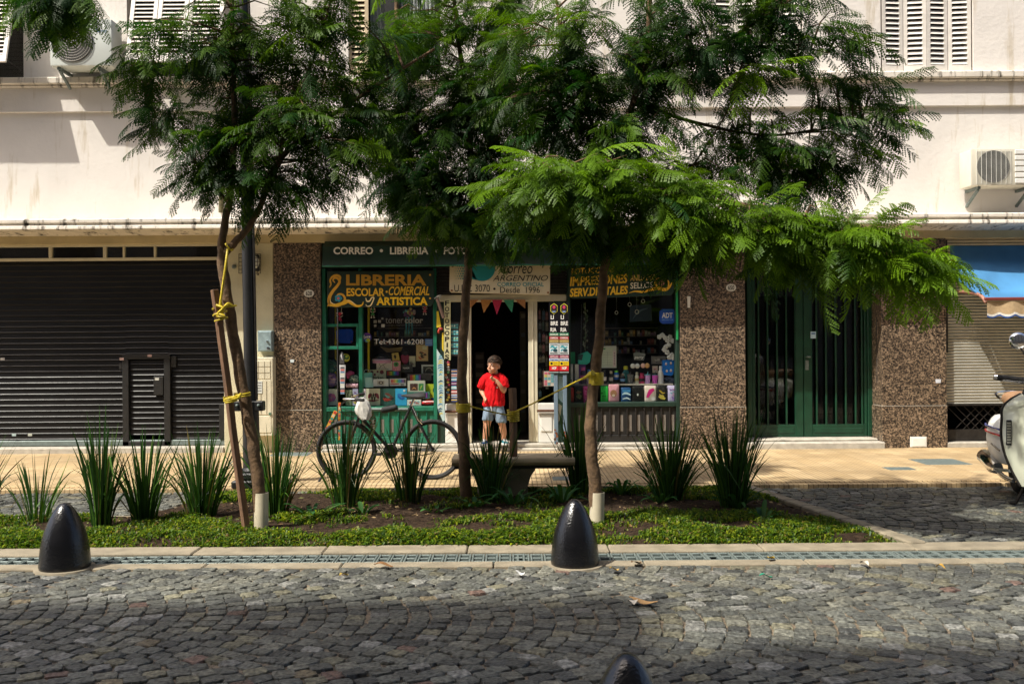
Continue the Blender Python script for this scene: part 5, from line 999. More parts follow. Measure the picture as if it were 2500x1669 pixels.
for a, b, lb in ((1390, 1399, 'pale lever file left of a second pale file in right window'), (1404, 1413, 'pale lever file beside the purple box')):
    t = MB(); t.wbox(a, 889, b, 937, Yu, .2, (.42, .43, .42)); t.wbox(a + 2, 893, b - 2, 906, Yu - .002, .002, (.6, .6, .58)); t.wdisc((a + b) / 2, 928, 2, 2, Yu - .002, .001, (.03, .03, .03), 10); fin(t, 'lever_file', lb, 'file', GR, 'paint', bevel=.002)
carton(1413, 890, 1430, 937, Yu + .08, .1, (.18, .06, .30), 'tall purple box behind the pink topped bottle', blobs(1414, 893, 1429, 935, [(.3, .14, .42), (.08, .02, .14)], 7, 4), 'purple_box', 'box', GR)
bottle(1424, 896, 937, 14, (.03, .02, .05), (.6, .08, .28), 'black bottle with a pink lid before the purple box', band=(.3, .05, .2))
bottle(1438, 902, 937, 12, (.34, .34, .52), (.04, .2, .5), 'lilac bottle with a blue lid beside right trunk', band=(.5, .48, .56))
carton(1391, 859, 1404, 888, Yu + .1, .02, (.01, .26, .10), 'plain green folder above the pale files', None, 'folder', 'folder', GR)
t = MB(); t.wprism([(1412, 866), (1434, 857), (1443, 866), (1440, 884), (1432, 890), (1411, 888)], Yu, .08, (.03, .32, .26)); t.wprism([(1412, 866), (1424, 864), (1421, 879), (1411, 878)], Yu - .003, .003, (.02, .05, .05)); t.tube([P(1418, 866, Yu), P(1420, 742, Yu + .1)], .002, 4, (.3, .3, .3)); fin(t, 'gift_bag', 'shiny teal bag hanging left of the right trunk', 'gift bag', GR, 'gloss', bevel=.004)
def dform(t, Y):
    t.wbox(1468, 848, 1496, 895, Y, .001, (.40, .44, .36)); t.wbox(1470, 850, 1478, 853, Y - .001, .001, (.04, .22, .08))
    for k in range(6): t.wbox(1470, 860 + k * 6, 1494, 860.6 + k * 6, Y - .001, .001, (.22, .25, .2))
    t.wbox(1483, 858, 1483.7, 892, Y - .001, .001, (.22, .25, .2)); t.wbox(1497, 856, 1503, 895, Y, .001, (.5, .36, .38))
    for k in range(8): t.wbox(1499, 860 + k * 4, 1501.5, 862 + k * 4, Y - .001, .001, (.1, .1, .1))
carton(1466, 844, 1505, 898, Yu + .1, .01, (.34, .36, .34), 'printed form sheet in a clear sleeve right of the trunk', dform, 'form_sheet', 'paper form', GR)
bottle(1474, 903, 938, 14, (.015, .015, .018), (.03, .03, .03), 'black label jar nearest the right trunk', band=(.45, .44, .42))
bottle(1492, 905, 938, 10, (.02, .02, .02), (.3, .26, .2), 'slim black bottle with tan cap', band=(.3, .3, .28))
bottle(1505, 904, 926, 13, (.02, .10, .36), (.12, .45, .05), 'blue jar with a green lid', Y=Yu + .06, band=(.5, .52, .5))
bottle(1520, 911, 938, 13, (.015, .015, .02), (.1, .09, .08), 'small dark jar with blue label', band=(.1, .2, .35))
tumbler(1539, 911, 938, 16, (.07, .08, .085), (.05, .05, .055), 'grey tumbler at the centre of the shelf')
bottle(1528, 893, 938, 15, (.03, .16, .17), (.5, .46, .04), 'tall teal flask with yellow tip behind the grey tumbler', Y=Yu + .12)
bottle(1555, 908, 938, 10, (.5, .47, .38), (.3, .28, .22), 'slim silver flask beside the grey tumbler', band=(.3, .24, .1))
bottle(1567, 910, 938, 13, (.30, .015, .08), (.22, .02, .06), 'maroon bottle left of the purple tumbler', band=(.02, .02, .02))
tumbler(1581, 912, 938, 15, (.34, .20, .56), (.10, .30, .36), 'purple tumbler with a teal lid')
tumbler(1599, 912, 938, 15, (.42, .06, .36), (.05, .12, .16), 'magenta tumbler right of the purple one')
bottle(1613, 893, 937, 14, (.66, .66, .62), (.66, .66, .62), 'white slim flask at the right of the shelf', neck=.5)
t = MB(); t.wprism([(1618, 879), (1643, 877), (1647, 884), (1644, 914), (1638, 917), (1622, 915), (1617, 905)], YF + .3, .07, (.01, .12, .52))
for a, b in ((1626, 888), (1638, 886), (1628, 905), (1638, 904)): t.wdisc(a, b, 2.6, 3.6, YF + .298, .001, (.5, .5, .48), 10); t.wdisc(a, b + 2, 2, 1.4, YF + .296, .001, (.4, .2, .06), 8)
fin(t, 'blue_backpack', 'small blue backpack with four white prints hanging at right', 'backpack', GR, bevel=.008)
bag(1622, 918, 1648, 938, YF + .4, [(.12, .16, .24), (.2, .24, .32), (.06, .08, .12)], 'crumpled grey blue bag under the blue backpack', grp=GR, seed=9)
t = MB()
for a, b, c_ in ((1545, 893, (.5, .52, .52)), (1556, 893, (.45, .48, .46)), (1570, 892, (.56, .28, .24)), (1580, 892, (.45, .26, .10))): t.ell(P(a, b, Yu), (.035, .035, .035), 14, 10, c_)
t.wprism([(1546, 862), (1555, 858), (1576, 864), (1572, 880), (1548, 878)], Yu - .01, .003, (.10, .11, .11)); t.text('party', 1549, 869, 1572, 877, Yu - .013, (.55, .56, .56), .02, .2); fin(t, 'ball_packet', 'clear packet of four round balls with a black header', 'packet', GR, smooth_ang=50, recalc=False)
carton(1592, 869, 1625, 888, Yu + .1, .08, (.12, .11, .10), 'smoky clear box under the white flowers', blobs(1593, 870, 1624, 887, [(.25, .24, .22), (.05, .05, .05)], 6, 5), 'clear_box', 'box', GR)
carton(1593, 893, 1606, 910, Yu + .05, .02, (.34, .28, .24), 'small pinkish printed pack behind the magenta tumbler', blobs(1594, 894, 1605, 909, [(.4, .1, .14), (.2, .2, .2)], 5, 3), 'printed_pack', 'packet', GR)
t = MB(); pts = [(1610, 822), (1617, 818), (1624, 824), (1636, 822), (1630, 831), (1642, 832), (1633, 842), (1626, 846), (1622, 853), (1629, 860), (1640, 866), (1634, 872), (1644, 873)]
for i, (a, b) in enumerate(pts):
    for k in range(5): t.ell(P(a + 3.2 * math.cos(k * 1.26 + i), b + 3.2 * math.sin(k * 1.26 + i), YF + .28 + .01 * (k % 2)), (.018, .01, .018), 8, 6, (.46, .50, .56))
t.tube(smooth([P(a, b, YF + .30) for a, b in pts], 3), .003, 4, (.1, .2, .08)); fin(t, 'flower_garland', 'white artificial flower garland hanging at the right side of right window', 'garland', GR, 'cloth', smooth_ang=60)
for k, (a, b, r_) in enumerate(((1537, 743, 4), (1555, 761, 4.5), (1570, 735, 4), (1505, 763, 3.5))):
    t = MB(); c = P(a, b, YF + .3); t.tube([(c.x + r_ / F * 12.9 * math.cos(q * .5236), c.y, c.z + r_ * 1.1 / F * 12.9 * math.sin(q * .5236)) for q in range(12)], .004, 5, (.5, .5, .42), closed=True); t.tube([(c.x, c.y, c.z + r_ / F * 12.9), (c.x, c.y, c.z + .3)], .001, 3, (.3, .3, .3)); o = fin(t, 'ring_ornament', 'small pale ring hanging high in the right window', 'ring', 'pale rings hanging in the right window')
    o['label'] = ('leftmost upper pale ring hanging right of the trunk in the right window', 'largest pale ring hanging lowest near the middle of right window', 'highest pale ring hanging in the right window', 'small pale ring hanging beside the right trunk')[k]
# side glass column right of the door: mixed goods
for k in range(22):
    x = 1315 + (k % 3) * 8.5; y = 760 + (k // 3) * 28 + rnd.uniform(-4, 4)
    c_ = rnd.choice([(.2, .17, .12), (.06, .1, .15), (.3, .12, .12), (.12, .12, .11), (.28, .26, .22), (.05, .08, .06)])
    t = MB(); w, h_ = rnd.uniform(5, 8), rnd.uniform(14, 24); t.wbox(x, y, x + w, y + h_, YF + .2, .02, c_); t.wbox(x + 1, y + 2, x + w - 1, y + h_ * .45, YF + .198, .002, tuple(min(.6, q * 1.9) for q in c_))
    t.wbox(x + w * .4, y - 4, x + w * .6, y, YF + .205, .003, (.2, .2, .18))
    if k == 0: pk = thing('blister_display', 'column of hanging packets behind glass right of the doorway', 'display', tuple(P(1327, 985, YF + .2)))
    t.build('packet', M['paint'], pk, recalc=False)
t = MB()
for k in range(14): a, b = 1329 + (k % 3) * 8, 908 + (k // 3) * 6.6; t.wbox(a, b, a + 6.6, b + 5.6, YF + .008, .002, rnd.choice([(.5, .46, .36), (.45, .12, .16), (.12, .3, .34), (.5, .4, .1)]))
t.wbox(1328, 906, 1352, 942, YF + .011, .003, (.48, .44, .38)); o = t.build('sticker_sheet', M['paint'], recalc=False); tag(o, 'sheet of tiny coloured stickers left of the sign stand legs', 'sticker sheet')
# things inside the dark doorway
for i, (a, b, c, d, col) in enumerate(((1160, 860, 1182, 1000, (.03, .028, .025)), (1270, 760, 1284, 1060, (.05, .045, .035)))):
    t = MB(); t.wbox(a, b, c, d, 14.2, .4, col); 
    for k in range(6): t.wbox(a + 2, b + 6 + k * (d - b) / 6.5, c - 2, b + 10 + k * (d - b) / 6.5 + 6, 14.18, .02, rnd.choice([(.10, .09, .08), (.16, .14, .1), (.06, .08, .1)]))
    o = t.build('dim_shelf', M['paint']); tag(o, ('dim shelf unit inside the doorway left of the boy', 'tall dim shelf edge inside the doorway at its right')[i], 'shelf')

# dim goods hanging deeper in the windows
t = MB(); t.wprism([(1538, 745), (1590, 743), (1592, 783), (1537, 786)], YF + .5, .01, (.02, .035, .07)); t.stroke([(1545, 778), (1560, 760), (1582, 752)], [1, 5, 1], YF + .498, (.06, .10, .16)); fin(t, 'navy_cloth', 'dim navy cloth hanging high inside the right window', 'cloth', GR, 'paint', recalc=False)
t = MB(); rr = random.Random(8)
for k in range(34): t.ell(P(1428 + rr.uniform(-5, 7), 742 + k * 3.3, YF + .35 + rr.uniform(-.02, .02)), (.012, .006, .018), 6, 4, rr.choice([(.05, .09, .04), (.12, .13, .10), (.03, .05, .03)]))
t.tube([P(1429, 738, YF + .35), P(1429, 858, YF + .35)], .003, 4, (.1, .12, .06)); fin(t, 'leaf_garland', 'thin dark leaf garland hanging left of the right trunk in the right window', 'garland', GR, 'paint', smooth_ang=60)
for (x0, x1, y0, y1, rows, lb) in ((912, 1052, 800, 842, 2, 'dim back shelf of small boxes behind the phone lettering in left window'), (1455, 1606, 800, 862, 3, 'dim back shelf of small boxes in the middle of right window')):
    r = thing('stock_shelf', lb, 'shelf', tuple(P((x0 + x1) / 2, y1, YF + .8)), 'dim stock shelves inside the windows'); t = MB()
    for j in range(rows + 1): t.wbox(x0, y0 + (y1 - y0) * j / rows, x1, y0 + (y1 - y0) * j / rows + 1.5, YF + .78, .15, (.10, .08, .06))
    t.build('boards', M['paint'], r); x = x0 + 1
    rr = random.Random(x0)
    while x < x1 - 6:
        w = rr.uniform(4, 9)
        for j in range(rows):
            if rr.random() < .25: continue
            b = y0 + (y1 - y0) * (j + 1) / rows; h_ = rr.uniform(.4, .85) * (y1 - y0) / rows; t = MB(); c_ = rr.choice([(.20, .06, .05), (.05, .10, .18), (.22, .20, .14), (.06, .14, .08), (.24, .16, .05), (.14, .08, .16), (.25, .25, .24)]); t.wbox(x, b - h_, x + w - 1, b, YF + .79, .08, c_); t.wbox(x + .8, b - h_ * .75, x + w - 1.8, b - h_ * .4, YF + .788, .002, tuple(min(.7, q * 2) for q in c_)); t.build('stock_box', M['paint'], r, recalc=False)
        x += w
# ================================================================== BOY
def remesh_build(parts, name, mat, parent, vox, smooth_it=2, off=None, fold=0):
    """union of several closed meshes as one continuous surface"""
    m = MB()
    for p in parts: m.add(p.v, p.f)
    me = m.mesh('tmp', off if off is not None else ORG_W(parent)); ob = bpy.data.objects.new('tmp', me); COL.objects.link(ob)
    a = ob.modifiers.new('r', 'REMESH'); a.mode = 'VOXEL'; a.voxel_size = vox; a.use_smooth_shade = True
    b = ob.modifiers.new('s', 'SMOOTH'); b.factor = .5; b.iterations = smooth_it
    me2 = bpy.data.meshes.new_from_object(ob.evaluated_get(bpy.context.evaluated_depsgraph_get())); bpy.data.objects.remove(ob); bpy.data.meshes.remove(me)
    if fold:
        co = [v.co.copy() for v in me2.vertices]; nn_ = [v.normal.copy() for v in me2.vertices]
        for v, c_, n_ in zip(me2.vertices, co, nn_): v.co = c_ + n_ * fold * (.45 + .8 * noise.noise((c_.x * 14, c_.y * 14, c_.z * 7 + c_.x * 9)) + .6 * noise.noise((c_.x * 30, c_.y * 30, c_.z * 14 - c_.x * 20)))
    me2.name = name; me2.materials.clear(); me2.materials.append(mat); me2.polygons.foreach_set('use_smooth', [True] * len(me2.polygons))
    o = bpy.data.objects.new(name, me2); COL.objects.link(o); o.parent = parent; return o
def limb(pts, rr, n=12): t = MB(); t.tube(smooth([tuple(p) for p in pts], 4), lerp_r(rr, len(pts), 4), n); return t
def lerp_r(rr, n, k): return [rr[i] + (rr[i + 1] - rr[i]) * j / k for i in range(n - 1) for j in range(k)] + [rr[-1]]
YB = YF - .16; SZ = SW + .097
boy = thing('person', 'boy in red T-shirt and blue shorts standing in shop doorway, hand at mouth', 'person', tuple(P(1206, 1090, YB).to_tuple()[:2]) + (SZ,))
def Q(px, py, dy=0.): q = P(px, py, YB); return Vector((q.x, YB + dy, q.z))
pb = []
pb.append(limb([Q(1206, 1000), Q(1207, 972, -.005), Q(1207, 945, .0), Q(1207, 925, .01), Q(1209, 915, .015), Q(1209, 905, .0)], [.085, .088, .09, .075, .036, .034]))
hip = [(1194, 998), (1218, 998)]
legs = [[Q(1195, 1000), Q(1191, 1020, -.01), Q(1189, 1038, -.02), Q(1187, 1058, .0), Q(1184, 1082, .02)], [Q(1217, 1000), Q(1222, 1020, -.01), Q(1226, 1036, -.015), Q(1229, 1055, .02), Q(1230, 1077, .045)]]
for l in legs: pb.append(limb(l, [.075, .064, .047, .045, .031]))
armL = [Q(1189, 922, .01), Q(1180, 936, .02), Q(1175, 951, .02), Q(1179, 960, -.04), Q(1182, 966, -.08)]
armR = [Q(1224, 922, .01), Q(1231, 937, .0), Q(1230, 954, -.05), Q(1222, 941, -.10), Q(1212, 927, -.115)]
for a in (armL, armR): pb.append(limb(a, [.040, .036, .030, .028, .021]))
pb.append(limb([Q(1189, 922, .01), Q(1207, 919, .01), Q(1224, 922, .01)], [.042, .05, .042]))
# hands with five fingers each
def hand(c, fwd, side, curl, s=1.):
    f = Vector(fwd).normalized(); sd = Vector(side); sd = (sd - f * sd.dot(f)).normalized(); nn = f.cross(sd) * curl
    t = MB(); t.tube([c - f * .012, c + f * .012, c + f * .04, c + f * .052], [.017, .022, .023, .018], 10, sx=.62 if abs(sd.y) < .5 else 1.0); pb.append(t)
    for i, (o_, l) in enumerate(((-.018, .036), (-.006, .042), (.006, .040), (.018, .031))):
        b = c + f * .042 + sd * o_; pts = [b, b + f * l * .42 + nn * .006, b + f * l * .72 + nn * .020, b + f * l * .74 + nn * .036]
        t = MB(); t.tube([tuple(p) for p in pts], [.0085, .008, .0075, .006], 8); pb.append(t)
    b = c + f * .008 - sd * .018; t = MB(); t.tube([tuple(b), tuple(b - sd * .014 + f * .014 + nn * .006), tuple(b - sd * .010 + f * .034 + nn * .014)], [.0105, .009, .007], 8); pb.append(t)
hand(Q(1183, 968, -.085), (.35, -.4, -.75), (.4, -.8, .2), 1)
hand(Q(1210, 925, -.118), (-.85, -.1, .35), (.3, .1, .9), -1)
# head, turned to the viewer's left
hc = Q(1206, 892, -.015); turn = Matrix.Rotation(R(-38), 3, 'Z')         # face looks along -y then turned
def HD(x, y, z): return hc + turn @ Vector((x, y, z))
t = MB(); t.ell(hc + Vector((0, .01, .022)), (.078, .092, .092), 20, 14, rot=turn); pb.append(t)
t = MB(); t.ell(HD(0, -.028, -.042), (.056, .060, .062), 18, 12, rot=turn); pb.append(t)
t = MB(); t.ell(HD(0, -.074, -.082), (.024, .018, .016), 12, 8, rot=turn); pb.append(t)      # chin
for s_ in (-1, 1):
    t = MB(); t.ell(HD(s_ * .034, -.066, -.040), (.024, .018, .022), 12, 8, rot=turn); pb.append(t)
    t = MB(); t.ell(HD(s_ * .080, .012, -.016), (.010, .019, .028), 12, 8, rot=turn); pb.append(t)
    t = MB(); t.ell(HD(s_ * .030, -.079, .020), (.024, .010, .008), 10, 6, rot=turn); pb.append(t)
t = MB(); t.tube([HD(0, -.084, .008), HD(0, -.098, -.018), HD(0, -.104, -.028)], [.008, .011, .014], 10); t.ell(HD(0, -.094, -.030), (.017, .012, .010), 10, 8, rot=turn); pb.append(t)
t = MB(); t.ell(HD(0, -.088, -.056), (.022, .009, .006), 12, 8, rot=turn); t.ell(HD(0, -.086, -.066), (.019, .009, .006), 12, 8, rot=turn); pb.append(t)
body = remesh_build(pb, 'body', M['skin'], boy, .0058, 2)
t = MB()
for s_ in (-1, 1):
    e = HD(s_ * .030, -.080, .004); t.ell(e, (.0115, .006, .0065), 10, 8, (.6, .56, .5), rot=turn); t.ell(e + turn @ Vector((-.002, -.005, 0)), (.0055, .003, .006), 8, 6, (.02, .012, .008), rot=turn)
    t.tube([HD(s_ * .014, -.092, .021), HD(s_ * .032, -.091, .027), HD(s_ * .050, -.078, .022)], [.003, .0042, .002], 6, (.03, .018, .01))
t.tube([HD(-.018, -.093, -.061), HD(0, -.098, -.0605), HD(.018, -.093, -.061)], [.0015, .0025, .0015], 6, (.22, .06, .05))
t.build('facial_features', M['paint'], body)
hp = []
t = MB(); t.ell(hc + Vector((0, .016, .036)), (.083, .093, .086), 22, 14, rot=turn); 
hair = MB(); keep = {}
for i, v in enumerate(t.v):
    l = turn.inverted() @ (Vector(v) - hc); low = -.03 if l.y > .0 else (.036 if l.y < -.05 else .004); keep[i] = l.z > low
fs = [f for f in t.f if all(keep[i] for i in f)]
hv = [Vector(v) for v in t.v]; used = sorted({i for f in fs for i in f}); ix = {k: n for n, k in enumerate(used)}
hair.v = [tuple(hv[k]) for k in used]; hair.f = [tuple(ix[k] for k in f) for f in fs]; hair.c = [(.035, .02, .012)] * len(hair.f)
rr = random.Random(4)
for k in range(420):                                          # combed locks over the cap
    a = rr.uniform(0, 6.283); el = rr.uniform(.05, 1.5); d = Vector((math.cos(a) * math.cos(el) * .086, math.sin(a) * math.cos(el) * .096 + .016, math.sin(el) * .090 + .036))
    if d.z < (-.02 if d.y > 0 else .03): continue
    tg = Vector((-.35, -1, 0)) if d.y < .04 else Vector((0, .5, -1)); nrm = Vector((d.x, d.y - .016, d.z - .036)).normalized(); tg = (tg - nrm * tg.dot(nrm)).normalized() * rr.uniform(.024, .042)
    p0 = hc + turn @ (d + nrm * .001); p1 = hc + turn @ (d + tg * .5 + nrm * .005); p2 = hc + turn @ (d + tg - nrm * .004); c_ = rr.choice([(.03, .017, .01), (.06, .034, .02), (.02, .012, .008)]); hair.tube([p0, p1, p2], [.005, .0055, .002], 4, c_)
hair.build('hair', mk('hair', rough=.65, attr=True, var=.1, spec=.2), boy, recalc=True, smooth_ang=60)
# T-shirt
def ring(c, rx, ry, n=22, tilt=0.): return [c + Vector((rx * math.cos(2 * math.pi * k / n), ry * math.sin(2 * math.pi * k / n), tilt * math.cos(2 * math.pi * k / n) + .004 * math.sin(4 * math.pi * k / n * 1.5))) for k in range(n)]
sh = []
t = MB(); t.rings([ring(Q(1205.5, 990), .134, .104), ring(Q(1205.5, 986), .138, .106), ring(Q(1206, 972), .132, .106), ring(Q(1206.5, 955), .130, .106), ring(Q(1207, 938, .005), .128, .102), ring(Q(1207, 926, .01), .112, .082), ring(Q(1208, 918, .012), .085, .066), ring(Q(1209, 914, .012), .05, .05), ring(Q(1209, 912.5, .012), .046, .046)]); sh.append(t)
for arm, e in ((armL, Q(1174, 947, .012)), (armR, Q(1232, 944, -.02))):
    t = MB(); a = arm[0]; t.tube(smooth([tuple(a + (Vector((.04, 0, 0)) if arm is armL else Vector((-.04, 0, 0)))), tuple(a), tuple(a.lerp(e, .5) + Vector((-.006 if arm is armL else .006, 0, .004))), tuple(e)], 4), lerp_r([.05, .054, .056, .055], 4, 4), 14); sh.append(t)
shirt = remesh_build(sh, 'shirt', mk('red_cotton', (.52, .007, .011), .9, var=.2, scale=14, bump=1.6, bscale=14, spec=.15), boy, .0075, 3, fold=.016)
t = MB()
for k in range(3): q = Q(1209 + 1, 934 + k * 5.4, -.095 - .002); t.box(q.x - .004, q.x + .030, q.y - .003, q.y + .004, q.z - .009, q.z + .012, (.6, .6, .6) if k != 1 else (.02, .03, .10))
t.build('chest_print', M['cloth'], shirt)
st = []
t = MB(); t.rings([ring(Q(1206, 1009, -.002), .06, .075), ring(Q(1206, 1004, -.002), .105, .085), ring(Q(1206, 995), .125, .092), ring(Q(1206, 984), .118, .088)]); st.append(t)
for l, e in ((0, (1190, 1025)), (1, (1224, 1030))):
    cx0 = 1196 if l == 0 else 1217; t = MB(); t.rings([ring(Q(e[0], e[1], -.008), .068, .082), ring(Q(e[0], e[1] - 3, -.008), .069, .083), ring(Q((cx0 + e[0]) / 2, 1008, -.004), .069, .088), ring(Q(cx0, 995), .066, .088), ring(Q(cx0 + (2 if l == 0 else -2), 984), .06, .08)]); st.append(t)
shorts = remesh_build(st, 'shorts', mk('shorts_fabric', (.17, .23, .30), .9, var=.2, scale=14, bump=1., bscale=18, spec=.15, stretch=(1, 1, .4)), boy, .0075, 2, fold=.012)
t = MB(); t.tube([Q(1199, 990, -.105), Q(1200, 996, -.108), Q(1201, 1001, -.104)], .005, 6, (.7, .7, .7)); t.build('drawstring', M['cloth'], shorts)
for (x, y, dy, a, c_) in ((1184, 1083, -.0, R(12), (.02, .07, .22)), (1230, 1079, .03, R(-20), (.03, .14, .17))):
    an = Q(x, y, dy); rs = []; zb = SZ; d = Vector((-math.sin(a), -math.cos(a), 0)); s_ = Vector((d.y, -d.x, 0)) * -1
    up_c, so_c = MB(), MB()
    for (u, w, z0, z1) in ((-.055, .026, .0, .07), (-.045, .034, .0, .085), (0, .036, .0, .082), (.05, .038, .0, .056), (.09, .036, .0, .042), (.115, .022, .003, .032)):
        c = Vector((an.x, an.y, zb)) + d * u; rs.append([c + s_ * (w * math.cos(k * math.pi / 6)) + Vector((0, 0, z0 + .022 + (z1 - z0 - .022) * max(0, math.sin(k * math.pi / 6)))) for k in range(12)])
    up_c.rings(rs, c_); r2_ = [[Vector((p.x, p.y, zb)) + (p - Vector((p.x, p.y, p.z))) * 0 + Vector((0, 0, z)) for p in rs[0]] for z in (0, .022)]
    out = [Vector((an.x, an.y, zb)) + d * u + s_ * w * sg for u, w, sg in ((-.06, .02, 1), (-.04, .037, 1), (.05, .041, 1), (.1, .036, 1), (.122, .015, 1), (.122, .015, -1), (.1, .036, -1), (.05, .041, -1), (-.04, .037, -1), (-.06, .02, -1))]
    so_c.rings([out, [p + Vector((0, 0, .024)) for p in out]], (.68, .68, .66))
    for k in range(4): c = Vector((an.x, an.y, zb)) + d * (.02 + k * .018); so_c.tube([c - s_ * .024 + Vector((0, 0, .07 - k * .007)), c + s_ * .024 + Vector((0, 0, .07 - k * .007))], .005, 5, (.7, .7, .68))
    shoe = up_c.build('shoe', M['cloth'], boy, smooth_ang=50); so_c.build('sole', M['paint'], shoe)
# ================================================================== BICYCLE
YK = 9.98
bike = thing('bicycle', 'black city bicycle with a white bag on its handlebar parked before the left shop window', 'bicycle', (P(950, 1169, YK).x, YK, SW))
B = lambda x, y, dy=0.: Vector((P(x, y, YK).x, YK + dy, P(x, y, YK).z))
def wheel(cx_, cy_, yaw=0.):
    c = B(cx_, cy_); c.z = SW + .318; e = bpy.data.objects.new('wheel', None)
    rot = Matrix.Rotation(yaw, 3, 'Z'); n = 48
    def circ(r_, y=0.): return [c + rot @ Vector((r_ * math.cos(2 * math.pi * k / n), y, r_ * math.sin(2 * math.pi * k / n))) for k in range(n)]
    t = MB(); t.tube(circ(.300), .020, 8, closed=True); ty = t.build('wheel', M['rubber'], bike, smooth_ang=60); ORG[ty.name] = c
    t = MB(); t.tube(circ(.277), .010, 6, closed=True); t.build('rim', M['iron'], ty, smooth_ang=60)
    t = MB()
    for k in range(32):
        a = 2 * math.pi * k / 32; b = a + (.5 if k % 4 < 2 else -.5); t.tube([c + rot @ Vector((.022 * math.cos(b), .03 if k % 2 else -.03, .022 * math.sin(b))), c + rot @ Vector((.27 * math.cos(a), 0, .27 * math.sin(a)))], .0014, 3)
    t.build('spokes', M['iron'], ty)
    t = MB(); t.tube([c + rot @ Vector((0, -.045, 0)), c + rot @ Vector((0, .045, 0))], .02, 10); t.tube([c + rot @ Vector((0, -.065, 0)), c + rot @ Vector((0, .065, 0))], .006, 8); t.build('hub', M['iron'], ty); return c
wf = wheel(846, 1096, .06); wr2 = wheel(1056, 1096)
ht0, ht1 = B(884, 990), B(876, 1020); st_ = B(1004, 990); bb = B(955, 1100)
t = MB(); t.tube([ht0, ht1], .021, 10); t.tube([ht1.lerp(ht0, .2), bb], .018, 10); t.tube([st_, bb], .017, 10)
for s_ in (-.05, .05):
    t.tube([bb + Vector((.02, s_ * .5, 0)), wr2 + Vector((0, s_, 0))], .010, 8); t.tube([st_ + Vector((0, s_ * .3, -.02)), wr2 + Vector((0, s_, 0))], .009, 8)
t.build('frame', M['black'], bike, smooth_ang=50)
t = MB(); t.tube([B(886, 999), B(996, 999)], .017, 10); t.build('top_tube', M['steel'], bike, smooth_ang=50)
t = MB(); t.tube(smooth([B(931, 999), B(938, 1000), B(960, 996), B(970, 992)], 3), [.022, .03, .034, .036, .036, .035, .034, .032, .03, .02], 10); t.build('frame_pad', M['rubber'], bike, smooth_ang=60)
t = MB()
for s_ in (-.055, .055): t.tube(smooth([ht1 + Vector((0, s_ * .6, 0)), ht1.lerp(wf, .5) + Vector((.0, s_, 0)), wf + Vector((0, s_, 0))], 4), .010, 8)
t.tube([ht1 + Vector((0, -.035, 0)), ht1 + Vector((0, .035, 0))], .015, 8); t.build('fork', M['black'], bike, smooth_ang=50)
t = MB(); hb = B(888, 972); t.tube([ht0, hb], .014, 8); t.tube(smooth([hb + Vector((-.05, .30, .03)), hb + Vector((-.16, .22, .02)), hb + Vector((-.10, .06, 0)), hb, hb + Vector((-.10, -.06, 0)), hb + Vector((-.18, -.2, .01)), hb + Vector((.04, -.30, .0))], 5), .011, 8)
hbo = t.build('handlebar', M['chrome'], bike, smooth_ang=50)
t = MB(); t.tube([hb + Vector((-.09, -.245, .005)), hb + Vector((.05, -.305, 0))], .017, 8); t.tube([hb + Vector((-.10, .265, .025)), hb + Vector((-.04, .305, .03))], .017, 8); t.build('grip', M['rubber'], hbo, smooth_ang=50)
t = MB(); t.tube(smooth([hb + Vector((-.15, -.12, 0)), hb + Vector((-.22, -.13, -.06)), hb + Vector((-.20, -.05, -.16)), B(874, 1018, -.03)], 4), .004, 5); t.tube(smooth([hb + Vector((-.15, .12, 0)), hb + Vector((-.26, .05, -.09)), hb + Vector((-.1, 0, -.14)), B(886, 1000, -.03)], 4), .004, 5); t.build('cable', M['black'], hbo)
t = MB(); a0 = B(1003, 990); t.tube([a0, B(1011, 972)], .013, 8); sp = t.build('seat_post', M['chrome'], bike)
t = MB(); rs = []
for (x, y, w, h_) in ((980, 966, .02, .012), (988, 966.5, .028, .02), (1000, 968, .04, .03), (1014, 969, .075, .045), (1028, 967.5, .10, .05), (1038, 967, .085, .04)):
    c = B(x, y); rs.append([c + Vector((0, w * math.cos(k * math.pi / 7), h_ * math.sin(k * math.pi / 7) * (1 if math.sin(k * math.pi / 7) > 0 else .5))) for k in range(14)])
t.rings(rs); t.build('saddle', M['rubber'], bike, smooth_ang=60)
t = MB(); t.lathe([(.075, -.004), (.078, 0), (.075, .004)], bb + Vector((0, -.05, 0)), 26, ax='y'); t.bar(bb + Vector((0, -.06, 0)), B(925, 1105, -.06), .02, .012); t.bar(bb + Vector((0, .06, 0)), B(985, 1096, .06), .02, .012); t.tube([bb + Vector((0, -.06, 0)), bb + Vector((0, .06, 0))], .012, 8); cr = t.build('crankset', M['iron'], bike)
for q, s_ in (((925, 1105), -1), ((985, 1096), 1)): t = MB(); c = B(*q); t.box(c.x - .04, c.x + .04, YK + s_ * .115 - .045, YK + s_ * .115 + .045, c.z - .012, c.z + .012); t.build('pedal', M['rubber'], cr)
t = MB(); t.tube([bb + Vector((0, -.05, .09)), wr2 + Vector((0, -.05, .035)), wr2 + Vector((.035, -.05, 0)), wr2 + Vector((0, -.05, -.035)), bb + Vector((0, -.05, -.09))], .006, 5); t.build('chain', M['iron'], bike)
t = MB(); t.tube(smooth([B(1008, 992, -.02), B(1016, 1008, -.03), B(1020, 1020, -.03), B(1032, 1034, -.03)], 4), .009, 6); t.build('brake_caliper', M['chrome'], bike)
t = MB(); t.bar(B(797, 1148, -.03), B(778, 1180, -.12), .022, .015); t.bar(B(797, 1150, .05), B(806, 1178, .12), .02, .015); t.build('kickstand', M['iron'], bike)
t = MB(); x = B(906, 1010, -.03); rr = random.Random(2)
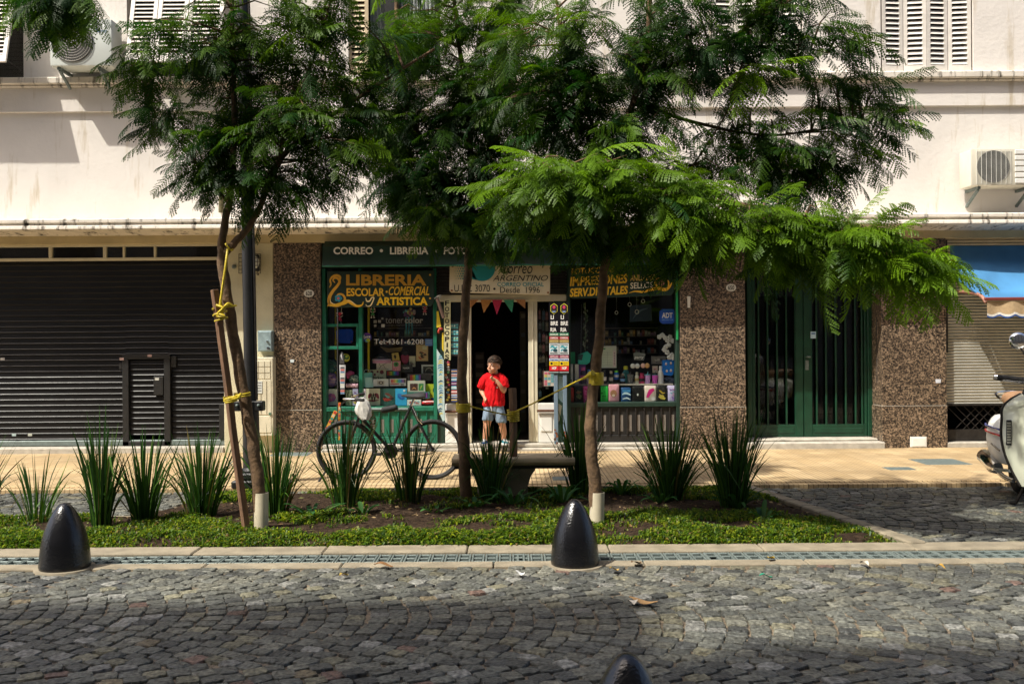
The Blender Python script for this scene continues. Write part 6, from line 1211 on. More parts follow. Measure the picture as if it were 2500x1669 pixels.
for k in range(17):
    p = B(910 - 6 * math.sin(k * .37), 1008 + (k if k < 9 else 18 - k) * 3.6, -.03 + .02 * (k > 8)); t.tube([p + Vector((.012 * math.cos(q * 1.047), .012 * math.sin(q * 1.047) * (k % 2), .016 * math.sin(q * 1.047) * (1 if not k % 2 else .5))) for q in range(6)], .004, 4, closed=True)
o = t.build('chain_lock', mk('brass_chain', (.16, .09, .04), .45, .6)); tag(o, 'rusty chain lock hanging from the bicycle top tube', 'chain lock')
t = MB(); rs = []
for j, (y, w) in enumerate(((970, 3), (976, 9), (985, 13), (996, 17), (1006, 17), (1014, 14), (1022, 8))):
    c = B(886 + j * 1.6, y, -.09); rs.append([c + Vector((w / F * YK * 1.1 * math.cos(k * math.pi / 8) * (1 + .18 * math.sin(k * 2.2 + j)), .05 * math.sin(k * math.pi / 8) * (1 + .2 * math.sin(k * 3 + j)), .012 * math.sin(k * 1.7 + j))) for k in range(16)])
t.rings(rs, (.62, .60, .55)); o = t.build('shopping_bag', M['cloth'], smooth_ang=50); tag(o, 'crumpled white bag hanging from the bicycle handlebar', 'bag')
# patterned ribbons and tall panel left of the handlebar
def tape(pts, w, Yt, base, cols, nm, lb, cat, n=9):
    t = MB(); (x0, y0), (x1, y1) = pts; dx, dy = x1 - x0, y1 - y0; L_ = math.hypot(dx, dy); px_, py_ = -dy / L_ * w / 2, dx / L_ * w / 2
    t.wprism([(x0 + px_, y0 + py_), (x1 + px_ * .6, y1 + py_ * .6), (x1 - px_ * .6, y1 - py_ * .6), (x0 - px_, y0 - py_)], Yt, .008, base)
    for k in range(n):
        u0, u1 = (k + .15) / n, (k + .85) / n; t.wprism([(x0 + dx * u + q * px_ * .66, y0 + dy * u + q * py_ * .66) for u, q in ((u0, 1), (u1, 1), (u1, -1), (u0, -1))], Yt - .003, .002, cols[k % len(cols)])
    o = t.build(nm, M['paint'], recalc=False); tag(o, lb, cat)
CC = [(.45, .03, .03), (.5, .42, .3), (.03, .2, .18), (.3, .05, .05), (.5, .25, .03)]
tape([(820, 1003), (796, 1048)], 9, YF - .5, (.60, .30, .03), CC, 'patterned_strip', 'slanted orange patterned strip left of the bicycle handlebar', 'strip', 6)
tape([(829, 982), (828, 1074)], 6, YF - .45, (.55, .26, .03), CC, 'patterned_strip', 'upright orange patterned strip ending in a point behind the handlebar', 'strip', 10)
tape([(836, 890), (836, 962)], 15, YF - .12, (.52, .56, .58), [(.6, .62, .62), (.08, .08, .1), (.5, .12, .1), (.1, .2, .35), (.62, .6, .5)], 'narrow_banner', 'narrow white banner with tiny coloured marks at the left window', 'banner', 14)
t = MB(); t.wprism([(829, 868), (834, 858), (838, 862), (841, 888), (829, 888)], YF - .13, .02, (.06, .06, .06)); t.wprism([(831, 868), (834, 862), (836, 880)], YF - .134, .003, (.5, .5, .5)); t.tube([P(824.5, 752, YF - .12), P(824.5, 1060, YF - .12)], .009, 6, (.03, .03, .03)); o = t.build('banner_pole', M['gloss']); tag(o, 'thin black pole with pointed black cap carrying the narrow white banner', 'pole')
# ================================================================== BENCH
M['bench'] = mk('bench_concrete', (.46, .37, .24), .85, var=.15, scale=8, bump=.3, bscale=50)
bx0, bx1 = P(1108, 1110, 9.28).x, P(1398, 1110, 9.28).x
r = thing('stone_bench', 'low tan concrete bench with dark underside before the shop doorway', 'bench', ((bx0 + bx1) / 2, 9.15, 0))
t = MB(); t.rings([[(x, 9.28 - 0 + y, z) for y, z in ((-.35, .40), (-.36, .385), (-.365, .36), (-.35, .335), (-.33, .325), (0.05, .325), (.06, .36), (.05, .40))] for x in (bx0, bx1)]); t.build('seat', M['bench'], r, bevel=.004)
t = MB(); t.box(bx0 + .02, bx1 - .02, 9.0, 9.27, .29, .324); t.build('underside_shade', M['black'], r)  # black slab puts the shade under the seat into the colour
t = MB(); x0, x1 = bx0 + .18, P(1303, 1110, 9.1).x; t.prism([(x0, .288), (x1 + .02, .288), (x1 - .03, .22), (x1 - .06, .12), (x1 - .06, .0), (x0 + .06, 0), (x0 + .06, .12), (x0 + .03, .22)], 9.0, 9.24); t.build('pedestal', M['concrete'], r, bevel=.01)
# ================================================================== LAMP POST
LY = 9.72; l0 = G(611, 1182, SW)
r = thing('lamp_post', 'tall black lamp post with clamped collar behind the left tree', 'lamp post', (l0.x, LY, SW))
def LP(z, dx=0., dy=0.): return Vector((l0.x + .02 + dx - .012 * z, LY + dy, z))
t = MB(); t.tube([LP(.9), LP(6.8)], [.060, .054], 20); t.build('shaft', M['black'], r, smooth_ang=50)
t = MB(); t.tube([LP(SW + .13), LP(.905)], [.088, .082], 20); t.lathe([(.10, 0), (.105, .02), (.09, .05)], LP(SW + .13), 20); t.build('lower_shaft', M['black'], r, smooth_ang=40)
t = MB(); q = LP(SW); t.box(q.x - .17, q.x + .17, LY - .17, LY + .17, SW - .02, SW + .06); t.box(q.x - .13, q.x + .13, LY - .13, LY + .13, SW + .061, SW + .13); t.build('plinth', M['black'], r, bevel=.015)
t = MB(); q = LP(.86); t.box(q.x - .16, q.x + .14, LY - .06, LY + .06, .81, .91); co = t.build('collar', M['black'], r, bevel=.008)
t = MB()
for dx in (-.12, .10): t.lathe([(.014, 0), (.014, -.02), (.006, -.026)], (q.x + dx, LY - .06, .87), 8, ax='y')
t.build('bolt', M['steel'], co)
t = MB(); t.tube([LP(.92, .072, -.02), LP(6.7, .066, -.02)], .012, 8); t.build('conduit', M['iron'], r)
# ================================================================== STAKES, SLEEVES, TAPES
YT1, YT2, YT3 = 7.48, 8.87, 7.65
def stake(a, b, w, nm, lb):
    t = MB(); n = 9; pts = [a.lerp(b, k / n) + Vector((rnd.uniform(-.004, .004), rnd.uniform(-.004, .004), 0)) for k in range(n + 1)]
    t.tube(pts, w, 4); o = t.build(nm, M['wood'], bevel=.003); tag(o, lb, 'stake', 'wooden stakes tied to the trees')
s0, s1 = G(604, 1303, .0), P(524, 707, 7.38); s0.z = -.05
stake(s0, s1, .034, 'wooden_stake', 'long leaning timber stake tied to the left tree')
w0, w1 = P(1254, 1190, 9.05), P(1252, 947, 9.05); w0.z = -.05
stake(w0, w1, .040, 'wooden_stake', 'short upright dark timber stake between the middle and right trees')
for (px, py0, py1, Y, w, lb, rz) in ((637, 1292, 1202, YT1, 17.5, 'pale plastic sleeve around the foot of the left tree', .03), (1457, 1280, 1201, YT3, 18, 'pale plastic sleeve around the foot of the right tree', -.02)):
    a, b = P(px, py0, Y), P(px + (1 if rz > 0 else 1), py1, Y); r_ = w / F * Y; t = MB(); d = (b - a); n = 28
    rs = [[a + d * k + Vector((q * r_ * math.cos(2 * math.pi * i / n), q * r_ * math.sin(2 * math.pi * i / n), 0)) for i in range(n)] for k, q in ((-.15, 1), (1, 1), (1.0, .93), (-.1, .93))]
    t.rings(rs, cap=False); o = t.build('trunk_sleeve', M['pvc'], smooth_ang=40); tag(o, lb, 'sleeve', 'plastic sleeves round the trunks')
def wraps(t, c, axis, r_, n, pitch):
    ax = Vector(axis).normalized(); u = ax.orthogonal().normalized(); v = ax.cross(u)
    pts = [c + ax * (pitch * k / 14) + (u * math.cos(2 * math.pi * k / 14) + v * math.sin(2 * math.pi * k / 14)) * r_ for k in range(14 * n + 1)]; t.tube(pts, .0075, 6)
t = MB(); r_ = thing('yellow_tie', 'yellow tape tie knotted round the left tree fork and stake top', 'tie', tuple(P(540, 770, 7.4)))
t.tube(smooth([P(556, 608, 7.4), P(552, 640, 7.36), P(545, 690, 7.35), P(537, 745, 7.34)], 4), .010, 6); wraps(t, P(536, 752, 7.39), (.1, 0, -1), .052, 2, .05); t.tube(smooth([P(528, 745, 7.34), P(545, 752, 7.33), P(533, 765, 7.33), P(548, 770, 7.33), P(530, 772, 7.34), P(546, 760, 7.34)], 4), .011, 6); t.tube(smooth([P(545, 755, 7.36), P(556, 742, 7.4), P(566, 746, 7.42)], 4), .013, 6); wraps(t, P(556, 605, 7.44), (.8, 0, .5), .036, 1, .03); wraps(t, P(558, 742, 7.46), (.1, 0, -1), .058, 1, .03); t.build('knotted_tape', M['yellow'], r_, smooth_ang=60)
t = MB(); wraps(t, P(561, 968, 7.32), (.12, 0, -1), .045, 3, .014); wraps(t, P(591, 958, 7.46), (.12, 0, -1), .060, 2, .016); t.tube(smooth([P(566, 975, 7.28), P(580, 972, 7.3), P(588, 962, 7.38)], 4), .013, 6); o = t.build('yellow_tie', M['yellow'], smooth_ang=60); tag(o, 'lower yellow tape tie joining the left tree and leaning stake', 'tie')
t = MB(); wraps(t, P(1131, 983, YT2), (0, 0, -1), .066, 6, .014); wraps(t, P(1253, 1000, 9.05), (0, 0, -1), .054, 6, .018); wraps(t, P(1455, 908, YT3), (0, 0, -1), .055, 9, .011)
t.tube(smooth([P(1136, 988, YT2 - .06), P(1180, 1000, YT2), P(1225, 1010, 8.95), P(1245, 1014, 9.0)], 4), .0075, 6); t.tube(smooth([P(1258, 1004, 9.0), P(1300, 985, 8.7), P(1360, 955, 8.2), P(1420, 925, 7.75), P(1445, 918, 7.58)], 4), .0075, 6)
t.tube([P(1420, 926, 7.72), P(1436, 916, 7.62), P(1448, 910, 7.57)], [.008, .016, .024], 6); o = t.build('yellow_tie', M['yellow'], smooth_ang=60); tag(o, 'long yellow tape strung from middle tree over the short stake to right tree', 'tie')
# ================================================================== SCOOTER
sc_ = thing('scooter', 'cream motor scooter with blue and red stripes cut by the right edge of the photo', 'scooter', (P(2600, 1270, 7.75).x, 7.75, 0), None, R(-90 - 15)); sc_.scale = (1.1, 1.1, 1.1)
CRM = mk('scooter_cream', (.56, .58, .46), .22, var=.04, coat=.6); SL = dict(local=True, smooth_ang=50)
def loft(secs, n=20, p=2.4):                                 # (x, yc, zc, ry, rz)
    rs = []
    for x, yc, zc, ry, rz in secs:
        ring = []
        for k in range(n):
            a = 2 * math.pi * k / n; c, s = math.cos(a), math.sin(a); ring.append((x, yc + ry * math.copysign(abs(c) ** (2 / p), c), zc + rz * math.copysign(abs(s) ** (2 / p), s)))
        rs.append(ring)
    t = MB(); t.rings(rs); return t
def circl(x, z, r_, y=0, n=36): return [(x + r_ * math.cos(2 * math.pi * k / n), y, z + r_ * math.sin(2 * math.pi * k / n)) for k in range(n)]
for x in (0, -1.30):                                          # local x forward, wheels
    t = MB(); t.tube(circl(x, .225, .175), .052, 10, closed=True); w = t.build('wheel', M['rubber'], sc_, **SL)
    t = MB(); t.lathe([(.125, -.03), (.12, .03)], (x, 0, .225), 24, ax='y'); t.lathe([(.04, -.06), (.04, .06)], (x, 0, .225), 12, ax='y'); t.build('rim', M['chrome'], w, local=True, smooth_ang=40)
t = MB(); rs = []                                             # front fender
for k in range(11):
    a = R(-10 + k * 17.5); rr_ = .245; c = Vector((.01 + rr_ * math.cos(a), 0, .235 + rr_ * math.sin(a) * 1.05)); rad = Vector((math.cos(a), 0, math.sin(a))); wv = .05 + .05 * math.sin(math.pi * k / 10)
    rs.append([c + Vector((0, wv * math.cos(q), 0)) + rad * (.04 * math.sin(q)) for q in [math.pi * i / 8 for i in range(9)]])
v = [p for r__ in rs for p in r__]; t.add(v, [(i * 9 + j, i * 9 + j + 1, (i + 1) * 9 + j + 1, (i + 1) * 9 + j) for i in range(10) for j in range(8)]); t.build('front_fender', M['white'], sc_, local=True, recalc=False, smooth_ang=60)
t = MB(); t.tube([(.0, .075, .225), (-.16, .07, .55), (-.26, .0, .85), (-.30, 0, 1.0)], [.02, .025, .03, .03], 10); t.build('front_fork', M['steel'], sc_, **SL)
t = MB(); nz_, ny_ = 18, 16; v = []                           # legshield
for i in range(nz_ + 1):
    k = i / nz_; z = .20 + .72 * k; hw = .92 * (.20 + .17 * math.sin(min(1, k * 1.25 + .12) * math.pi * .62)) * (1 if k < .8 else 1 - .45 * ((k - .8) / .2) ** 2); xb = -.20 - .14 * k
    for j in range(ny_ + 1): u = -1 + 2 * j / ny_; v.append((xb - .13 * abs(u) ** 2.2, u * hw, z + .04 * (1 - u * u) * k))
m_ = ny_ + 1; q = len(v); v2 = [(x - .035, y * .97, z) for x, y, z in v]; f = [(i * m_ + j, i * m_ + j + 1, (i + 1) * m_ + j + 1, (i + 1) * m_ + j) for i in range(nz_) for j in range(ny_)]
t.add(v + v2, f + [tuple(a + q for a in reversed(g)) for g in f] + [(j, j + 1, q + j + 1, q + j) for j in range(ny_)] + [(nz_ * m_ + j + 1, nz_ * m_ + j, q + nz_ * m_ + j, q + nz_ * m_ + j + 1) for j in range(ny_)] + [(i * m_, (i + 1) * m_, q + (i + 1) * m_, q + i * m_) for i in range(nz_)] + [((i + 1) * m_ + ny_, i * m_ + ny_, q + i * m_ + ny_, q + (i + 1) * m_ + ny_) for i in range(nz_)])
ls = t.build('legshield', CRM, sc_, **SL)
t = MB()
t.tube([v[i * m_] for i in range(nz_ + 1)], .011, 6); t.build('edge_trim', M['iron'], ls, local=True)
t = MB(); t.tube([v[i * m_ + ny_] for i in range(nz_ + 1)], .011, 6); t.build('edge_trim', M['iron'], ls, local=True)
for s_ in (-1, 1):
    t = MB(); t.rings([[(-.352 + .012 * (a == 1) - .0, s_ * .30 + dy, .62 + dz) for dy, dz in ((-.02, -.10), (.02, -.10), (.024, .10), (-.016, .10))] for a in (0, 1)]); ind = t.build('indicator', M['black'], ls, local=True, bevel=.004)
    t = MB()
    for k in range(8): t.box(-.342, -.334, s_ * .30 - .014, s_ * .30 + .014, .535 + k * .022, .548 + k * .022, (.3, .3, .26))
    t.build('slots', M['gloss'], ind, local=True)
t = loft([(-.10, 0, .80, .02, .04), (-.11, 0, .72, .06, .22), (-.20, 0, .66, .10, .34), (-.30, 0, .66, .11, .34)]); t.build('horn_cover', CRM, sc_, **SL)
t = loft([(-.14, 0, 1.03, .03, .03), (-.17, 0, 1.03, .09, .075), (-.24, 0, 1.03, .15, .095), (-.33, 0, 1.03, .16, .085), (-.40, 0, 1.02, .12, .06), (-.43, 0, 1.02, .05, .03)], p=2.2); hs = t.build('headset', M['white'], sc_, **SL)
t = MB(); t.lathe([(.002, .02), (.06, .015), (.075, 0), (.08, -.02)], (-.145, 0, 1.03), 24, ax='x'); t.build('headlight', M['chrome'], hs, **SL)
for s_ in (-1, 1):
    t = MB(); t.tube([(-.30, s_ * .12, 1.035), (-.33, s_ * .24, 1.04), (-.37, s_ * .38, 1.055)], [.026, .024, .022], 10); g = t.build('handlebar_grip', M['rubber'], hs, **SL)
    t = MB(); t.tube([(-.37, s_ * .375, 1.055), (-.372, s_ * .40, 1.058)], [.026, .02], 10); t.tube(smooth([(-.29, s_ * .16, 1.03), (-.25, s_ * .22, 1.02), (-.26, s_ * .36, 1.035)], 4), .008, 6); t.build('brake_lever', M['chrome'], g, **SL)
    t = MB(); t.tube(smooth([(-.31, s_ * .15, 1.09), (-.32, s_ * .17, 1.20), (-.33, s_ * .22, 1.30)], 4), .007, 8); mi = t.build('mirror', M['iron'], hs, **SL)
    t = MB(); t.lathe([(.002, .022), (.045, .020), (.066, .006), (.068, 0), (.062, -.004), (.002, -.004)], (-.335, s_ * .23, 1.345), 24, ax='x'); t.build('mirror_glass', M['chrome'], mi, **SL)
t = MB(); t.tube(smooth([(-.28, -.14, 1.0), (-.24, -.22, .94), (-.25, -.10, .88), (-.28, -.02, .90)], 4), .009, 6); t.build('cable', M['rubber'], hs, **SL)
t = loft([(-.30, 0, .23, .17, .05), (-.5, 0, .22, .18, .045), (-.78, 0, .23, .17, .05)]); t.build('floorboard', CRM, sc_, **SL)
t = loft([(-.72, 0, .42, .11, .2), (-.85, 0, .52, .15, .24), (-1.1, 0, .58, .16, .22), (-1.45, 0, .60, .13, .17), (-1.62, 0, .60, .06, .08)]); t.build('rear_body', CRM, sc_, **SL)
for s_ in (-1, 1):
    t = loft([(-.76, s_ * .13, .46, .02, .06), (-.82, s_ * .15, .47, .075, .16), (-1.0, s_ * .17, .49, .105, .205), (-1.25, s_ * .17, .50, .105, .20), (-1.48, s_ * .14, .52, .075, .15), (-1.60, s_ * .11, .54, .02, .06)], p=2.2); cw = t.build('side_cowl', M['white'], sc_, **SL)
    for z, c_ in ((.60, (.02, .04, .22)), (.55, (.42, .02, .03))):
        t = MB(); t.tube([(-.80, s_ * .215, z - .02), (-.88, s_ * .262, z), (-1.0, s_ * .275, z), (-1.25, s_ * .275, z), (-1.42, s_ * .245, z)], .009, 6, c_); t.build('stripe', M['gloss'], cw, local=True)
    t = MB(); t.tube([(-1.05, s_ * .278, .46), (-.86, s_ * .255, .42)], .007, 5, (.12, .11, .09)); t.build('script_emblem', M['gloss'], cw, local=True)
t = loft([(-.66, 0, .80, .06, .03), (-.74, 0, .80, .12, .06), (-1.0, 0, .81, .15, .07), (-1.35, 0, .83, .13, .07), (-1.5, 0, .83, .07, .04)]); t.build('seat', mk('tan_leather', (.30, .17, .09), .5, var=.2, scale=14), sc_, **SL)
t = MB(); t.tube(smooth([(-1.28, -.15, .83), (-1.5, -.14, .87), (-1.6, 0, .88), (-1.5, .14, .87), (-1.28, .15, .83)], 4), .011, 8); t.build('grab_rail', M['chrome'], sc_, **SL)
t = MB(); t.tube(smooth([(-.85, -.15, .17), (-1.0, -.2, .19), (-1.2, -.22, .24)], 3), .02, 8); t.tube([(-1.1, -.22, .24), (-1.18, -.23, .25), (-1.5, -.24, .30), (-1.56, -.24, .31)], [.05, .065, .065, .04], 12); t.build('exhaust', M['chrome'], sc_, **SL)
t = MB(); t.bar((-.72, -.19, .27), (-.72, -.34, .28), .05, .02); t.build('footpeg', M['chrome'], sc_, local=True)
t = MB(); t.tube([(-.62, .12, .17), (-.66, .18, .01)], .012, 8); t.tube([(-.62, -.12, .17), (-.66, -.18, .01)], .012, 8); t.tube([(-.66, -.18, .012), (-.70, -.21, .012)], .012, 8); t.build('kickstand', M['iron'], sc_, local=True)
# ================================================================== TREES
def leaf_template(L_, npairs, plen, droop, rs, seg=6):
    T = []
    def rac(t): return np.array([L_ * t * (1 - .10 * t * t), 0, -droop * L_ * t * t])
    for i in range(4):
        a, b = rac(i / 4), rac((i + 1) / 4); w = np.array([0, .0022, 0]); T += [[a - w, a + w, b + w * .7], [a - w, b + w * .7, b - w * .7]]
    for i in range(npairs):
        t = .12 + .87 * i / (npairs - 1); o = rac(t); tg = rac(min(1, t + .02)) - rac(max(0, t - .02)); tg /= np.linalg.norm(tg)
        env = (.62 + .38 * math.sin(math.pi * min(1, t * .8 + .18))) * (1 if t < .8 else 1 - 1.9 * (t - .8)); l = plen * env
        for s in (-1, 1):
            
            if rs.rand() < .05: continue
            ang = math.radians(62 - 22 * t + rs.uniform(-11, 11)); lj = l * rs.uniform(.8, 1.1); d = tg * math.cos(ang) + np.array([0, s, 0]) * math.sin(ang); side = np.cross(d, [0, 0, 1]); side /= np.linalg.norm(side)
            dr = .22 + .36 * rs.rand(); prev = o
            for k in range(seg):
                u0, u1 = k / seg, (k + 1) / seg
                p0 = o + d * lj * u0 - np.array([0, 0, dr * l * u0 * u0]); p1 = o + d * lj * u1 - np.array([0, 0, dr * l * u1 * u1]); m = p0 * .45 + p1 * .55; w = .0104 * (1 - .45 * u0)
                fw = (p1 - p0) * .75
                T += [[p0, m + side * w + fw * .55, p1], [p0, p1, m - side * w + fw * .55]]
    return np.array(T)
rsx = np.random.RandomState(21)
TPL = [leaf_template(rsx.uniform(.36, .46), int(rsx.randint(15, 19)), rsx.uniform(.085, .11), rsx.uniform(.08, .48), rsx) for _ in range(12)]
DENS = 1.35
TREES = []
class Tree:
    def __init__(s, seed): s.dens = 1; s.rs = np.random.RandomState(seed); s.sk = []; s.tri = []; s.col = []; s.wood = MB()
    def branch(s, pts, r0, r1, Y):
        ps = [tuple(P(p[0], p[1], p[2] if len(p) > 2 else Y)) for p in pts]; sm = smooth(ps, 5); n = len(sm)
        rr = [r0 + (r1 - r0) * (i / (n - 1)) for i in range(n)]
        sm2 = [(x + .004 * math.sin(i * 1.3), y + .004 * math.cos(i * 1.7), z) for i, (x, y, z) in enumerate(sm)]
        s.wood.tube(sm2, [q * (1 + .05 * math.sin(i * 2.1)) for i, q in enumerate(rr)], 10); s.sk += [Vector(p) for p in sm2]
    def leaf(s, p, d, col, scl, roll):
        x = d.normalized(); up_ = Vector((0, 0, 1)); y = up_.cross(x)
        y = y.normalized() if y.length > 1e-3 else Vector((0, 1, 0)); z = x.cross(y); c, q = math.cos(roll), math.sin(roll); y, z = y * c + z * q, z * c - y * q
        Rm = np.array([[x.x, y.x, z.x], [x.y, y.y, z.y], [x.z, y.z, z.z]]); T = TPL[s.rs.randint(len(TPL))]
        s.tri.append((T.reshape(-1, 3) * scl) @ Rm.T + np.array(p)); s.col.append((col, len(T)))
    def blob(s, px, py, rx, ry, Y, rd, n, tint=0., nl=7, out=None):
        py -= 22 if out and px > 1750 else (38 if py > 530 else (22 if py > 420 else 0)); c0 = P(px, py, Y); ax, az = rx / F * Y, ry / F * Y
        for _ in range(int(round(n * DENS * s.dens * (1.5 if out and px > 600 else 1)))):
            while True:
                q = s.rs.uniform(-1, 1, 3)
                if q @ q < 1: break
            c = c0 + Vector((q[0] * ax, q[1] * rd, q[2] * az))
            near = min(s.sk, key=lambda k: (k - c).length_squared + (0 if k.z < c.z + .1 else .5))
            d0 = c - near
            if d0.length > .9: near = c - d0.normalized() * .9
            mid = near.lerp(c, .5) + Vector((0, 0, .06)); s.wood.tube([tuple(near), tuple(mid), tuple(c)], [.010, .007, .003], 4)
            ou = Vector((c.x - s.cx.x, (c.y - s.cx.y), 0)) * .5 + Vector((q[0], q[1], 0)) * .6
            if out: ou += Vector(out)
            for k in range(nl):
                a = s.rs.uniform(0, 6.283); d = Vector((math.cos(a), math.sin(a), 0)) * .75 + ou * .55 + Vector((0, 0, s.rs.uniform(-.75, .45)))
                b = near.lerp(c, s.rs.uniform(.55, 1.0)) if k else c
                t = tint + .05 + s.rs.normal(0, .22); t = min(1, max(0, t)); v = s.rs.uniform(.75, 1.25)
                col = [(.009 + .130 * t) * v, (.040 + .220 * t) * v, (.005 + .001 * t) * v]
                s.leaf(b, d, col, s.rs.uniform(.55, 1.2), s.rs.normal(0, .35))
    def finish(s, label, base, group):
        r = thing('jacaranda_tree' if False else 'feathery_tree', label, 'tree', base, group)
        s.wood.build('trunk', M['bark'], r, smooth_ang=70)
        V = np.concatenate(s.tri) - np.array(base); nt_ = len(V) // 3; me = bpy.data.meshes.new('crown')
        me.vertices.add(len(V)); me.vertices.foreach_set('co', V.astype(np.float32).ravel()); me.loops.add(len(V)); me.loops.foreach_set('vertex_index', np.arange(len(V), dtype=np.int32))
        me.polygons.add(nt_); me.polygons.foreach_set('loop_start', np.arange(0, len(V), 3, dtype=np.int32)); me.update(calc_edges=True)
        C = np.concatenate([np.tile(np.array([*c, 1.0], dtype=np.float32), (n, 1)) for c, n in s.col]); at = me.attributes.new('Col', 'FLOAT_COLOR', 'FACE'); at.data.foreach_set('color', C.ravel())
        me.materials.append(M['leaf']); o = bpy.data.objects.new('crown', me); COL.objects.link(o); o.parent = r; TREES.append(r); return r
TG = 'feathery young street trees in the planting bed'
# left tree
T = Tree(1); T.dens = .9; Y = YT1; T.cx = P(560, 300, Y)
T.branch([(637, 1300), (631, 1190), (618, 1090), (600, 990), (582, 890), (562, 770), (549, 690), (541, 625)], .052, .040, Y)
T.branch([(541, 632), (543, 580), (556, 510), (566, 440), (572, 330), (570, 180), (566, 20), (560, -140), (540, -300)], .034, .010, Y)
T.branch([(543, 628), (560, 606), (585, 580), (603, 560), (632, 510), (668, 420), (720, 350), (800, 290), (880, 235), (965, 180, 7.35), (1060, 120, 7.3)], .032, .010, Y)
T.branch([(672, 412), (700, 320), (730, 240), (770, 130), (800, 30), (830, -120)], .018, .006, 7.4)
T.branch([(668, 420), (630, 360), (620, 300), (560, 230)], .015, .005, 7.6); T.branch([(560, 500), (480, 400), (420, 320), (360, 270)], .014, .004, 7.6); T.branch([(566, 20), (480, -70), (330, -130), (150, -90)], .018, .006, 7.3)
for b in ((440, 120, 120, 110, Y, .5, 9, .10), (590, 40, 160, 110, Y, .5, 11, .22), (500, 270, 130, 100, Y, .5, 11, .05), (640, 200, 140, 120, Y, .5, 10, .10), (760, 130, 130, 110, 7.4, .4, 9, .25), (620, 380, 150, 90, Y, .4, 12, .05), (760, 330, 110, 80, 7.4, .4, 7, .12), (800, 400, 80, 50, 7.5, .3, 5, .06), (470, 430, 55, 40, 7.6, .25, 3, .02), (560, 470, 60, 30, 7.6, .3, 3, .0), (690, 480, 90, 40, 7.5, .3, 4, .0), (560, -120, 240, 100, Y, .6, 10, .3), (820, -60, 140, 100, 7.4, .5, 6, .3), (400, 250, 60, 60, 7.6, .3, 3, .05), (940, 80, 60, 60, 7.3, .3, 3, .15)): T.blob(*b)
T.blob(160, -15, 95, 45, 7.3, .3, 12, .12, 7, (0, 0, -1.0))
for b in ((860, 290, 80, 60, 7.4, .3, 5, .2), (820, 220, 80, 60, 7.4, .3, 4, .1), (700, 60, 110, 90, 7.4, .4, 6, .3), (880, 380, 50, 40, 7.3, .2, 2, .45), (640, 460, 80, 40, 7.5, .3, 4, 0), (380, 170, 60, 70, 7.5, .3, 3, .05)): T.blob(*b)
q = G(637, 1292, .02); T.finish('left feathery tree with a low fork, tied to a leaning stake', (P(637, 1292, Y).x, Y, .0), TG)
# middle tree
T = Tree(2); T.dens = 1.35; Y = YT2; T.cx = P(1140, 200, Y)
T.branch([(1138, 1222), (1134, 1130), (1130, 1000), (1128, 900), (1134, 780), (1141, 680), (1148, 580), (1152, 480), (1146, 340), (1130, 180), (1110, 20), (1090, -160)], .060, .016, Y)
T.branch([(1148, 560), (1080, 440), (1010, 300), (975, 150), (968, 0), (960, -120)], .03, .02, Y + .2); T.branch([(1150, 480), (1200, 350), (1230, 180), (1240, 0)], .022, .008, Y); T.branch([(1148, 590), (1060, 530), (1000, 480)], .014, .005, Y)
for b in ((1010, 140, 90, 130, Y, .6, 10, .12), (1110, 40, 120, 100, Y, .6, 9, .3), (1060, 320, 110, 110, Y, .6, 12, .05), (1010, 460, 70, 60, Y, .4, 6, .05), (1160, 450, 120, 80, Y, .5, 11, .03), (1130, 230, 110, 110, Y, .6, 11, .05), (1230, 60, 110, 100, Y, .6, 8, .3), (1100, 560, 60, 30, Y, .3, 4, .05), (1250, 280, 90, 110, Y, .6, 8, .06), (1230, 560, 80, 35, Y, .4, 5, .0), (1100, -110, 180, 80, Y, .6, 7, .3)): T.blob(*b)
for b in ((930, 200, 60, 90, Y, .4, 4, .1), (900, 340, 50, 60, Y, .3, 3, .05), (950, 300, 70, 80, Y, .4, 6, .05), (960, 420, 60, 70, Y, .4, 5, .05), (1080, 470, 90, 70, Y, .4, 7, .02), (1180, 330, 100, 100, Y, .5, 8, .03), (1180, 590, 70, 28, 8.6, .25, 5, .02), (1080, 560, 70, 35, 8.6, .25, 5, .12), (1270, 590, 90, 30, 8.6, .25, 6, .0)): T.blob(*b)
T.finish('middle feathery tree with slim straight trunk in front of the doorway', (P(1138, 1222, Y).x, Y, 0), TG)
# right tree
T = Tree(3); T.dens = 1.05; Y = YT3; T.cx = P(1540, 250, Y)
T.branch([(1457, 1290), (1453, 1190), (1443, 1090), (1443, 1010), (1452, 920), (1463, 830), (1470, 720), (1480, 620), (1494, 480), (1510, 370), (1545, 250), (1578, 165), (1584, 60), (1590, -60), (1600, -240)], .056, .016, Y)
T.branch([(1576, 172), (1640, 160), (1700, 140), (1790, 90), (1860, 45), (1980, -30)], .022, .008, 7.5); T.branch([(1500, 420), (1420, 240), (1380, 130), (1360, 20), (1345, -120)], .018, .006, Y)
T.branch([(1484, 600), (1600, 520, 7.4), (1740, 490, 7.1), (1900, 520, 6.9), (2060, 560, 6.8), (2200, 620, 6.75), (2290, 665, 6.7)], .022, .005, Y); T.branch([(1545, 250), (1700, 300), (1860, 330), (1980, 320), (2100, 300)], .016, .005, 7.6); T.branch([(1490, 540), (1400, 480, 7.3), (1310, 420, 7.1)], .012, .004, Y); T.branch([(1680, 420), (1760, 300), (1800, 200)], .009, .004, 7.5)
T.branch([(1790, 90), (1900, 100), (2020, 130)], .01, .004, 7.5); T.branch([(1860, 330), (1900, 420), (1960, 470)], .01, .004, 7.5)
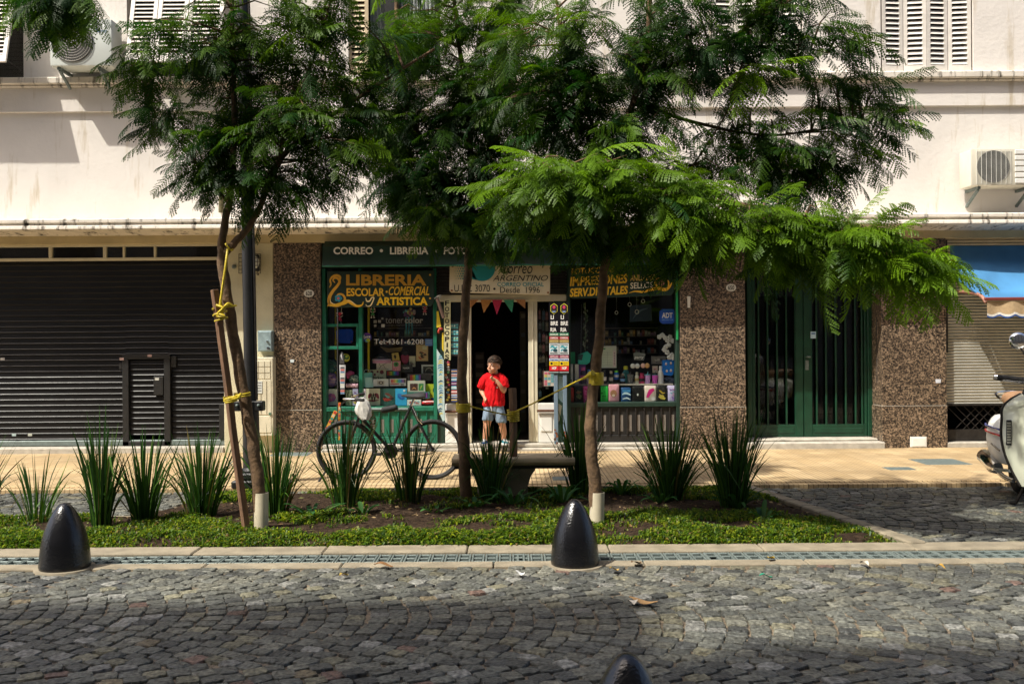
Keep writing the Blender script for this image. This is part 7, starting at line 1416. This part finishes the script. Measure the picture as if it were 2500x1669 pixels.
for b in ((1330, 100, 130, 110, Y, .6, 11, .22), (1330, 270, 110, 100, Y, .5, 9, .06), (1450, 330, 130, 90, Y, .5, 11, .06), (1480, 90, 130, 120, Y, .6, 11, .08), (1640, 60, 120, 90, 7.5, .5, 9, .05), (1760, 130, 130, 100, 7.5, .5, 11, .02), (1900, 60, 130, 90, 7.5, .5, 10, .02), (1990, 150, 80, 80, 7.5, .4, 6, .04), (1830, 300, 110, 70, 7.6, .4, 7, .06), (1960, 330, 110, 80, 7.6, .4, 9, .06), (2090, 290, 80, 50, 7.6, .3, 5, .10), (2110, 370, 50, 30, 7.6, .2, 3, .06), (1900, 440, 110, 60, 7.5, .4, 8, .08), (1620, 200, 80, 50, Y, .4, 5, .05), (1600, 430, 80, 60, Y, .4, 6, .05), (1750, 430, 70, 40, 7.5, .3, 4, .06), (1540, 540, 140, 60, Y, .4, 9, .03), (1380, 540, 110, 50, Y, .4, 7, .03), (1700, 580, 120, 60, 7.4, .4, 9, .05), (1870, 610, 110, 50, 7.3, .4, 7, .06), (1580, -100, 220, 80, Y, .6, 9, .2), (1900, -80, 160, 60, 7.5, .5, 5, .2)): T.blob(*b)
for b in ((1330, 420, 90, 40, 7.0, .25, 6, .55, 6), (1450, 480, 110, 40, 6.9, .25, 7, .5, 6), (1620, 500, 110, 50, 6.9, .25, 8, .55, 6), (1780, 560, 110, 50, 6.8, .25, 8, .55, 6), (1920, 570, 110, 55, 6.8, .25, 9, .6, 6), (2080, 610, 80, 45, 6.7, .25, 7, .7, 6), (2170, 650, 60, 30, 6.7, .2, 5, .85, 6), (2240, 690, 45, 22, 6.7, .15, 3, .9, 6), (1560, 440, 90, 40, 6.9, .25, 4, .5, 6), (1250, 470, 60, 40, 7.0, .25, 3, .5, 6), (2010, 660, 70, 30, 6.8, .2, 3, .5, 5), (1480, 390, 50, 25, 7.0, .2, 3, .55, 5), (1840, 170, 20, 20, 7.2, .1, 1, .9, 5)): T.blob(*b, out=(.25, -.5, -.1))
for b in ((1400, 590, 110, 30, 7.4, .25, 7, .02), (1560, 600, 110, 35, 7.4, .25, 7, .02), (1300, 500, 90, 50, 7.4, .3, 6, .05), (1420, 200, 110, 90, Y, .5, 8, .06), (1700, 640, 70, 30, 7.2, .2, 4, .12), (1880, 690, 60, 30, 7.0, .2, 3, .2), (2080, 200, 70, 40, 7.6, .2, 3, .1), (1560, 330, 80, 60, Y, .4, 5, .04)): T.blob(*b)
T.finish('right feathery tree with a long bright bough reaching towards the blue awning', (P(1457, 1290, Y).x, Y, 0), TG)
# ================================================================== PLANTS
def sword(x, y, hpx, spread, n, name, lb, seed, lean=0.):
    g = G(x, y, .02); s = F / g.y; h_ = hpx * 1.22 / s; sp = spread * .9 / s; r = np.random.RandomState(seed); t = MB()
    for i in range(int(n * (1.3 if seed not in (6, 7) else 1))):
        a = r.uniform(0, 6.283); q = r.rand() ** .7; b = Vector((g.x + .12 * q * math.cos(a) * min(1, sp * 3), g.y + .09 * q * math.sin(a), .0)); l = h_ * r.uniform(.62, 1.08) * (1 - .15 * q)
        ou = Vector((math.cos(a) * sp * q * r.uniform(.6, 1.05) + lean * l * r.uniform(.3, 1), math.sin(a) * sp * .6 * q, 0)); w = r.uniform(.004, .0085); arch = (r.rand() ** 2.2) * .62 * q
        pts = []; K = 6
        for k in range(K + 1):
            u = k / K; pts.append(b + ou * (u ** 1.35) + Vector((0, 0, l * (u - arch * u ** 3))) + Vector((math.cos(a), math.sin(a), 0)) * arch * l * .6 * u ** 3)
        fa = r.uniform(0, 3.14); wd = Vector((math.cos(fa), math.sin(fa) * .7, 0)); v = []
        if r.rand() < .10:
            kk = r.randint(3, 5); ba = r.uniform(0, 6.283); sl_ = (pts[6] - pts[kk]).length
            for k in range(kk + 1, K + 1): pts[k] = pts[kk] + Vector((math.cos(ba) * .7, math.sin(ba) * .5, -.55)) * sl_ * (k - kk) / (K - kk)
        for k, p in enumerate(pts): ww = w * (1 if k < K - 1 else (.75 if k == K - 1 else .12)); v += [p - wd * ww, p + wd * ww]
        m = r.rand(); c = (.016, .048, .011) if m < .45 else ((.032, .088, .016) if m < .82 else (.07, .15, .022)); kf = r.uniform(.8, 1.3)
        if r.rand() < .06: c = (.14, .11, .04)
        t.add(v, [(2 * k, 2 * k + 1, 2 * k + 3, 2 * k + 2) for k in range(K)], tuple(z * kf for z in c))
    o = t.build(name, M['blade'], recalc=False, smooth_ang=80); tag(o, lb, 'plant', 'tall sword leaved clumps in the planting bed')
def strap(x, y, hpx, spread, n, lb, seed):
    g = G(x, y, .02); s = F / g.y; h_ = hpx / s; sp = spread / s; r = np.random.RandomState(seed); t = MB()
    for i in range(n):
        a = 2 * math.pi * i / n + r.uniform(-.3, .3); l = h_ * r.uniform(.6, 1.15); q = sp * r.uniform(.6, 1.1); w = r.uniform(.012, .019); d = Vector((math.cos(a), math.sin(a) * .8, 0)); sd = Vector((-d.y, d.x, 0)).normalized(); v = []; K = 8; fall = r.uniform(.8, 1.5)
        for k in range(K + 1):
            u = k / K; p = Vector((g.x, g.y, 0)) + d * (.02 + q * u) + Vector((0, 0, max(.012, l * (1.9 * u - fall * 1.0 * u * u * 1.05)))); ww = w * (.75 + .5 * math.sin(math.pi * u)) * (1 if k < K else .1); v += [p - sd * ww, p + Vector((0, 0, -ww * .35)), p + sd * ww]
        c = (.030, .095, .030) if r.rand() < .6 else (.05, .13, .035); kf = r.uniform(.8, 1.25)
        t.add(v, [(3 * k + j, 3 * k + j + 1, 3 * k + j + 4, 3 * k + j + 3) for k in range(K) for j in (0, 1)], tuple(z * kf for z in c))
    o = t.build('strap_leaf_plant', M['blade'], recalc=False, smooth_ang=80); tag(o, lb, 'plant', 'low strap leaved plants in the planting bed')
N = 'sword_leaf_plant'
sword(88, 1278, 165, 95, 34, N, 'sparse arching sword leaved clump behind the left bollard', 1)
sword(-40, 1225, 150, 90, 26, N, 'sword leaved clump mostly cut off by the left edge of the photo', 12, .35)
sword(248, 1288, 250, 62, 110, N, 'tallest dense sword leaved clump just right of the left bollard', 2)
sword(352, 1272, 205, 85, 90, N, 'sword leaved clump in front of the wicket door of black shutter', 3)
sword(492, 1262, 200, 100, 120, N, 'wide sword leaved clump left of the leaning stake', 4)
sword(672, 1258, 195, 90, 120, N, 'sword leaved clump immediately right of the left tree trunk', 5)
sword(842, 1232, 215, 90, 95, N, 'dense sword leaved clump in front of the bicycle front wheel', 6)
sword(1000, 1225, 195, 80, 85, N, 'sword leaved clump in front of the bicycle rear wheel', 7)
sword(1200, 1222, 185, 85, 90, N, 'sword leaved clump between middle trunk and short stake', 8)
sword(1412, 1208, 195, 70, 110, N, 'narrow sword leaved clump just left of right tree trunk', 9)
sword(1636, 1222, 180, 115, 170, N, 'broad sword leaved clump below right window edge', 10)
sword(1790, 1238, 225, 95, 150, N, 'sword leaved clump at the right end nearest green door', 11)
for x, y, h_, s_, n, lb in ((1252, 1232, 55, 75, 15, 'strap leaved plant at the foot of the short stake'), (1372, 1228, 60, 75, 16, 'strap leaved plant between short stake and right trunk'), (1518, 1208, 55, 50, 15, 'upright strap leaved plant right of the right trunk sleeve'), (1612, 1228, 45, 60, 9, 'strap leaved plant at the foot of the broad clump'), (1800, 1240, 62, 75, 18, 'glossy strap leaved plant at foot of the rightmost sword clump'), (1862, 1272, 48, 50, 10, 'small strap leaved plant at the far right of the bed'),
                            (762, 1262, 45, 85, 9, 'low arching strap leaved plant right of the left trunk sleeve'), (885, 1255, 34, 55, 7, 'tiny broad strap leaved plant under the bicycle'), (1060, 1248, 26, 45, 5, 'flattened strap leaved plant left of middle trunk foot'), (1160, 1238, 46, 60, 10, 'strap leaved plant just right of middle trunk')): strap(x, y, h_, s_, n, lb, x)
